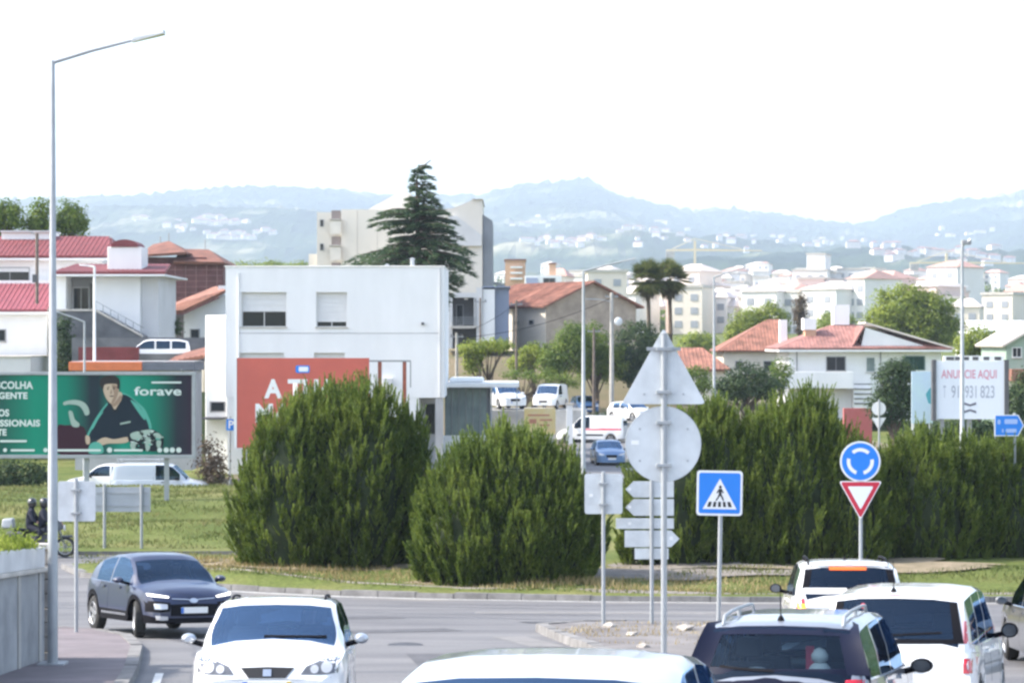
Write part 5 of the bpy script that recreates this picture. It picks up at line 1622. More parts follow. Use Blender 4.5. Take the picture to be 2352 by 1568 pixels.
# yellow notice board by the far road
Y = 145.0
x0 = P(1240, 0, Y).x; zg = G(x0, Y)
root = thing('notice_board', 'yellow notice board with faded print, left of the ambulance', 'notice board', (x0, Y, zg))
k = Y / FPX
def L_(px, py): return ((px - 1240) * k, P(0, py, Y).z - zg)
a, b = L_(1204, 997), L_(1276, 937)
MB().box(a[0], b[0], 0, .08, a[1], b[1]).build('board', mat('notice_yellow', (.72, .55, .22), .6, c2=(.72, .60, .34), scale=1.5), root)
for (u, w, t, v_) in ((1212, 1262, 951, 955), (1216, 1232, 962, 972), (1240, 1268, 962, 966), (1240, 1262, 974, 978)):
    p0, p1 = L_(u, v_), L_(w, t)
    MB().prism([(p0[0], p0[1]), (p1[0], p0[1]), (p1[0], p1[1]), (p0[0], p1[1])], -.006, -.001).build('faded_print', mat('notice_red', (.50, .22, .14), .6), root)
for px in (1212, 1268):
    x = L_(px, 0)[0]; MB().box(x - .06, x + .06, .085, .2, -.1, L_(0, 940)[1]).build('post', M['galvanised'], root)
mat('retaining_dark', (0.15, 0.155, 0.17), 0.9, c2=(0.085, 0.09, 0.10), scale=0.8, bump=0.3, bscale=6)
mat('grey_light', (0.60, 0.60, 0.61), 0.85, var=0.08, scale=0.6)
mat('red_roof_pink', (0.27, 0.07, 0.09), 0.6, var=0.12, scale=0.8)
mat('orange_band', (0.62, 0.17, 0.06), 0.6, var=0.1)
mat('dark_band', (0.13, 0.14, 0.17), 0.6, var=0.1)
mat('brick_pale', (0.33, 0.19, 0.18), 0.9, var=0.2)
mat('cream_light', (0.68, 0.64, 0.58), 0.85, var=0.06, scale=0.3)
mat('brown_shutter', (0.24, 0.20, 0.19), 0.7, var=0.1)
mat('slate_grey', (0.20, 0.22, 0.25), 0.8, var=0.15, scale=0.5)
mat('slate_blue', (0.22, 0.26, 0.36), 0.7, var=0.1, scale=0.5)
mat('ochre_wall', (0.58, 0.36, 0.24), 0.85, var=0.12, scale=0.5)
mat('pale_glare_tile', (0.66, 0.58, 0.54), 0.8, var=0.1, scale=1.0)  # pale tone also puts sunlight and glare into roof colour
mat('green_frame', (0.03, 0.12, 0.09), 0.5)
mat('dark_green_glass', (0.015, 0.05, 0.04), 0.1)
mat('pavilion_glass', (0.24, 0.30, 0.28), 0.12, c2=(0.15, 0.19, 0.20), scale=0.8)  # lighter mottled tone stands for reflections in the panes
# ------------------------------------------------------------------ buildings
class Bld:
    """building whose front stands at distance Y; front features are given at their place on that front"""
    def __init__(b, name, label, px0, Y, pyb, rz=0.0, cat='building', sink=1.5):
        b.px0, b.Y, b.k = px0, Y, Y / FPX
        b.z0 = P(0, pyb, Y).z
        b.root = thing(name, label, cat, (P(px0, 0, Y).x, Y, b.z0), rz)
        b.sink = sink
    def x(b, px): return (px - b.px0) * b.k
    def z(b, py): return P(0, py, b.Y).z - b.z0
    def vol(b, name, pl, pr, pt, pb, y0, y1, m_, bevel=0.0):
        return MB().box(b.x(pl), b.x(pr), y0, y1, b.z(pb), b.z(pt)).build(name, M[m_], b.root, bevel=bevel)
    def window(b, pl, pr, pt, pb, y=0.0, panes=1, shut=0.0, fm='frame_white', glass='dark_window', sill=True, parent=None):
        """recess frame, glass panes and roller shutter standing 2-3 cm off the wall"""
        x0, x1, zb, zt = b.x(pl), b.x(pr), b.z(pb), b.z(pt)
        f = .06
        w = MB()
        w.box(x0 - f, x0, y - .05, y - .003, zb - f, zt + f).box(x1, x1 + f, y - .05, y - .003, zb - f, zt + f)
        w.box(x0, x1, y - .05, y - .003, zt, zt + f).box(x0, x1, y - .05, y - .003, zb - f, zb)
        fr = w.build('window', M[fm], parent or b.root)
        zs = zb + (zt - zb) * (1 - shut)
        n = panes
        for q in range(n):
            a, c_ = x0 + (x1 - x0) * q / n + .02, x0 + (x1 - x0) * (q + 1) / n - .02
            MB().box(a, c_, y - .022, y - .004, zb + .002, zs - .002).build('pane', M[glass], fr)
        for q in range(1, n):
            xm = x0 + (x1 - x0) * q / n
            MB().box(xm - .018, xm + .018, y - .04, y - .004, zb + .001, zs - .001).build('mullion', M[fm], fr)
        if shut:
            ns = max(2, int((zt - zs) / .25))
            sh = MB()
            for q in range(ns):
                sh.box(x0 + .002, x1 - .002, y - .035, y - .005, zs + (zt - zs) * q / ns + .006, zs + (zt - zs) * (q + 1) / ns - .002)
            sh.build('roller_shutter', M['shutter'], fr)
        if sill:
            MB().box(x0 - .1, x1 + .1, y - .11, y - .052, zb - f - .06, zb - f).build('sill', M['coping'], fr)
        return fr
    def gable(b, name, A, Bp, m_, th=.16, parent=None):
        """sloping roof plane given by its eave edge A (2 points) and ridge edge Bp (2 points), local coordinates"""
        A = [Vector(p) for p in A]; Bp = [Vector(p) for p in Bp]
        n = (A[1] - A[0]).cross(Bp[0] - A[0]).normalized()
        if n.z < 0: n = -n
        lo = [A[0], A[1], Bp[1], Bp[0]]
        return MB().hull(lo, [p + n * th for p in lo]).build(name, M[m_], parent or b.root)
    def tiles(b, A, Bp, m_, parent, pitch=.34, r=.07):
        r = min(r, .045); pitch = min(pitch, .30)
        """rows of half-round tiles running down a roof plane"""
        A = [Vector(p) for p in A]; Bp = [Vector(p) for p in Bp]
        n_ = (A[1] - A[0]).cross(Bp[0] - A[0]).normalized()
        if n_.z < 0: n_ = -n_
        e = (A[1] - A[0]); L = e.length; e.normalize()
        up = n_.cross(e)
        if up.dot(Bp[0] - A[0]) < 0: up = -up
        b0, b1, h = e.dot(Bp[0] - A[0]), e.dot(Bp[1] - A[0]), up.dot(Bp[0] - A[0])
        num = max(3, int(L / pitch))
        mb = MB()
        for q in range(num):
            s_ = L * (q + .5) / num
            t = h
            if b0 > .01 and s_ < b0: t = min(t, h * s_ / b0)
            if b1 < L - .01 and s_ > b1: t = min(t, h * (L - s_) / (L - b1))
            if t < .3: continue
            p0 = A[0] + e * s_ + n_ * .16
            mb.tube([p0, p0 + up * t], r, 6, cap=True)
        o = mb.build('tile_rows', M[m_], parent, smooth=60)
        o['kind'] = 'stuff'
        return o

# --- white flat-roofed three-storey building in the middle
b = Bld('flat_roofed_building', 'white flat-roofed three-storey building behind the red billboard', 744, 130, 1082)
def holed_front(b, pl, pr, pt, pb, holes, y0, y1, back, m_):
    """front wall with real openings: the body stands behind, the skin is cut round the holes"""
    mb = MB().box(b.x(pl), b.x(pr), y1, back, b.z(pb), b.z(pt))
    xs = sorted(set([pl, pr] + [h[0] for h in holes] + [h[1] for h in holes]))
    for a, c_ in zip(xs, xs[1:]):
        hs = sorted([h for h in holes if h[0] <= a and h[1] >= c_], key=lambda h: h[2])
        t = pt
        for h in hs:
            mb.box(b.x(a), b.x(c_), y0, y1 - .001, b.z(h[2]), b.z(t)); t = h[3]
        mb.box(b.x(a), b.x(c_), y0, y1 - .001, b.z(pb), b.z(t))
    return mb.build('wall', M[m_], b.root)
HO = [(554, 658, 671, 751), (726, 797, 671, 751), (547, 652, 810, 897), (721, 792, 810, 897)]
holed_front(b, 518, 1020, 613, 913, HO, 0, .32, 9.0, 'white_wall')
for h in HO: MB().box(b.x(h[0]) - .06, b.x(h[1]) + .06, -.07, .30, b.z(h[3]) - .05, b.z(h[3]) + .012).build('sill', M['coping'], b.root)
b.vol('lower_wall', 522, 962, 913.2, 1095, .02, 8.9, 'white_wall')
b.vol('side_wing', 465, 517.9, 723, 1095, 1.2, 8, 'white_wall', .05)
b.vol('roof_edge', 516, 1022, 610.5, 613.2, -.06, 9.05, 'white_wall', .02)
b.vol('corner_column', 1000, 1018, 913.2, 1095, .05, .5, 'grey_wall')
b.vol('entrance_wall', 963, 999.5, 913.2, 1095, 2.4, 8.5, 'grey_wall')
b.vol('floor_groove', 549, 1008, 764.2, 765.6, -.012, -.001, 'frame_grey')
b.vol('downpipe', 547.5, 549.5, 627, 912, -.09, -.003, 'white_wall')
for h, sh_ in zip(HO, (.56, .87, .9, .9)): b.window(h[0] + 2, h[1] - 2, h[2] + 2, h[3] - 2, .28, 2, sh_, sill=False)
b.window(973, 996, 930, 1000, 2.4, 1, 0, 'frame_grey')
for px, t, w in ((883, 604, 4), (900, 608, 3), (942, 590, 5)):
    x = b.x(px); MB().tube([(x, 3, b.z(612)), (x, 3, b.z(t))], w * b.k, 8).lathe([(w * b.k * 1.6, b.z(t)), (0, b.z(t - 3))], 8, 'z', 0, (x, 3, 0)).build('vent_pipe', M['galvanised'], b.root, smooth=50)
b.vol('air_conditioner', 880, 902, 868, 884, -.35, -.003, 'grey_light', .02); b.vol('wall_lamp', 968, 974, 740, 746, -.2, -.003, 'dark_grey')
for px in (1010,): b.vol('downpipe', px, px + 2, 616, 912, -.09, -.003, 'grey_light')
b.vol('canopy', 468, 516, 958, 962, -.8, 1.2, 'dark_grey')
b.window(478, 510, 925, 945, 1.2, 1, 0, 'frame_grey', sill=False)
# parking sign at its left corner
root, loc, k = sign_post('small blue square parking sign left of the red billboard', 528, 117, 956, .05, foot=0)
p0, p1 = loc(520, 988), loc(537, 962)
panel(root, rrect(p0[0], p1[0], p0[1], p1[1], .04), -.07, -.053, 'sign_blue')
q_ = loc(524, 983)
lettering('lettering', 'P', 18 * k / .7, (q_[0], -.072, q_[1]), M['sign_white'], root, .01)
# satellite dish on the wing
sd = thing('satellite_dish', 'dark satellite dish at the left end of the red billboard', 'satellite dish', (P(529, 0, 130).x, 131.1, P(0, 852, 131).z))
MB().lathe([(0, .0), (.22, .04), (.36, .16)], 20, 'y').build('dish', M['dark_grey'], sd, smooth=60).rotation_euler = (0, 0, R(40))
MB().tube([(0, 0, 0), (.1, .12, -.05)], .03, 6).build('bracket', M['galvanised'], sd)

# --- house with red metal roofs, far left
b = Bld('house', 'white house with broad dark red hipped roof at the left edge', 60, 152, 860)
b.vol('wall', -160, 205, 588, 660, 5.0, 13, 'white_wall'); 
b.vol('lower_wall', -160, 108, 716, 870, 0, 8, 'white_wall')
b.vol('middle_wall', -160, 104, 640, 716, 4.2, 8, 'white_wall')
b.vol('terrace_wall', -160, 143, 818, 900, -10, -.2, 'grey_light'); b.vol('terrace_coping', -160, 144, 815, 818, -10.1, -.1, 'coping')
A = [(b.x(-165), 4.4, b.z(587)), (b.x(236), 4.4, b.z(587))]; Bp = [(b.x(-165), 9, b.z(534)), (b.x(196), 9, b.z(534))]
rf = b.gable('roof', A, Bp, 'red_roof'); b.tiles(A, Bp, 'red_roof', rf, .30, .035)
A2 = [(b.x(236), 4.4, b.z(587)), (b.x(236), 13.6, b.z(587))]
b.gable('roof_hip', A2, [(b.x(196), 9, b.z(534)), (b.x(196), 9.02, b.z(534))], 'red_roof')
b.vol('fascia', -165, 236, 587.5, 592, 4.35, 13.6, 'white_wall')
A = [(b.x(-165), -.6, b.z(716)), (b.x(111), -.6, b.z(716))]; Bp = [(b.x(-165), 4.2, b.z(653)), (b.x(111), 4.2, b.z(653))]
rf = b.gable('lower_roof', A, Bp, 'red_roof_pink'); b.tiles(A, Bp, 'red_roof_pink', rf, .42, .045)
b.vol('fascia', -165, 111, 716.5, 722, -.6, 4.2, 'white_wall')
b.vol('dormer', -60, 61, 520, 540, 8.2, 11, 'white_wall'); b.vol('dormer_roof', -62, 63, 516, 520, 8.0, 11.2, 'grey_light')
b.window(-30, 12, 758, 782, 0, 1, 0, 'frame_grey'); b.window(-60, 30, 610, 640, 5.0, 2, .3, 'frame_grey')
b.vol('window_band', 30, 75, 612, 650, 4.97, 4.998, 'shutter')
p_ = thing('utility_pole', 'dark pole with lamp arm in front of the broad red roof', 'pole', (P(85, 0, 149).x, 149, P(0, 660, 149).z))
MB().tube([(0, 0, -1), (0, 0, (660 - 536) * 149 / FPX)], .10, 8).build('pole', M['pole_wood'], p_); MB().tube([(0, 0, 3.2), (-.7, 0, 3.6)], .04, 6).build('lamp_arm', M['galvanised'], p_); MB().box(-.25, .05, -.2, -.1, .3, .8).build('junction_box', M['dark_grey'], p_)

# --- house with white chimney block and flat red roof
b = Bld('house', 'white house with square white chimney block on a low red roof', 250, 150, 800)
b.vol('wall', 213, 322, 634, 830, 0, 9, 'white_wall'); b.vol('side_wall', 322.2, 363, 634, 830, .25, 8, 'grey_light')
b.vol('corner_pier', 131, 153, 630, 740, -.3, 6, 'white_wall'); b.vol('recess_wall', 153.1, 212.9, 634, 740, 1.8, 6, 'grey_wall')
b.window(157, 192, 660, 708, 1.8, 2, 0, 'frame_white'); b.window(196, 206, 650, 708, 1.8, 1, 0, 'frame_grey', sill=False)
A = [(b.x(128), -1.2, b.z(631)), (b.x(386), -1.2, b.z(631))]; Bp = [(b.x(140), 5, b.z(606)), (b.x(365), 5, b.z(606))]
rf = b.gable('roof', A, Bp, 'red_roof'); b.tiles(A, Bp, 'red_roof', rf, .32, .035)
b.vol('fascia', 128, 386, 631.2, 635, -1.25, 9, 'white_wall')
b.vol('chimney_block', 243, 322, 566, 625, .6, 3.2, 'white_wall', .04)
n = 12
pr_ = [(b.x(283) + 32 * b.k * math.cos(math.pi * t / n), b.z(566) + 17 * b.k * math.sin(math.pi * t / n)) for t in range(n + 1)]
MB().prism(pr_, .5, 3.3).build('chimney_vault', M['red_roof'], b.root, smooth=40)
# stair and parapet running down to the right
st = MB().prism([(b.x(145), b.z(714)), (b.x(235), b.z(714)), (b.x(340), b.z(772)), (b.x(340), b.z(800)), (b.x(145), b.z(800))], -2.6, -.1)
st.build('stair_wall', M['retaining_dark'], b.root)
MB().prism([(b.x(143), b.z(711)), (b.x(236), b.z(711)), (b.x(342), b.z(770)), (b.x(342), b.z(774)), (b.x(235), b.z(715.5)), (b.x(143), b.z(715.5))], -2.7, -2.4).build('stair_coping', M['coping'], b.root)
MB().prism([(b.x(230), b.z(690)), (b.x(232), b.z(690)), (b.x(345), b.z(752)), (b.x(345), b.z(755))], -2.6, -2.55).build('handrail', M['galvanised'], b.root)
for q in range(7):
    px = 236 + q * 17
    MB().box(b.x(px) - .025, b.x(px) + .025, -2.6, -2.55, b.z(716 + q * 9.4), b.z(694 + q * 9.4)).build('baluster', M['galvanised'], b.root)
tag(MB().box(P(165, 0, 143).x, P(470, 0, 143).x, 143, 143.5, P(0, 880, 143).z, P(0, 775, 143).z).build('retaining_wall', M['retaining_dark']), 'long dark grey retaining wall below the house with the white chimney block', 'wall')
tag(MB().box(P(180, 0, 138).x, P(318, 0, 138).x, 138, 138.4, P(0, 880, 138).z, P(0, 797, 138).z).build('boundary_wall', mat('dark_red_wall', (.17, .035, .04), .85, var=.3, scale=1)), 'dark red boundary wall above the orange sign band', 'wall')
# kiosk with orange band behind the green billboard
b = Bld('kiosk', 'low kiosk with orange and grey sign band above the green billboard', 300, 121, 1080)
b.vol('wall', 170, 440, 851, 1080, .3, 4, 'grey_wall'); b.vol('sign_band', 158, 326, 831, 851, 0, 4.2, 'orange_band', .02); b.vol('sign_band', 326.3, 446, 833, 851, .02, 4.1, 'dark_band', .02)
b.vol('roof', 160, 444, 829.5, 831, .3, 4, 'grey_wall')
# brown-roofed shed corner
b = Bld('shed', 'small shed with sloping brown tiled roof beside the white wing', 430, 136, 900)
b.vol('wall', 398, 466, 832, 900, 0, 4, 'cream_wall')
A = [(b.x(385), -.4, b.z(838)), (b.x(470), -.4, b.z(822))]; Bp = [(b.x(395), 3, b.z(820)), (b.x(470), 3, b.z(800))]
rf = b.gable('roof', A, Bp, 'old_tile'); b.tiles(A, Bp, 'old_tile', rf)

# --- brick building with tiled roof behind
b = Bld('brick_building', 'large brown brick building with hipped tile roof behind the chimney house', 420, 188, 760)
b.vol('wall', 322, 512, 606, 760, 0, 10, 'brick_red'); b.vol('upper_wall', 322, 470, 590, 606, .4, 9, 'brick_red')
for q in range(1, 7): b.vol('brick_course', 322, 512.5, 606 + q * 13, 607 + q * 13, -.03, -.002, 'brick_pale')
for q in range(8): b.vol('brick_pilaster', 330 + q * 24, 331.4 + q * 24, 610, 700, -.05, -.032, 'brick_pale')
for A, Bp in (([(b.x(318), -.5, b.z(592)), (b.x(430), -.5, b.z(585))], [(b.x(335), 4, b.z(562)), (b.x(372), 4, b.z(554))]), ([(b.x(400), -.45, b.z(606)), (b.x(516), -.45, b.z(608))], [(b.x(400), 4, b.z(573)), (b.x(465), 4, b.z(574))])):
    rf = b.gable('roof', A, Bp, 'old_tile', .2); b.tiles(A, Bp, 'old_tile', rf, .4, .08)
b.gable('roof_hip', [(b.x(516), -.45, b.z(608)), (b.x(516), 9, b.z(608))], [(b.x(465), 4, b.z(574)), (b.x(465), 4.02, b.z(574))], 'old_tile')
b.gable('roof_hip', [(b.x(430), -.5, b.z(585)), (b.x(430), 8, b.z(585))], [(b.x(372), 4, b.z(554)), (b.x(372), 4.02, b.z(554))], 'old_tile')
for px, t in ((352, 538), (372, 530), (457, 546)):
    MB().tube([(b.x(px), 3.8, b.z(572)), (b.x(px), 3.8, b.z(t))], .04, 6).build('aerial', M['frame_grey'], b.root)
# --- white house with orange lean-to roof
b = Bld('house', 'white house with sloping orange tile roof left of the flat-roofed building', 450, 168, 800)
MB().prism([(b.x(420), b.z(840)), (b.x(516), b.z(840)), (b.x(516), b.z(678)), (b.x(420), b.z(722))], .5, 8).build('wall', M['white_wall'], b.root)
b.vol('porch_wall', 362, 419.8, 722, 840, 1.5, 7, 'dark_grey')
A = [(b.x(362), -.6, b.z(718)), (b.x(424), -.9, b.z(719))]; Bp = [(b.x(480), 4, b.z(660)), (b.x(520), -.2, b.z(672))]
rf = b.gable('roof', A, Bp, 'orange_tile', .2); b.tiles(A, Bp, 'orange_tile', rf, .4, .08)
b.vol('chimney', 497, 512, 655, 682, 1, 2, 'white_wall'); b.vol('chimney', 364, 380, 692, 716, 1.6, 2.4, 'white_wall'); b.vol('chimney_cap', 362, 384, 689, 692, 1.4, 2.6, 'coping')
b.window(436, 455, 757, 775, .5, 1, 0, 'frame_grey')

# --- pale apartment blocks behind the cedar
b = Bld('apartment_block', 'cream apartment block with brown balcony shutters left of the cedar', 830, 246, 760)
b.vol('wall', 784, 1000, 481, 760, 0, 14, 'cream_light'); b.vol('balcony_bay', 727, 783.8, 487, 760, .4, 12, 'cream_light'); b.vol('stepped_wing', 706, 726.8, 582, 760, 1.5, 10, 'cream_light')
MB().prism([(b.x(832), b.z(481)), (b.x(940), b.z(481)), (b.x(940), b.z(438)), (b.x(905), b.z(440))], 4, 14).build('roof_volume', M['cream_light'], b.root)
for t in (483, 543, 603): b.vol('balcony_shutter', 761, 782, t, t + 20, .2, .396, 'brown_shutter')
for t in (508, 568): b.vol('balcony_parapet', 759, 784, t, t + 30, -.6, -.4, 'cream_light')
for t in (503, 563): b.vol('balcony_floor', 757, 784, t, t + 3, -.7, .39, 'coping')
for t in (505, 560): b.window(735, 742, t, t + 14, .4, 1, 0, 'frame_grey', sill=False)
for px in (820, 866): b.vol('facade_groove', px, px + 1.2, 483, 700, -.03, -.002, 'coping')
b = Bld('apartment_block', 'tall pale block with slanted roof and flank darkened for shade right of the cedar', 1070, 235, 790)
# sloping front gable; grey panel and slate flank stand for shade
MB().prism([(b.x(1000), b.z(790)), (b.x(1108), b.z(790)), (b.x(1108), b.z(459)), (b.x(1086), b.z(459)), (b.x(1040), b.z(478)), (b.x(1000), b.z(482))], 0, 13).build('wall', M['cream_light'], b.root)
MB().prism([(b.x(1048), b.z(496)), (b.x(1106), b.z(540)), (b.x(1106), b.z(565)), (b.x(1030), b.z(565)), (b.x(1030), b.z(496))], -.35, -.003).build('shade_panel', M['grey_light'], b.root)
MB().hull([(b.x(1109), .2, b.z(790)), (b.x(1131), .2, b.z(790)), (b.x(1131), 12, b.z(790)), (b.x(1109), 12, b.z(790))], [(b.x(1109), .2, b.z(492)), (b.x(1131), .2, b.z(507)), (b.x(1131), 12, b.z(507)), (b.x(1109), 12, b.z(492))]).build('flank', M['slate_grey'], b.root)  # slate colour stands for shade on the flank
b.vol('roof_cap', 1084, 1110, 457, 459, -.2, 13, 'coping')
b = Bld('grey_building', 'grey building with a dark balcony recess right of the flat-roofed building', 1070, 205, 800)
b.vol('wall', 1022, 1039, 676, 800, 0, 8, 'grey_light'); b.vol('wall_top', 1039.1, 1093.9, 672, 683, 0, 8, 'grey_light'); b.vol('wall', 1094, 1108, 660, 800, 0, 8, 'grey_light')
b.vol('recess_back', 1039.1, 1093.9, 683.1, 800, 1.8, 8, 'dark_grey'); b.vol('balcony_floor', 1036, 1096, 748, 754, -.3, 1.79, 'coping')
for q in range(4): b.vol('balcony_rail', 1039.2, 1093.8, 728 + q * 5, 729 + q * 5, -.2, -.15, 'galvanised')
b.vol('pillar', 1088, 1093.8, 684, 748, -.1, .2, 'grey_wall'); b.vol('ceiling_lamp', 1066, 1074, 684, 688, .6, 1.0, 'sign_white')
b.window(1048, 1062, 700, 746, 1.8, 1, 0, 'frame_grey', sill=False); b.vol('annex', 1109, 1136, 664, 800, .3, 8, 'white_wall'); b.vol('blue_annex', 1136.2, 1169, 660, 800, .8, 8, 'slate_blue')
b.vol('annex_roof', 1107, 1172, 657, 660, .2, 8.2, 'slate_blue')
# ochre block and small white house further back
b = Bld('apartment_block', 'ochre and pink block peeping over the tiled gable house', 1180, 420, 700)
b.vol('wall', 1160, 1207, 598, 700, 0, 12, 'ochre_wall'); b.vol('roof', 1158, 1209, 595, 598, -.5, 12.5, 'pink_tile')
for q in range(3): b.vol('balcony', 1172, 1200, 612 + q * 13, 616 + q * 13, -.8, -.01, 'white_wall')
b = Bld('house', 'white house with blue roof panels behind the ridge of the gable house', 1245, 330, 720)
b.vol('wall', 1206, 1290, 632, 720, 0, 9, 'white_wall'); b.vol('chimney', 1262, 1277, 606, 634, 1, 2.2, 'ochre_wall'); b.vol('chimney_cap', 1260, 1279, 603, 606, .9, 2.3, 'old_tile')
MB().hull([(b.x(1210), -.4, b.z(660)), (b.x(1237), -.4, b.z(660)), (b.x(1237), -.3, b.z(660)), (b.x(1210), -.3, b.z(660))], [(b.x(1208), -.1, b.z(638)), (b.x(1235), -.1, b.z(638)), (b.x(1235), 0, b.z(638)), (b.x(1208), 0, b.z(638))]).build('solar_panel', M['slate_blue'], b.root)
b.window(1248, 1275, 639, 650, 0, 2, 0, 'frame_grey')

# --- gabled house with orange roof (cream front, rough side coloured darker for shade)
def gable_house():
    Y = 208.0
    A_, B_, C_ = P(1166, 0, Y + 2.4), P(1254, 0, Y), P(1461, 0, Y + 4.5)      # front-left, corner, right end of the gable wall
    zb = P(0, 840, Y).z
    root = thing('gabled_house', 'old gabled house with orange tiles, cream front and rough side darkened for shade', 'house', (B_.x, B_.y, zb))
    o = Vector((B_.x, B_.y, zb))
    # real right angles: gable wall runs along u, front wall along v
    u = (Vector((C_.x, C_.y, 0)) - Vector((B_.x, B_.y, 0))); W_ = u.length; u.normalize()
    v_ = Vector((-u.y, u.x, 0)); 
    if v_.y < 0: v_ = -v_
    D_ = 13.0
    ze, zr = P(0, 701, Y).z - zb, P(0, 649, Y + 2).z - zb
    def q(a, c_, z): return tuple(u * a + v_ * c_ + Vector((0, 0, z)))
    MB().hull([q(0, 0, -2), q(W_, 0, -2), q(W_, D_, -2), q(0, D_, -2)], [q(0, 0, ze), q(W_, 0, ze), q(W_, D_, ze), q(0, D_, ze)]).build('wall', M['shaded_block'], root)
    MB().add([q(0, 0, ze), q(W_, 0, ze), q(W_ * .5, 0, zr), q(0, .3, ze), q(W_, .3, ze), q(W_ * .5, .3, zr)], [(0, 1, 2), (5, 4, 3), (0, 3, 4, 1), (1, 4, 5, 2), (2, 5, 3, 0)]).build('gable', M['shaded_block'], root)
    # cream rendered front, 3 cm proud
    MB().hull([q(-.04, .02, -2), q(-.04, D_, -2), q(-.01, D_, -2), q(-.01, .02, -2)], [q(-.04, .02, ze), q(-.04, D_, ze), q(-.01, D_, ze), q(-.01, .02, ze)]).build('front_render', M['cream_wall'], root)
    for s_ in (0, 1):
        e0, e1 = (-.5 if s_ == 0 else W_ + .5), W_ * .5
        sl = (zr - ze) / (W_ * .5)
        A = [Vector(q(e0, -.5, ze - .5 * sl)), Vector(q(e0, D_ + .4, ze - .5 * sl))]; Bp = [Vector(q(e1, -.5, zr)), Vector(q(e1, D_ + .4, zr))]
        rf = Bld.gable(b, 'roof', A, Bp, 'orange_tile', .16, root); Bld.tiles(b, A, Bp, 'orange_tile', rf, .36, .08)
    for c_, z0, z1 in ((2.0, 745, 734), (4.6, 746, 735), (8.2, 748, 739), (2.2, 822, 812), (5.0, 818, 808)):
        za, zb2 = P(0, z0, Y).z - zb, P(0, z1, Y).z - zb
        w = MB().hull([q(-.10, c_, za), q(-.10, c_ + .8, za), q(-.045, c_ + .8, za), q(-.045, c_, za)], [q(-.10, c_, zb2), q(-.10, c_ + .8, zb2), q(-.045, c_ + .8, zb2), q(-.045, c_, zb2)]).build('window', M['frame_grey'], root)
        MB().hull([q(-.115, c_ + .08, za + .06), q(-.115, c_ + .72, za + .06), q(-.102, c_ + .72, za + .06), q(-.102, c_ + .08, za + .06)], [q(-.115, c_ + .08, zb2 - .06), q(-.115, c_ + .72, zb2 - .06), q(-.102, c_ + .72, zb2 - .06), q(-.102, c_ + .08, zb2 - .06)]).build('pane', M['dark_window'], w)
    cx = W_ * .78
    zz = P(0, 680, Y).z - zb
    MB().hull([q(cx - .3, 3, zz - .6), q(cx + .3, 3, zz - .6), q(cx + .3, 3.7, zz - .6), q(cx - .3, 3.7, zz - .6)], [q(cx - .3, 3, zz + .9), q(cx + .3, 3, zz + .9), q(cx + .3, 3.7, zz + .9), q(cx - .3, 3.7, zz + .9)]).build('chimney', M['shaded_block'], root)
gable_house()

# --- long low pavilion with glazed front by the far road
b = Bld('glazed_pavilion', 'low pavilion with flat white roof and greenish glazed front', 1090, 136, 1075)
b.vol('roof', 1015, 1192, 879, 889, -.8, 7, 'white_wall', .03)
for q in range(6):
    b.vol('glass_panel', 1022 + q * 16.2, 1037 + q * 16.2, 892, 1000, .3, .35, 'pavilion_glass'); b.vol('glazing_bar', 1037.1 + q * 16.2, 1038.1 + q * 16.2, 889.2, 1000, .25, .4, 'frame_grey')
b.vol('back_wall', 1018, 1125, 889.2, 1075, 3.2, 7, 'slate_grey'); b.vol('base_wall', 1018, 1190, 1000.2, 1075, .2, .6, 'white_wall')
for px in (1128, 1186): b.vol('roof_post', px, px + 2.5, 889.2, 1000, .2, .35, 'galvanised')
b.vol('skylight', 1030, 1110, 868, 879, 1.0, 5, 'sign_white', .2)

# --- white house on the right with pinkish roofs
b = Bld('house', 'white two-storey house with pinkish hipped roof and long balcony', 1980, 196, 965)
b.vol('wall', 1812, 2162, 806, 965, 0, 9, 'white_wall')
b.vol('balcony_parapet', 1793, 1953, 853, 891, -1.6, -1.35, 'white_wall', .02); b.vol('balcony_floor', 1793, 1953, 888, 892, -1.34, -.005, 'coping'); b.vol('balcony_side', 1793, 1799, 853, 888, -1.345, -.005, 'white_wall')
b.vol('fascia', 1786, 2182, 803, 807.5, -1.0, 9.8, 'white_wall')
rfs = [([(b.x(1786), -1.0, b.z(803)), (b.x(2182), -1.0, b.z(803))], [(b.x(1930), 4.4, b.z(748)), (b.x(1975), 4.4, b.z(748))])]
for A, Bp in rfs:
    rf = b.gable('roof', A, Bp, 'pink_tile'); b.tiles(A, Bp, 'pink_tile', rf, .36, .07)
b.gable('roof_hip', [(b.x(1786), -1, b.z(803)), (b.x(1786), 9.8, b.z(803))], [(b.x(1930), 4.4, b.z(748)), (b.x(1930), 4.45, b.z(748))], 'pink_tile')
b.gable('roof_hip', [(b.x(2182), -1, b.z(803)), (b.x(2182), 9.8, b.z(803))], [(b.x(1975), 4.4, b.z(748)), (b.x(1975), 4.45, b.z(748))], 'pale_glare_tile')  # paler tile stands for sunlight on this roof face
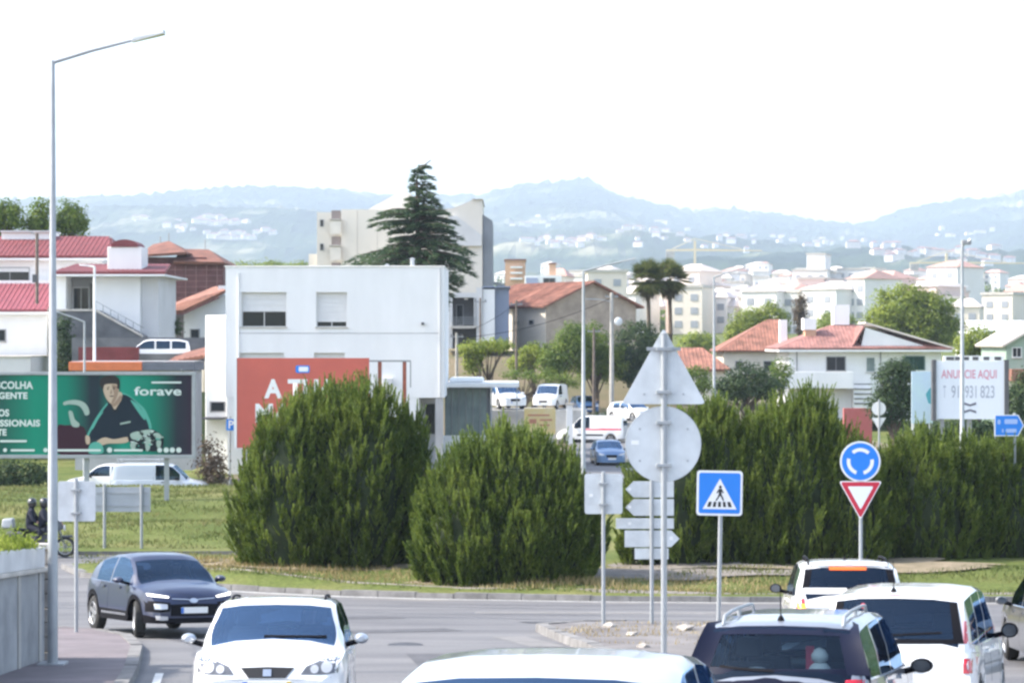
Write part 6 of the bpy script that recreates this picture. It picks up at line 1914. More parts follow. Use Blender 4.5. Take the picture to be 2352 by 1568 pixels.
# white wedge set into the roof; its pale faces stand for sunlight
MB().prism([(b.x(1975), b.z(800)), (b.x(2140), b.z(800)), (b.x(1985), b.z(752))], -.6, 3).build('gable', M['white_wall'], b.root)
A = [(b.x(1955), -.75, b.z(800)), (b.x(1955), 3.5, b.z(800))]; Bp = [(b.x(1984), -.75, b.z(750)), (b.x(1984), 3.5, b.z(750))]
b.gable('gable_roof', A, Bp, 'pink_tile', .12)
A = [(b.x(2186), -1.05, b.z(802)), (b.x(2186), 3.5, b.z(802))]; Bp = [(b.x(1984), -.75, b.z(743)), (b.x(1984), 3.5, b.z(743))]
b.gable('gable_roof', A, Bp, 'pale_glare_tile', .14)
b.vol('chimney', 1851, 1880, 730, 757, 1.5, 3, 'white_wall'); b.vol('chimney_base', 1855, 1880, 757.2, 792, 1.6, 2.9, 'ochre_wall'); b.vol('chimney', 1930, 1967, 698, 745, 4, 5.6, 'white_wall'); b.vol('chimney', 1817, 1834, 732, 800, 8, 9, 'white_wall')
b.window(1899, 1941, 820, 850, 0, 2, 0, 'frame_grey'); b.window(1990, 2009, 821, 853, 0, 1, 0, 'frame_white', 'pavilion_glass'); b.window(2074, 2123, 819, 848, 0, 2, 0, 'green_frame', 'dark_green_glass', False)
b.vol('downpipe', 1829, 1831.5, 808, 852, -.08, -.003, 'frame_grey'); b.vol('downpipe', 2021, 2024, 808, 880, -.08, -.003, 'frame_grey')
for q in range(5): b.vol('stair_rail', 1957, 1998, 880 + q * 11, 882.5 + q * 11, -1.2, -1.15, 'dark_grey')
b.vol('stair_wall', 1956, 1999, 891, 965, -1.1, -.01, 'white_wall')
tag(MB().box(P(1938, 0, 150).x, P(2003, 0, 150).x, 150, 150.4, P(0, 1050, 150).z, P(0, 937, 150).z).build('boundary_wall', mat('pink_red_wall', (.42, .12, .11), .85, var=.15, scale=1)), 'pinkish red boundary wall below the white two-storey house', 'wall')
# --- orange hipped house left of it, and a lower roof
b = Bld('house', 'cream house with hipped orange roof left of the white two-storey house', 1740, 218, 900)
b.vol('wall', 1662, 1812, 806, 900, 0, 8, 'cream_wall')
A = [(b.x(1648), -.6, b.z(808)), (b.x(1824), -.6, b.z(808))]; Bp = [(b.x(1775), 4, b.z(736)), (b.x(1800), 4, b.z(736))]
rf = b.gable('roof', A, Bp, 'orange_tile'); b.tiles(A, Bp, 'orange_tile', rf, .36, .08)
b.gable('roof_hip', [(b.x(1648), -.6, b.z(808)), (b.x(1648), 8.6, b.z(808))], [(b.x(1775), 4, b.z(736)), (b.x(1775), 4.05, b.z(736))], 'orange_tile')
b.window(1755, 1778, 830, 852, 0, 1, 0, 'frame_grey'); b.window(1690, 1704, 830, 846, 0, 1, 0, 'frame_grey')
b = Bld('house', 'low house with plain orange roof behind the triangle sign back', 1615, 185, 920)
b.vol('wall', 1560, 1668, 850, 920, 0, 7, 'cream_wall')
A = [(b.x(1552), -.6, b.z(852)), (b.x(1676), -.6, b.z(852))]; Bp = [(b.x(1566), 4, b.z(803)), (b.x(1622), 4, b.z(803))]
rf = b.gable('roof', A, Bp, 'orange_tile'); b.tiles(A, Bp, 'orange_tile', rf, .36, .08)
b.gable('roof_hip', [(b.x(1676), -.6, b.z(852)), (b.x(1676), 7.6, b.z(852))], [(b.x(1622), 4, b.z(803)), (b.x(1622), 4.05, b.z(803))], 'orange_tile')
# --- green house at the right edge
b = Bld('house', 'pale green house with white sloping roof edge at the right edge', 2350, 170, 985)
MB().prism([(b.x(2311), b.z(985)), (b.x(2440), b.z(985)), (b.x(2440), b.z(745)), (b.x(2380), b.z(752)), (b.x(2311), b.z(792))], 0, 9).build('wall', mat('green_wall', (.30, .40, .33), .85, var=.1, scale=.6), b.root)
b.gable('roof', [(b.x(2300), -.5, b.z(797)), (b.x(2300), 9.5, b.z(797))], [(b.x(2390), -.5, b.z(745)), (b.x(2390), 9.5, b.z(745))], 'pale_glare_tile')
b.window(2326, 2345, 799, 819, 0, 2, 0, 'frame_white'); b.vol('awning', 2313, 2440, 847, 873, -1.6, -.01, 'orange_tile')
b.vol('lower_wall', 2309, 2440, 874, 985, -.3, -.012, 'cream_wall')
b = Bld('warehouse', 'long white-roofed warehouse behind the trees at far right', 2270, 300, 830)
b.vol('wall', 2235, 2420, 760, 830, 0, 12, 'white_wall'); A = [(b.x(2228), -.6, b.z(762)), (b.x(2425), -.6, b.z(762))]; Bp = [(b.x(2240), 6, b.z(738)), (b.x(2425), 6, b.z(738))]
b.gable('roof', A, Bp, 'sign_white')
# ------------------------------------------------------------------ plants
foliage_mat('conifer_green', (0.052, 0.094, 0.018), (0.135, 0.195, 0.034), (0.27, 0.33, 0.072), .48, 1.3)
foliage_mat('cedar_green', (0.030, 0.066, 0.036), (0.070, 0.125, 0.060), (0.13, 0.19, 0.085), .38, .5)
foliage_mat('leaf_bright', (0.10, 0.15, 0.020), (0.20, 0.26, 0.035), (0.34, 0.39, 0.070), .5, .45)
foliage_mat('leaf_mid', (0.065, 0.115, 0.020), (0.125, 0.195, 0.034), (0.23, 0.29, 0.055), .5, .5)
foliage_mat('leaf_dark', (0.020, 0.045, 0.018), (0.040, 0.075, 0.026), (0.080, 0.12, 0.036), .35, .5)
foliage_mat('leaf_brown', (0.055, 0.040, 0.028), (0.10, 0.07, 0.045), (0.14, 0.11, 0.06), .3, .6)
foliage_mat('palm_green', (0.055, 0.085, 0.026), (0.115, 0.145, 0.042), (0.24, 0.23, 0.08), .45, .8)
foliage_mat('palm_dry', (0.045, 0.038, 0.022), (0.085, 0.07, 0.035), (0.15, 0.13, 0.06), .3, .8)
foliage_mat('grass_blade', (0.078, 0.112, 0.028), (0.14, 0.165, 0.050), (0.24, 0.225, 0.09), .35, .35)
foliage_mat('dry_blade', (0.24, 0.18, 0.08), (0.36, 0.28, 0.13), (0.46, 0.38, 0.22), .35, .5)

def tri_mesh(name, A, B, C, m_, parent=None, kind=None):
    """one triangle per row of A, B, C"""
    n = len(A)
    V = np.empty((n, 3, 3), np.float32)
    V[:, 0], V[:, 1], V[:, 2] = A, B, C
    me = bpy.data.meshes.new(name)
    me.vertices.add(n * 3); me.vertices.foreach_set('co', V.ravel())
    me.loops.add(n * 3); me.loops.foreach_set('vertex_index', np.arange(n * 3, dtype=np.int32))
    me.polygons.add(n); me.polygons.foreach_set('loop_start', np.arange(0, n * 3, 3, dtype=np.int32))
    me.polygons.foreach_set('loop_total', np.full(n, 3, np.int32))
    me.update(calc_edges=True)
    o = link(name, me, m_, parent)
    if kind: o['kind'] = kind
    return o

def quad_mesh(name, A, B, C, D, m_, parent=None):
    n = len(A)
    V = np.empty((n, 4, 3), np.float32)
    V[:, 0], V[:, 1], V[:, 2], V[:, 3] = A, B, C, D
    me = bpy.data.meshes.new(name)
    me.vertices.add(n * 4); me.vertices.foreach_set('co', V.ravel())
    me.loops.add(n * 4); me.loops.foreach_set('vertex_index', np.arange(n * 4, dtype=np.int32))
    me.polygons.add(n); me.polygons.foreach_set('loop_start', np.arange(0, n * 4, 4, dtype=np.int32))
    me.polygons.foreach_set('loop_total', np.full(n, 4, np.int32))
    me.update(calc_edges=True)
    return link(name, me, m_, parent)

def unit(a): return a / np.maximum(np.linalg.norm(a, axis=-1, keepdims=True), 1e-9)

def plume_shrub(label, lobes, Y, seed, plumes=1.0, group=None):
    """big rounded conifer shrub of upright feathery plumes. lobes: (px centre, px half width, py top, py base, depth offset)"""
    r = np.random.default_rng(seed)
    cx = np.mean([l_[0] for l_ in lobes])
    x0 = P(cx, 0, Y).x
    zb = G(x0, Y) + .25
    root = thing('conifer_shrub', label, 'shrub', (x0, Y, zb), group=group)
    As, Bs, Cs = [], [], []
    core = MB()
    for (lx, hw, top, base, dy) in lobes:
        k = (Y + dy) / FPX
        c = np.array([(lx - CXP) * k - x0, dy, 0.0])
        h = P(0, top, Y + dy).z - zb
        z0 = P(0, base, Y + dy).z - zb
        rad = hw * k - .22
        H = h - z0
        # upright spires standing all over an egg-shaped body; t is the height fraction
        n = int(plumes * 62 * (rad * 2 + H) * rad * .55) + 40
        t = r.beta(1.1, 1.0, n)
        prof = np.power(np.clip(1 - np.power(np.clip((t - .30) / .70, 0, 1), 2.3), 0, 1), .62) * (0.82 + .18 * np.clip(t / .30, 0, 1))
        a = r.uniform(0, 2 * np.pi, n)
        bump = 1 + .10 * np.sin(a * 5 + seed) * np.sin(t * 9 + seed * 2) + .07 * np.sin(a * 11 + t * 7)
        rr = rad * prof * bump * (1 - np.abs(r.normal(0, .09, n)))
        sp = np.stack([c[0] + rr * np.cos(a), c[1] + rr * np.sin(a) * .85, z0 + t * H * .88 - .45], 1)
        out = np.stack([np.cos(a), np.sin(a), np.zeros(n)], 1)
        up = np.zeros((n, 3)); up[:, 2] = 1
        ax = unit(up + out * (.45 * (1 - t) + .06)[:, None] + r.normal(0, .09, (n, 3)))
        sl = r.uniform(.55, 1.0, n) * (1 + .30 * (t > .8))
        np_ = 9                                            # plumes of one spire
        w = np.linspace(0, .72, np_)[None, :] + r.uniform(-.05, .05, (n, np_))
        tilt = unit(r.normal(0, 1, (n, np_, 3)))
        pb = sp[:, None, :] + ax[:, None, :] * (sl[:, None] * w)[..., None]
        d = unit(ax[:, None, :] + tilt * (.42 * (1 - w) + .05)[..., None]).reshape(-1, 3)
        base_p = (pb + tilt * (.05 * (1 - w))[..., None]).reshape(-1, 3)
        ln = (r.uniform(.28, .46, (n, np_)) * sl[:, None]).reshape(-1)
        N_ = len(ln)
        m_ = 24
        u = np.linspace(.06, 1.0, m_)[None, :, None]
        stem = base_p[:, None, :] + d[:, None, :] * (ln[:, None, None] * u)
        rd = r.normal(0, 1, (N_, m_, 3)); rd = unit(rd - d[:, None, :] * np.sum(rd * d[:, None, :], -1, keepdims=True))
        nl = (.135 * (1 - .60 * u) * r.uniform(.7, 1.3, (N_, m_, 1)))
        tip = stem + unit(rd * .50 + d[:, None, :]) * nl
        side = unit(np.cross(rd, d[:, None, :] + 0 * rd)) * (.019 * r.uniform(.7, 1.3, (N_, m_, 1)))
        As.append((stem - side).reshape(-1, 3)); Bs.append((stem + side).reshape(-1, 3)); Cs.append(tip.reshape(-1, 3))
        # solid dark core; its colour gives the shade between plumes
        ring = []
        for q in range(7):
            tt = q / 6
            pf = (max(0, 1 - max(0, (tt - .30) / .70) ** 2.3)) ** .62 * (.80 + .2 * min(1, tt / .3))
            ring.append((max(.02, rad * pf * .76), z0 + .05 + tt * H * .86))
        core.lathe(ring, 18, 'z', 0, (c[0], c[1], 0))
    o = tri_mesh('foliage', np.concatenate(As), np.concatenate(Bs), np.concatenate(Cs), M['conifer_green'], root)
    core.build('shade_core', M['core_dark'], root, smooth=60)
    MB().tube([(0, 0, -.6), (.05, 0, 1.6)], [.16, .10], 8).build('trunk', M['bark'], root)
    return root
plume_shrub('tallest dense conifer shrub in front of the red billboard', [(765, 190, 866, 1312, .6), (835, 140, 862, 1306, 0), (662, 128, 910, 1310, -.3), (925, 90, 920, 1300, .5), (612, 75, 1005, 1310, -.2)], 69.6, 1)
plume_shrub('rounded conifer shrub in the middle, left of the small square sign back', [(1160, 212, 985, 1344, 0), (1092, 150, 1020, 1346, -.5), (1245, 142, 1000, 1344, -.4), (1160, 100, 962, 1335, .5)], 66.0, 2)
plume_shrub('conifer shrub directly behind the round sign back and direction boards', [(1560, 140, 940, 1300, 0), (1640, 130, 905, 1312, .3), (1490, 75, 1090, 1290, -.3)], 70.0, 3)
plume_shrub('tall conifer shrub between the crossing sign and the roundabout sign', [(1800, 165, 905, 1318, 0), (1860, 120, 872, 1315, .4), (1730, 110, 960, 1322, -.5), (1940, 110, 985, 1312, -.2)], 70.6, 4)
plume_shrub('conifer shrub right of the roundabout sign, below the advertisement board', [(2110, 150, 985, 1305, 0), (2040, 90, 1040, 1310, -.4), (2200, 110, 995, 1300, .3)], 72.0, 5)
plume_shrub('conifer shrub cut off by the right edge of the picture', [(2310, 130, 1000, 1300, 0), (2400, 120, 985, 1300, .3)], 73.0, 6)

def leaf_tree(name, label, cat, px, Y, blobs, m_, seed, leaf=.30, dens=1.0, trunk=True, group=None, base=None):
    """crown of leaf faces in clumps. blobs: (px, py, half width px, half height px, depth factor)"""
    r = np.random.default_rng(seed)
    x0 = P(px, 0, Y).x; zb = G(x0, Y) - .1 if base is None else P(0, base, Y).z
    root = thing(name, label, cat, (x0, Y, zb), group=group)
    k = Y / FPX
    P1, N1 = [], []
    tips = []
    for (bx, by, hw, hh, df) in blobs:
        c = np.array([(bx - CXP) * k - x0, 0.0, P(0, by, Y).z - zb]); rx_, rz_ = hw * k, hh * k
        nc = max(14, int(26 * dens * (rx_ * rz_) ** .8 / (leaf * 2)))
        v = unit(r.normal(size=(nc, 3))); rad = r.uniform(.30, 1.0, (nc, 1)) ** .5
        cc = c + v * rad * np.array([rx_, rx_ * df, rz_])
        tips += [tuple(q) for q in cc[::max(1, nc // 5)]]
        cs = leaf * r.uniform(1.6, 3.2, nc)
        for q in range(nc):
            n = int(42 * min(1, dens) * r.uniform(.7, 1.2))
            p_ = r.normal(size=(n, 3)); p_ = unit(p_) * (r.uniform(0, 1, (n, 1)) ** .4) * cs[q] * np.array([1, 1, .75])
            P1.append(cc[q] + p_)
            N1.append(unit(unit(p_) + v[q] * .5 + np.array([0, 0, .6]) + r.normal(0, .45, (n, 3))))
    Pn, Nn = np.concatenate(P1), np.concatenate(N1)
    n = len(Pn)
    a = unit(np.cross(Nn, r.normal(size=(n, 3)))); b_ = np.cross(Nn, a)
    s = (leaf * r.uniform(.45, 1.0, n) * .5)[:, None]
    quad_mesh('crown', Pn - a * s, Pn - b_ * s * .6, Pn + a * s, Pn + b_ * s * .6, M[m_], root)
    if trunk:
        mb = MB()
        hz_ = np.mean([q[2] for q in tips])
        if hz_ < .5: hz_ = .5
        mb.tube([(0, 0, -.5), (.05, 0, hz_ * .4), (0, .05, hz_ * .85)], [.09 * math.sqrt(hz_) + .06, .07 * math.sqrt(hz_) + .03, .04], 8)
        for q in tips[:26]:
            s0 = (0.02, 0.02, hz_ * r.uniform(.3, .7))
            mid = (q[0] * .5, q[1] * .5, (s0[2] + q[2]) * .5 + .15)
            mb.tube([s0, mid, q], [.07, .045, .02], 5)
        mb.build('trunk', M['bark'], root, smooth=60)
    return root

# trees behind the red-roofed house
leaf_tree('broadleaf_tree', 'bright green tree behind the broad red roof, leftmost', 'tree', 20, 175, [(18, 498, 32, 40, .8), (-20, 500, 30, 35, .8)], 'leaf_mid', 11, .32, base=640)
leaf_tree('broadleaf_tree', 'bright green tree behind the broad red roof, just left of the lamp post', 'tree', 88, 176, [(90, 500, 24, 40, .8), (78, 515, 20, 25, .8)], 'leaf_mid', 12, .32, base=640)
leaf_tree('broadleaf_tree', 'rounded green tree behind the broad red roof, right of the lamp post', 'tree', 160, 177, [(162, 500, 28, 38, .8), (140, 515, 16, 26, .8), (180, 515, 14, 20, .8)], 'leaf_mid', 13, .32, base=640)
leaf_tree('garden_shrub', 'dark green upright shrub beside the white wall above the billboard', 'shrub', 148, 146, [(148, 780, 16, 60, 1), (150, 820, 15, 40, 1)], 'leaf_dark', 14, .22, base=860)
leaf_tree('hedge', 'dark hedge under the left end of the green billboard', 'hedge', 40, 109, [(10, 1090, 40, 32, .5), (70, 1092, 40, 30, .5), (-40, 1090, 40, 32, .5)], 'leaf_dark', 15, .22, trunk=False)
leaf_tree('garden_shrub', 'brownish bare shrub right of the green billboard', 'shrub', 478, 112, [(478, 1055, 28, 50, .8), (500, 1085, 26, 30, .8)], 'leaf_brown', 16, .22, .7)
leaf_tree('garden_shrub', 'low green hedge under the balcony of the chimney house', 'shrub', 392, 158, [(390, 750, 30, 22, .6)], 'leaf_dark', 17, .22, base=800)
# between the grey building and the gabled house
leaf_tree('vine_arbour', 'bright green vine arbour below the grey building', 'arbour', 1120, 178, [(1090, 800, 38, 14, .8), (1145, 792, 42, 12, .8), (1085, 830, 20, 26, .8)], 'leaf_bright', 18, .26)
leaf_tree('garden_shrub', 'yellow-green bush below the windows of the gabled house', 'shrub', 1225, 194, [(1225, 815, 30, 26, .8), (1195, 835, 26, 18, .8)], 'leaf_bright', 19, .26)
leaf_tree('broadleaf_tree', 'leafy green tree left of the street lamp below the gabled house', 'tree', 1290, 190, [(1290, 815, 44, 42, .8), (1320, 785, 40, 42, .8), (1265, 838, 30, 24, .8)], 'leaf_mid', 20, .28)
leaf_tree('broadleaf_tree', 'tall leafy tree right of the street lamp before the darkened gable', 'tree', 1370, 192, [(1368, 790, 44, 50, .8), (1400, 830, 40, 42, .8), (1345, 840, 30, 30, .8)], 'leaf_mid', 21, .28)
leaf_tree('broadleaf_tree', 'dark rounded tree at the foot of the two palms', 'tree', 1465, 193, [(1460, 790, 50, 58, .8), (1500, 815, 44, 48, .8), (1430, 830, 34, 40, .8), (1480, 860, 56, 30, .8)], 'leaf_dark', 22, .26)
leaf_tree('garden_shrub', 'olive scrub on the bank beside the parked white van', 'shrub', 1200, 186, [(1190, 858, 40, 12, .8), (1250, 866, 44, 12, .8), (1310, 870, 30, 14, .8)], 'leaf_mid', 23, .22, .7)
leaf_tree('garden_shrub', 'low bush at the roadside behind the white ambulance', 'shrub', 1390, 184, [(1386, 956, 24, 9, .8)], 'leaf_dark', 24, .22)
leaf_tree('garden_shrub', 'small bush right of the blue oncoming car', 'shrub', 1445, 135, [(1446, 1080, 18, 22, .8)], 'leaf_mid', 25, .2)
# right side
leaf_tree('broadleaf_tree', 'large bright yellow-green tree behind the white house roof', 'tree', 2085, 238, [(2070, 710, 70, 58, .8), (2130, 725, 62, 60, .8), (2030, 745, 46, 44, .8), (2165, 760, 46, 40, .8), (2095, 770, 90, 40, .8)], 'leaf_bright', 26, .36, 1.1)
leaf_tree('broadleaf_tree', 'yellow-green tree right of the tall lamp post by the board', 'tree', 2250, 205, [(2245, 785, 42, 36, .8), (2275, 800, 26, 28, .8), (2220, 800, 28, 24, .8)], 'leaf_bright', 27, .30)
leaf_tree('broadleaf_tree', 'bright green tree behind the hipped orange roof', 'tree', 1745, 262, [(1725, 745, 44, 38, .8), (1775, 730, 40, 34, .8), (1695, 770, 30, 26, .8), (1760, 765, 50, 30, .8)], 'leaf_bright', 28, .36)
leaf_tree('cypress_tree', 'narrow brownish cypress behind the chimneys of the white house', 'tree', 1838, 270, [(1838, 700, 12, 26, 1), (1838, 735, 14, 30, 1)], 'leaf_brown', 29, .3)
leaf_tree('garden_shrub', 'dark round shrub before the hipped orange house', 'shrub', 1715, 165, [(1715, 875, 58, 38, .8), (1680, 890, 40, 28, .8), (1760, 890, 36, 26, .8)], 'leaf_dark', 30, .26)
leaf_tree('garden_shrub', 'green shrub between the dark shrub and the long balcony', 'shrub', 1795, 175, [(1795, 860, 22, 34, .8)], 'leaf_mid', 31, .24)
leaf_tree('broadleaf_tree', 'dense dark tree between the white house and the pale poster', 'tree', 2050, 140, [(2050, 880, 44, 46, .8), (2035, 930, 40, 40, .8), (2075, 920, 26, 46, .8), (2065, 845, 26, 20, .8)], 'leaf_dark', 32, .24, 1.2)
leaf_tree('garden_shrub', 'dark shrub behind the black edge of the advertisement board', 'shrub', 2340, 135, [(2335, 930, 30, 50, .8), (2365, 900, 30, 60, .8)], 'leaf_dark', 33, .24)
leaf_tree('hedge', 'row of dark bushes under the advertisement board', 'hedge', 2230, 122, [(2190, 985, 40, 20, .6), (2250, 985, 46, 22, .6), (2120, 990, 40, 16, .6), (2310, 990, 46, 20, .6)], 'leaf_dark', 34, .22, trunk=False)
leaf_tree('garden_shrub', 'light green bush peeping left of the white house at the stairs', 'shrub', 1600, 175, [(1600, 872, 40, 26, .8)], 'leaf_mid', 35, .24)
for q, (px, py, hw, d) in enumerate(((620, 604, 46, 420), (690, 606, 40, 425), (565, 606, 40, 430), (1890, 745, 40, 330), (1920, 720, 40, 400), (2300, 745, 40, 340), (1600, 770, 40, 300))):
    leaf_tree('broadleaf_tree', ['pale distant tree top left of the cream apartment block, middle of three', 'pale distant tree top nearest the cream apartment block', 'pale distant tree top nearest the brick building', 'distant tree just left of the big white chimney', 'pale tree below the far tower block', 'distant tree left of the green house roof', 'distant tree right of the two palms'][q], 'tree', px, d, [(px, py + 14, hw, 18, .8), (px + 20, py + 22, hw * .7, 16, .8)], 'leaf_bright', 40 + q, .5, .8)

def cedar():
    Y = 160.0; k = Y / FPX
    x0 = P(955, 0, Y).x; zb = G(x0, Y)
    root = thing('cedar_tree', 'tall dark cedar with a windswept leaning top behind the white building', 'tree', (x0, Y, zb))
    r = np.random.default_rng(5)
    H = P(0, 364, Y).z - zb
    def axis(t):           # trunk line: straight, the tip bends to the right
        z = H * t
        return Vector((.2 * math.sin(t * 3) + (max(0, t - .955) / .045) ** 2 * 1.0, 0, z - (max(0, t - .97) / .03) * .1))
    pts = [axis(t) for t in np.linspace(0, 1, 24)]
    As, Bs, Cs = [], [], []
    limbs = MB().tube(pts, [.42 * (1 - t) ** .8 + .03 for t in np.linspace(0, 1, 24)], 10)
    zt = lambda py: (P(0, py, Y).z - zb) / H
    # tiers: picture height, reach left, reach right (pixels)
    tiers = [(382, 4, 22), (396, 4, 16), (408, 8, 38), (424, 10, 34), (440, 12, 36), (456, 16, 48), (472, 20, 56), (488, 30, 60), (494, 90, 70), (512, 100, 80), (530, 60, 88), (548, 50, 98), (566, 92, 112), (584, 146, 108), (600, 142, 114), (618, 112, 116), (636, 90, 100), (654, 80, 84), (672, 70, 74), (690, 60, 60)]
    for (py, rl, rr_) in tiers:
        t = zt(py)
        nb = 4 + (4 if py > 440 else 0) + (3 if py > 480 else 0)
        for q in range(nb):
            a = 2 * math.pi * (q + r.uniform(-.35, .35)) / nb
            ca, sa = math.cos(a), math.sin(a)
            reach = ((rr_ if ca > 0 else rl) * abs(ca) + .5 * (rl + rr_) * .62 * abs(sa)) * k * r.uniform(.74, 1.12)
            s0 = axis(min(1, max(0, t + r.uniform(-.012, .012))))
            up0 = reach * (.10 if py > 470 else .22)
            droop = -reach * (.20 if py > 560 else .12)
            if py < 470 and ca > 0: droop = reach * r.uniform(-.25, .05)
            pth = []
            ns = 8
            for i in range(ns + 1):
                u = i / ns
                pth.append(s0 + Vector((ca * reach * u, sa * reach * u, up0 * math.sin(u * 2.2) + droop * u * u)))
            limbs.tube(pth, [max(.012, .05 * reach ** .5 * (1 - i / ns)) for i in range(ns + 1)], 5)
            # flat sprays of needles along the limb, wider in the middle
            m_ = int(62 * reach + 22)
            u = r.uniform(.12, 1.0, m_)
            base = np.array([pth[min(ns - 1, int(x * ns))].lerp(pth[min(ns, int(x * ns) + 1)], x * ns - int(x * ns)) for x in u])
            w = .11 * reach * np.sin(np.clip(u, .1, .98) * np.pi * .92) + .07
            lat = r.uniform(-1, 1, m_) * w
            perp = np.array([-sa, ca, 0.0])
            base = base + perp * lat[:, None] + np.array([ca, sa, 0]) * (np.abs(lat) * .5)[:, None]
            base[:, 2] -= np.abs(lat) * .18 + r.uniform(0, .22, m_)
            d = unit(np.array([ca, sa, -.10]) + perp * (np.sign(lat) * .6)[:, None] + r.normal(0, .25, (m_, 3)))
            ln = r.uniform(.22, .5, m_)[:, None]
            sd = unit(np.cross(d, np.array([0, 0, 1.0]) + r.normal(0, .5, (m_, 3)))) * r.uniform(.035, .075, (m_, 1))
            As.append(base - sd); Bs.append(base + sd); Cs.append(base + d * ln)
    limbs.build('trunk', M['bark'], root, smooth=60)
    tri_mesh('needles', np.concatenate(As), np.concatenate(Bs), np.concatenate(Cs), M['cedar_green'], root)
cedar()

def palm(label, px, top, seed, Y=196.0):
    k = Y / FPX
    x0 = P(px, 0, Y).x; zb = G(x0, Y) - .1
    root = thing('palm_tree', label, 'palm tree', (x0, Y, zb))
    r = np.random.default_rng(seed)
    zc = P(0, top + 36, Y).z - zb
    MB().tube([(0, 0, -.3), (.12, 0, zc * .5), (0, 0, zc)], [.22, .17, .19], 10).build('trunk', M['bark'], root, smooth=60)
    def fans(n, el0, el1, ln0, ln1, m_, name):
        A, B, C = [], [], []
        for q in range(n):
            a = r.uniform(0, 2 * math.pi); el = R(r.uniform(el0, el1)); pl = r.uniform(ln0, ln1)
            d = Vector((math.cos(a) * math.cos(el), math.sin(a) * math.cos(el), math.sin(el)))
            c = Vector((0, 0, zc)) + d * pl * .45
            side = d.cross(Vector((0, 0, 1))).normalized(); nrm = side.cross(d)
            for s_ in range(15):                       # leaflets of one fan
                th = R(-95 + 190 * s_ / 14)
                ld = (d * math.cos(th) + side * math.sin(th)).normalized()
                ll = pl * .62 * (1 - .25 * abs(th) / 1.65)
                tip = c + ld * ll - Vector((0, 0, .10 * ll)) + nrm * r.uniform(-.05, .05)
                w = nrm.cross(ld).normalized() * .055
                A.append(c - w * .3 + ld * .05); B.append(c + ld * ll * .5 + w); C.append(tip)
                A.append(c + w * .3 + ld * .05); B.append(tip); C.append(c + ld * ll * .5 - w)
        tri_mesh(name, np.array(A), np.array(B), np.array(C), M[m_], root)
    fans(90, -50, 88, 1.5, 2.0, 'palm_green', 'crown'); fans(30, -88, -58, 1.0, 1.9, 'palm_dry', 'dry_skirt')
palm('palm with shaggy dry skirt, left one of the pair', 1488, 606, 1)
palm('palm with shaggy dry skirt, right one of the pair', 1537, 604, 2, 198.0)

# planter flowers on the near wall
def planter_plants():
    r = np.random.default_rng(9)
    n = 2600
    y = r.uniform(33.6, 36.6, n); x = r.normal(-7.34, .10, n)
    z = np.array([G(-7.2, q) for q in y]) + .12 + 1.43 + .31 + np.abs(r.normal(0, .07, n)) * (1 + .6 * np.sin(y * 5))
    p_ = np.stack([x, y, z], 1); o = p_.mean(0)
    root = thing('planter_plant', 'bright green leafy plants growing in the wall planter', 'plant', tuple(o))
    d = unit(r.normal(size=(n, 3)) + np.array([0, 0, .8])); s = unit(np.cross(d, r.normal(size=(n, 3)))) * .016
    tri_mesh('leaves', p_ - o - s, p_ - o + s, p_ - o + d * .07, M['leaf_bright'], root)
planter_plants()

# ------------------------------------------------------------------ grass
def inside(poly, x, y):
    res = np.zeros(len(x), bool)
    j = len(poly) - 1
    for i in range(len(poly)):
        xi, yi = poly[i]; xj, yj = poly[j]
        c = ((yi > y) != (yj > y)) & (x < (xj - xi) * (y - yi) / (yj - yi + 1e-12) + xi)
        res ^= c; j = i
    return res
def grass(label, poly, n, hz_, h0, h1, m_, seed, w=.012):
    r = np.random.default_rng(seed)
    x0, x1 = min(p[0] for p in poly), max(p[0] for p in poly); y0, y1 = min(p[1] for p in poly), max(p[1] for p in poly)
    x, y = r.uniform(x0, x1, n), r.uniform(y0, y1, n)
    ok = inside(poly, x, y)
    cl = np.sin(x * 1.7 + seed) * np.sin(y * 2.3 + 1.1 * seed) + r.normal(0, .5, n)
    ok &= cl > -.35
    x, y = x[ok], y[ok]; n = len(x)
    z = np.array([hz_(a, b_) for a, b_ in zip(x, y)])
    b_ = np.stack([x, y, z], 1)
    h = r.uniform(h0, h1, n) * (1 + .5 * np.sin(x * .9) * np.sin(y * 1.3))
    d = np.stack([r.normal(0, .35, n), r.normal(0, .35, n), np.ones(n)], 1) * h[:, None]
    a = r.uniform(0, np.pi, n); s = np.stack([np.cos(a), np.sin(a), np.zeros(n)], 1) * w * r.uniform(.7, 1.6, (n, 1))
    o = tri_mesh('grass', b_ - s, b_ + s, b_ + d, M[m_])
    tag(o, label, 'grass', kind='stuff')
isl_h = lambda x, y: G(x, y) + .125 + isl_dz(x, y)
front = [(x, y + .9) for x, y in isl_front] + [(20, 68.5), (0, 68.5), (-9, 72.5)]
grass('short green and yellow grass on the roundabout island', front, 60000, isl_h, .04, .13, 'grass_blade', 51, .016)
grass('dry straw coloured grass at the feet of the shrubs', [(x, y + 1.4) for x, y in isl_front[1:9]] + [(8, 65), (0, 66.5), (-8, 70.5)], 30000, isl_h, .05, .20, 'dry_blade', 52, .014)
grass('mown grass on the field behind the roundabout', [(-30, 77.5), (-4, 77.5), (-4, 105), (-34, 105)], 70000, lambda x, y: G(x, y) + .11 + 0.35 * math.exp(-((y - 84) / 3.0) ** 2) + 0.5 * sstep(90, 97, y) * (1 - sstep(103, 106, y)) + 0.08 * math.sin(x * .5) * math.sin(y * .4), .05, .13, 'grass_blade', 53, .022)
grass('weeds round the sign posts of the splitter island', [(0.8, 45.6), (1.8, 48.6), (4.5, 47.8), (4.6, 40), (1.6, 41)], 2500, lambda x, y: G(x, y) + .13, .02, .09, 'dry_blade', 54, .008)
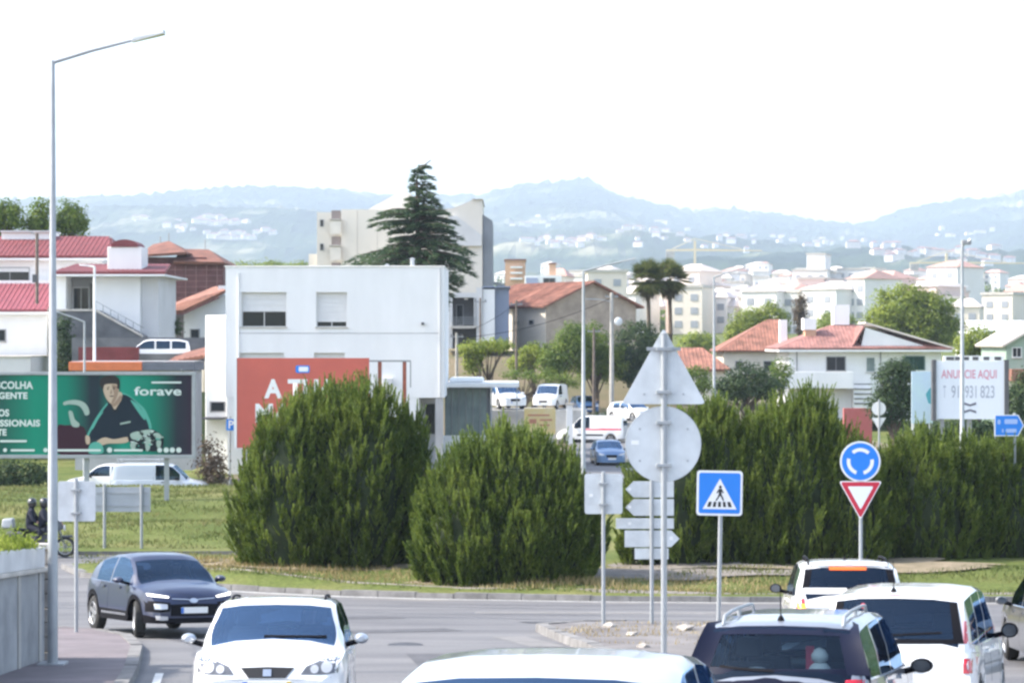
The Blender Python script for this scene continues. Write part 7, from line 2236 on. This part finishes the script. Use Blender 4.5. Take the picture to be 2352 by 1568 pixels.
# loose stones on the splitter island
for q in range(7):
    rr = random.Random(q)
    x, y = rr.uniform(1.5, 4.3), rr.uniform(39, 47.5)
    s = rr.uniform(.05, .17)
    bm = bmesh.new(); bmesh.ops.create_icosphere(bm, subdivisions=1, radius=s)
    for v in bm.verts: v.co = Vector((v.co.x * rr.uniform(.8, 1.6), v.co.y * rr.uniform(.7, 1.3), v.co.z * .55)) + Vector((rr.uniform(-.02, .02),) * 3)
    me = bpy.data.meshes.new('stone'); bm.to_mesh(me); bm.free()
    o = link('stone', me, M['pillar_stone']); o.location = (x, y, G(x, y) + .14 + s * .25)
    tag(o, 'loose grey stone lying on the splitter island', 'stone', 'stones on the splitter island')
# ------------------------------------------------------------------ distant vehicles
def simple_spec(**kw):
    d = dict(IBIZA, step=.14); d.update(kw); return d
VAN = dict(L=4.40, W=1.82, wb=2.7, fo=.85, rw=.33, sill=.26, tum=.10, step=.12,
    top=[(-2.2, .9), (-2.19, 1.6), (-2.12, 1.76), (-1.6, 1.82), (.2, 1.82), (.55, 1.74), (1.22, 1.12), (1.4, 1.05), (1.9, .95), (2.12, .82), (2.2, .6)],
    belt=[(-2.2, .88), (-2.0, 1.06), (.8, 1.04), (1.4, .98), (1.95, .84), (2.2, .58)],
    plan=[(-2.2, .94), (-2.1, .98), (-1.5, 1), (1.3, 1), (1.8, .96), (2.08, .88), (2.2, .74)],
    ws=(.60, 1.20), rwin=(-2.2, -2.15), win=[(-.20, .90)], glass='glass_dark', ws_glass='glass', seats=False)
def car_at(name, label, spec, px, Y, heading, paint_, cat='car', z=None):
    x = P(px, 0, Y).x
    c = Car(name, label, cat, spec, x, Y, R(heading), paint_, z=z)
    return c
c = car_at('delivery_van', 'panel van in shade-grey paint parked behind the grass, right one of two under the billboard', VAN, 372, 110.5, -88, 'paint_pale', 'van')  # grey paint stands for the shade the van is in
c.mirrors(.75, 1.05, 'black_plastic'); c.box_patch('side_moulding', '+X', -1.6, 1.2, .52, .60, 'black_plastic', off=.01, nz=1)
MB().tube([(-.6, -1.9, 1.84), (-.6, -1.9, 1.95), (.6, -1.9, 1.95), (.6, -1.9, 1.84)], .03, 6).tube([(-.6, -.2, 1.84), (-.6, -.2, 1.95), (.6, -.2, 1.95), (.6, -.2, 1.84)], .03, 6).tube([(-.5, -2.0, 1.98), (-.5, .2, 1.98)], .03, 6).tube([(.5, -2.0, 1.98), (.5, .2, 1.98)], .03, 6).build('ladder_rack', M['galvanised'], c.root)
c.patch('door_handle', '+X', [(.05, .98), (.2, .98)], [(.05, .94), (.2, .94)], 'black_plastic', off=.02, nz=1); c.patch('door_gap', '+X', [(-.3, 1.5), (-.29, 1.5)], [(-.3, .5), (-.29, .5)], 'black_plastic', off=.002, nz=3)
MPV = dict(VAN, L=4.3, top=[(-2.15, .9), (-2.14, 1.3), (-2.05, 1.50), (-1.5, 1.62), (.2, 1.63), (.5, 1.56), (1.2, 1.06), (1.4, 1.0), (1.9, .92), (2.1, .8), (2.15, .6)], win=[(-1.9, -1.1), (-1.0, -.2), (-.1, .90)], rwin=(-2.12, -2.04), plan=[(-2.15, .9), (-2.0, .97), (-1.5, 1), (1.3, 1), (1.8, .96), (2.05, .88), (2.15, .74)])
c = car_at('people_carrier', 'white low car facing left, left of the shade-grey van under the billboard', MPV, 258, 113.6, 84, 'paint_white')
c.mirrors(.75, 1.0, 'black_plastic'); c.door_lines((-.15, .9), ())
# ambulance-like van with red stripe
c = car_at('ambulance_van', 'white ambulance van with red stripe along its side on the far road', dict(VAN, L=4.9, W=1.9, wb=3.1, fo=.9, top=[(-2.45, .9), (-2.44, 1.7), (-2.35, 1.92), (-1.6, 1.98), (.35, 1.98), (.75, 1.86), (1.45, 1.14), (1.6, 1.06), (2.1, .98), (2.36, .84), (2.45, .6)], belt=[(-2.45, .88), (-2.2, 1.08), (.9, 1.06), (1.6, 1.0), (2.2, .86), (2.45, .58)], plan=[(-2.45, .95), (-2.3, .985), (-1.5, 1), (1.5, 1), (2.0, .96), (2.33, .88), (2.45, .74)], ws=(.8, 1.42), rwin=(-2.45, -2.4), win=[(.0, .42), (.55, 1.12)]), 1360, 174, 76, 'paint_white', 'van')
c.box_patch('red_stripe', '-X', -2.3, .4, .95, 1.08, 'lamp_red', off=.012, nz=1, sub=8); c.box_patch('side_moulding', '-X', -1.0, .9, .55, .66, 'black_plastic', off=.012, nz=1)
c.mirrors(.95, 1.08, 'black_plastic')
# oncoming blue car and others
def face_front(c, grille='black_plastic'):
    for s_ in (1, -1): c.patch('headlight', '+Y', [(s_ * .42, .70), (s_ * .72, .78)], [(s_ * .42, .62), (s_ * .72, .64)], 'lamp_clear', off=.01)
    c.patch('grille', '+Y', [(-.32, .66), (.32, .66)], [(-.28, .5), (.28, .5)], grille, off=.01)
    c.plate('+Y', 0, .44, yellow=False); c.mirrors(.62, .9, c.paint)
c = car_at('hatchback_car', 'steel blue car coming from the far road below the ambulance', simple_spec(), 1396, 139, 184, 'paint_steel'); face_front(c)
c = car_at('delivery_van', 'white van parked on the bank facing the camera, left of the white gatepost', VAN, 1264, 178, 165, 'paint_white', 'van', z=P(0, 938, 178).z); face_front(c); c.mirrors(.8, 1.1, 'black_plastic')
c = car_at('hatchback_car', 'dark blue car right of the white gatepost on the far road', simple_spec(), 1342, 190, 190, 'paint_blue', z=P(0, 950, 190).z); face_front(c)
c = car_at('hatchback_car', 'white car half hidden behind the large round sign back', simple_spec(), 1450, 178, 215, 'paint_white', z=P(0, 966, 178).z); face_front(c)
c = car_at('hatchback_car', 'white parked car under the edge of the pavilion roof', simple_spec(), 1158, 150, 200, 'paint_white', z=P(0, 938, 150).z); face_front(c)
c = car_at('hatchback_car', 'white car parked on the terrace above the dark red wall', MPV, 352, 140.6, 96, 'paint_white', z=P(0, 843, 140.6).z)
tag(MB().box(P(255, 0, 139).x, P(470, 0, 139).x, 138.6, 142.9, P(0, 900, 139).z, P(0, 843.5, 140.6).z).build('terrace', M['concrete']), 'concrete terrace carrying a parked white car', 'terrace')
for (px, Y, py) in ((1264, 178, 938), (1342, 190, 950), (1450, 178, 966), (1158, 150, 938)):
    x = P(px, 0, Y).x; z = P(0, py, Y).z
    tag(MB().hull([(x - 2.8, Y - 3, z - 4), (x + 2.8, Y - 3, z - 4), (x + 2.8, Y + 4, z - 4), (x - 2.8, Y + 4, z - 4)], [(x - 2.6, Y - 2.8, z - .02), (x + 2.6, Y - 2.8, z - .02), (x + 2.6, Y + 3.2, z - .02), (x - 2.6, Y + 3.2, z - .02)]).build('parking_ledge', M['concrete']), kind='structure')
gp = thing('gatepost', 'white masonry gatepost between the parked van and the dark blue car', 'gatepost', (P(1308, 0, 172).x, 172, P(0, 985, 172).z))
MB().box(-.22, .22, -.2, .2, -2, (985 - 930) * 172 / FPX).build('pier', M['white_wall'], gp); MB().box(-.28, .28, -.26, .26, (985 - 930) * 172 / FPX, (985 - 926) * 172 / FPX).build('cap', M['coping'], gp)

# ------------------------------------------------------------------ motorcycle with two riders
def motorcycle():
    Y = 75.6; x = P(97, 0, Y).x; z = G(x, Y) + .01
    root = thing('motorcycle', 'dark touring motorcycle with two riders behind the wall planter', 'motorcycle', (x, Y, z))
    # +X is forward
    for wx in (.72, -.72):
        w = MB().lathe([(.24, -.05), (.29, -.065), (.32, -.03), (.32, .03), (.29, .065), (.24, .05)], 28, 'y', 0, (wx, 0, .32)).build('wheel', M['rubber'], root, smooth=50)
        MB().lathe([(.24, -.03), (.22, -.03), (.22, .03), (.24, .03)], 24, 'y', 0, (wx, 0, .32)).lathe([(.05, -.08), (.05, .08)], 12, 'y', 0, (wx, 0, .32)).build('rim', M['rim'], w)
        sp = MB()
        for q in range(6):
            a = q * math.pi / 3
            sp.tube([(wx, 0, .32), (wx + .23 * math.cos(a), 0, .32 + .23 * math.sin(a))], .012, 5)
        sp.build('spokes', M['rim'], w)
    MB().tube([(.72, .08, .32), (.50, .08, .95)], .03, 6).tube([(.72, -.08, .32), (.50, -.08, .95)], .03, 6).build('fork', M['chrome'], root)
    MB().tube([(.46, -.36, 1.04), (.50, 0, .98), (.46, .36, 1.04)], .018, 6).build('handlebar', M['black_plastic'], root)
    MB().hull([(.40, -.16, .80), (.40, .16, .80), (-.1, .15, .72), (-.1, -.15, .72)], [(.36, -.13, 1.02), (.36, .13, 1.02), (-.08, .12, .92), (-.08, -.12, .92)]).build('tank', M['paint_dark'], root, bevel=.05, smooth=50)
    MB().hull([(-.08, -.15, .72), (-.08, .15, .72), (-.85, .13, .78), (-.85, -.13, .78)], [(-.08, -.14, .84), (-.08, .14, .84), (-.85, .12, .92), (-.85, -.12, .92)]).build('saddle', M['black_plastic'], root, bevel=.03)
    MB().hull([(.35, -.16, .25), (.35, .16, .25), (-.35, .16, .25), (-.35, -.16, .25)], [(.38, -.14, .72), (.38, .14, .72), (-.3, .14, .70), (-.3, -.14, .70)]).build('engine', M['dark_grey'], root, bevel=.05)
    MB().hull([(.52, -.17, .82), (.52, .17, .82), (.70, .10, .90), (.70, -.10, .90)], [(.42, -.14, 1.28), (.42, .14, 1.28), (.50, .10, 1.30), (.50, -.10, 1.30)]).build('fairing', M['paint_dark'], root, bevel=.03)
    MB().hull([(.50, -.12, .62), (.50, .12, .62), (.98, .06, .62), (.98, -.06, .62)], [(.55, -.09, .68), (.55, .09, .68), (.94, .05, .69), (.94, -.05, .69)]).build('mudguard', M['paint_dark'], root, bevel=.02)
    MB().lathe([(.02, 0), (.09, .02), (.09, .06)], 14, 'x', 0, (.66, 0, .92)).build('headlamp', M['lamp_white'], root)
    MB().hull([(-.86, -.22, .92), (-.86, .22, .92), (-1.26, .20, .92), (-1.26, -.20, .92)], [(-.90, -.20, 1.22), (-.90, .20, 1.22), (-1.22, .16, 1.20), (-1.22, -.16, 1.20)]).build('top_case', M['galvanised'], root, bevel=.04)
    for s_ in (1, -1):
        MB().hull([(-.55, s_ * .16, .5), (-.55, s_ * .36, .5), (-1.05, s_ * .34, .5), (-1.05, s_ * .16, .5)], [(-.55, s_ * .16, .82), (-.55, s_ * .34, .82), (-1.05, s_ * .32, .82), (-1.05, s_ * .16, .82)]).build('pannier', M['dark_grey'], root, bevel=.04)
    MB().tube([(-.1, -.2, .28), (-.9, -.22, .34)], [.04, .06], 8).build('exhaust', M['chrome'], root)
    def rider(dx, label, reach):
        j = {'pel': (dx, 0, .98), 'bel': (dx + .03, 0, 1.18), 'che': (dx + .06, 0, 1.36), 'neb': (dx + .06, 0, 1.50), 'hea': (dx + .08, 0, 1.66), 'cro': (dx + .08, 0, 1.73)}
        rad = {'pel': .17, 'bel': .16, 'che': .18, 'neb': .09, 'hea': .125, 'cro': .10}
        ed = [('pel', 'bel'), ('bel', 'che'), ('che', 'neb'), ('neb', 'hea'), ('hea', 'cro')]
        for s_, n_ in ((1, 'l'), (-1, 'r')):
            j.update({'sh' + n_: (dx + .05, s_ * .20, 1.42), 'el' + n_: (dx + .18, s_ * .30, 1.18), 'ha' + n_: (dx + reach, s_ * .28, 1.08), 'hi' + n_: (dx + .02, s_ * .11, .95), 'kn' + n_: (dx + .40, s_ * .24, .82), 'an' + n_: (dx + .18, s_ * .24, .42), 'to' + n_: (dx + .36, s_ * .24, .36)})
            rad.update({'sh' + n_: .085, 'el' + n_: .06, 'ha' + n_: .045, 'hi' + n_: .11, 'kn' + n_: .08, 'an' + n_: .055, 'to' + n_: .045})
            ed += [('che', 'sh' + n_), ('sh' + n_, 'el' + n_), ('el' + n_, 'ha' + n_), ('pel', 'hi' + n_), ('hi' + n_, 'kn' + n_), ('kn' + n_, 'an' + n_), ('an' + n_, 'to' + n_)]
        o = skin_person(j, rad, ed, 'pel', (0.012, 0.014, 0.03), label, 9.0, root)
        hm = MB().lathe([(.0, .17), (.07, .155), (.12, .11), (.145, .03), (.14, -.06), (.11, -.12)], 20, 'z', 0, (dx + .08, 0, 1.69)).build('helmet', M['black_helmet'], o, smooth=60)
        hm.matrix_parent_inverse = Matrix.Identity(4)
        MB().hull([(dx + .17, -.10, 1.63), (dx + .17, .10, 1.63), (dx + .225, .06, 1.63), (dx + .225, -.06, 1.63)], [(dx + .16, -.10, 1.74), (dx + .16, .10, 1.74), (dx + .21, .06, 1.74), (dx + .21, -.06, 1.74)]).build('visor', M['dark_window'], o)
    rider(-.02, 'rider in black helmet and dark suit steering the motorcycle', .46)
    rider(-.40, 'pillion passenger in black helmet seated behind the rider', .34)
mat('black_helmet', (0.01, 0.01, 0.012), 0.2, coat=1.0)
motorcycle()

# ------------------------------------------------------------------ the town in the distance
TOWN_M = [mat('town_white', (.76, .74, .72), .9, var=.05, scale=.1), mat('town_cream', (.70, .63, .55), .9, var=.06, scale=.1), mat('town_pink', (.66, .52, .47), .9, var=.06, scale=.1), mat('town_grey', (.52, .53, .56), .9, var=.06, scale=.1)]
mat('town_tile', (.50, .30, .25), .9, var=.1, scale=.3)
mat('town_window', (.30, .32, .36), .3)
WIN = {}
def win_mesh(w, h):
    key = (round(w, 1), round(h, 1))
    if key not in WIN:
        me = MB().box(-w / 2, w / 2, -.12, -.01, 0, h).mesh('window'); me.materials.append(M['town_window']); WIN[key] = me
    return WIN[key]
def town_block(label, px, hw, top, Y, m_, base=None, depth=14, roof='flat', win=True, rz=0.0, group=None, singles=False):
    k = Y / FPX
    x0 = P(px, 0, Y).x; zt = P(0, top, Y).z
    zb = min(G(x0, Y), zt - 6) - 2
    root = thing('town_building', label, 'building', (x0, Y, zb), rz, group)
    H, w = zt - zb, hw * k
    MB().box(-w, w, 0, depth, 0, H).build('wall', m_, root)
    if roof == 'flat': MB().box(-w - .3, w + .3, -.3, depth + .3, H + .002, H + .6).build('roof', M['coping'], root)
    else:
        MB().add([(-w - .5, -.5, H + .002), (w + .5, -.5, H + .002), (w + .5, depth + .5, H + .002), (-w - .5, depth + .5, H + .002), (-w * .4, depth / 2, H + 2), (w * .4, depth / 2, H + 2)], [(0, 1, 5, 4), (1, 2, 5), (2, 3, 4, 5), (3, 0, 4), (3, 2, 1, 0)]).build('roof', M['pale_glare_tile'] if roof == 'tile' else M['town_tile'], root)  # roof tones paled to stand for glare and distance
    if win:
        fl = max(1, int((H - 2) / 3.0)); n = max(2, int(2 * w / 3.4))
        lo = max(0, fl - 7)
        mb = MB()
        for f in range(lo, fl):
            for q in range(n):
                x = -w + (q + .5) * 2 * w / n; z = H - 1.2 - (fl - f) * 3.0 + 1.2
                if singles:
                    o = link('window', win_mesh(1.6, 1.5), None, root); o.location = (x, 0, z)
                else: mb.box(x - .8, x + .8, -.12, -.01, z, z + 1.5)
        if not singles:
            o = mb.build('windows', M['town_window'], root); o['kind'] = 'stuff'
    return root
rr = random.Random(4)
town_block('far white tower block, tallest in the town right of centre', 1860, 40, 622, 880, TOWN_M[0], singles=True, rz=R(-16))
town_block('upper storeys of the far white tower block', 1874, 21, 585, 890, TOWN_M[0], win=False, rz=R(-16))
town_block('right side of the far tower, grey standing for its shade', 1909, 12, 628, 885, TOWN_M[3], singles=True, rz=R(-16))  # separate grey block; its colour stands for the tower's shaded side
town_block('pale far block with window rows right of the tower', 1955, 32, 619, 900, TOWN_M[0], singles=True, rz=R(-16))
town_block('long cream far block behind the two palms', 1590, 70, 655, 640, TOWN_M[1], roof='tile')
town_block('wide white far block left of the tower', 1740, 75, 660, 720, TOWN_M[0], singles=True, rz=R(-16))
town_block('cream block behind the gabled house roof', 1395, 45, 625, 520, TOWN_M[1])
lab = {0: 'white', 1: 'cream', 2: 'pinkish', 3: 'grey'}
for q in range(285):
    px = rr.choice([rr.uniform(1130, 2420), rr.uniform(1540, 1900), rr.uniform(1540, 2420)]); Y = rr.choice([580, 650, 760, 900, 1050, 1250, 1400]) * rr.uniform(.93, 1.07)
    mi = rr.choices([0, 1, 2, 3], [8, 4, 2, 1])[0]; rf = rr.choice(['flat', 'flat', 'tile', 'tile', 'orange'])
    x = P(px, 0, Y).x
    top = CYP - (G(x, Y) + rr.uniform(5, 10) + (rr.uniform(2, 7) if rr.random() < .3 else 0)) / Y * FPX
    hw_ = rr.uniform(14, 34) * 700 / Y + 4
    zone = [w for lim, w in ((1290, 'above the gabled house'), (1450, 'between gabled house and palms'), (1560, 'behind the two palms'), (1700, 'just right of the palms'), (1820, 'left of the far tower'), (1990, 'around the far tower'), (2200, 'above the bright tree'), (9999, 'right of the tall lamp post')) if px < lim][0]
    row = 'nearest row' if Y < 640 else 'second row' if Y < 830 else 'middle row' if Y < 1000 else 'far row' if Y < 1200 else 'farthest row'
    town_block('%s %s town block with %s roof, %s %s' % ('wide' if hw_ * Y / 700 > 24 else 'narrow', lab[mi], {'flat': 'flat', 'tile': 'glare-pale tiled', 'orange': 'red tiled'}[rf], row, zone), px, hw_, top, Y, TOWN_M[mi], roof=rf, group='far town buildings', rz=R(rr.uniform(-48, -8)))
# trees between the far houses, read as one mass
def far_trees():
    r = np.random.default_rng(77)
    Pn, S = [], []
    for q in range(420):
        Y = r.uniform(560, 1480); px = r.uniform(-100, 2450) if r.random() < .4 else r.uniform(1100, 2450)
        x = (px - CXP) * Y / FPX
        h = r.uniform(4, 9); n = 70
        p_ = unit(r.normal(size=(n, 3))) * (r.uniform(0, 1, (n, 1)) ** .4) * np.array([h * .5, h * .5, h * .55]) + np.array([x, Y, G(x, Y) + h * .55])
        Pn.append(p_); S.append(np.full(n, .9))
    Pn = np.concatenate(Pn); S = np.concatenate(S)[:, None]
    N = unit(r.normal(size=Pn.shape) + np.array([0, 0, .7])); a = unit(np.cross(N, r.normal(size=Pn.shape))); b_ = np.cross(N, a)
    o = quad_mesh('far_trees', Pn - a * S, Pn - b_ * S * .7, Pn + a * S, Pn + b_ * S * .7, M['leaf_mid'])
    tag(o, 'distant trees mixed among the far town houses', 'trees', kind='stuff')
far_trees()
# white houses of the hill villages
hm_w = MB().box(-5.5, 5.5, -5, 5, -6, 5).mesh('wall'); hm_w.materials.append(TOWN_M[0])
hm_c = MB().box(-7, 7, -5, 5, -6, 4.5).mesh('wall'); hm_c.materials.append(TOWN_M[1])
hr_ = MB().add([(-6.5, -6, 4.9), (6.5, -6, 4.9), (6.5, 6, 4.9), (-6.5, 6, 4.9), (-3, 0, 7.5), (3, 0, 7.5)], [(0, 1, 5, 4), (1, 2, 5), (2, 3, 4, 5), (3, 0, 4), (3, 2, 1, 0)]).mesh('roof'); hr_.materials.append(M['pink_tile'])
def hill_house(px, py, Y, where):
    x = P(px, 0, Y).x
    o = thing('hill_house', 'tiny pale house on the hazy hillside, ' + where, 'house', (x, Y, HZ(x, Y) + 2), rr.uniform(-.6, .6), 'houses on the hillside')
    o.scale = (rr.uniform(.6, 1.6), rr.uniform(.6, 1.2), rr.uniform(.5, .95))
    link('wall', rr.choice([hm_w, hm_w, hm_c]), None, o); link('roof', hr_, None, o)
def hill_dist(px, py):
    best = None
    for Y in np.arange(2200, 7300, 40):
        x = P(px, 0, Y).x
        if CYP - (HZ(x, Y) / Y) * FPX <= py: return Y
    return None
VIL = ((495, 515, 42, 9, 34, 'upper village left of the cream block'), (560, 545, 75, 9, 40, 'lower village left of the cream block'), (325, 507, 16, 3, 8, 'small group above the brick building'), (460, 528, 60, 6, 16, 'middle of the left village'), (1290, 560, 70, 10, 26, 'village above the gabled house'), (1490, 545, 60, 22, 16, 'slope above the palms'), (1230, 520, 40, 12, 8, 'high slope right of the cedar'), (1700, 560, 90, 16, 14, 'behind the left crane jib'), (2050, 590, 120, 12, 24, 'slope above the bright tree'), (2250, 600, 80, 8, 20, 'behind the right crane jib'), (1900, 560, 90, 12, 12, 'slope above the far tower'), (2200, 540, 60, 12, 10, 'high slope beside the tall lamp post'))
for (cx_, cy_, sx_, sy_, n, wh) in VIL:
    for q in range(n):
        px, py = rr.gauss(cx_, sx_ * .6), rr.gauss(cy_, sy_ * .6)
        Y = hill_dist(px, py)
        if Y: hill_house(px, py, Y, wh)
# tower cranes over the town
def crane(label, px0, px1, py, Y):
    x0 = P(px0 + (px1 - px0) * .3, 0, Y).x; z = P(0, py, Y).z; zb = G(x0, min(Y, 1500)) - 3
    root = thing('tower_crane', label, 'crane', (x0, Y, zb))
    k = Y / FPX; H = z - zb
    a, b_ = (px0 - px1) * .3 * k, (px1 - px0) * .7 * k
    yl = mat('crane_yellow', (.66, .56, .36), .6)
    MB().box(-.55, .55, -.55, .55, 0, H + 5).build('mast', yl, root)
    MB().prism([(a, H), (b_, H), (b_, H + .5), (1, H + 1.2), (-1, H + 1.2), (a, H + .8)], -.5, .5).build('jib', yl, root)
    MB().box(a, a + 4, -1, 1, H - 3, H - .01).build('counterweight', M['concrete'], root)
    MB().tube([(0, 0, H + 6), (b_ * .7, 0, H + 1)], .12, 4).tube([(0, 0, H + 6), (a * .8, 0, H + 1)], .12, 4).build('tie_bar', yl, root)
crane('pale yellow tower crane jib over the town, right of the palms', 1530, 1750, 577, 1150)
crane('pale tower crane jib over the town at the far right', 2090, 2370, 606, 1150)
# overhead wires between the poles
def wire(label, a, b_, sag):
    pts = [Vector(a).lerp(Vector(b_), t) - Vector((0, 0, sag * 4 * t * (1 - t))) for t in np.linspace(0, 1, 14)]
    o = thing('overhead_wire', label, 'wire', tuple(pts[0]))
    MB().tube([p - pts[0] for p in pts], .02, 4).build('cable', M['black_plastic'], o)
wire('thin overhead wire from the grey concrete pole to the utility pole', P(1049, 776, 180), P(1405, 684, 186), .6)
wire('thin overhead wire passing before the gabled house, lower one', P(1049, 768, 180), P(1186, 696, 192), .3)

tag(MB().box(P(255, 0, 138.2).x, P(468, 0, 138.2).x, 138.2, 138.5, P(0, 900, 138).z, P(0, 812, 138.2).z).build('parapet', M['retaining_dark']), 'dark parapet in front of the white car parked on the terrace', 'wall')
# ------------------------------------------------------------------ haze
hb = MB().box(-4900, 4900, -150, 11600, -14, 640)
ho = hb.build('haze', None)
m = bpy.data.materials.new('haze_air'); m.use_nodes = True
n, l = m.node_tree.nodes, m.node_tree.links
n.clear()
pv = n.new('ShaderNodeVolumePrincipled')
pv.inputs['Color'].default_value = (0.70, 0.84, 1.0, 1)
pv.inputs['Density'].default_value = 0.00018
out = n.new('ShaderNodeOutputMaterial')
l.new(pv.outputs[0], out.inputs['Volume'])
ho.data.materials.append(m)
ho['kind'] = 'stuff'
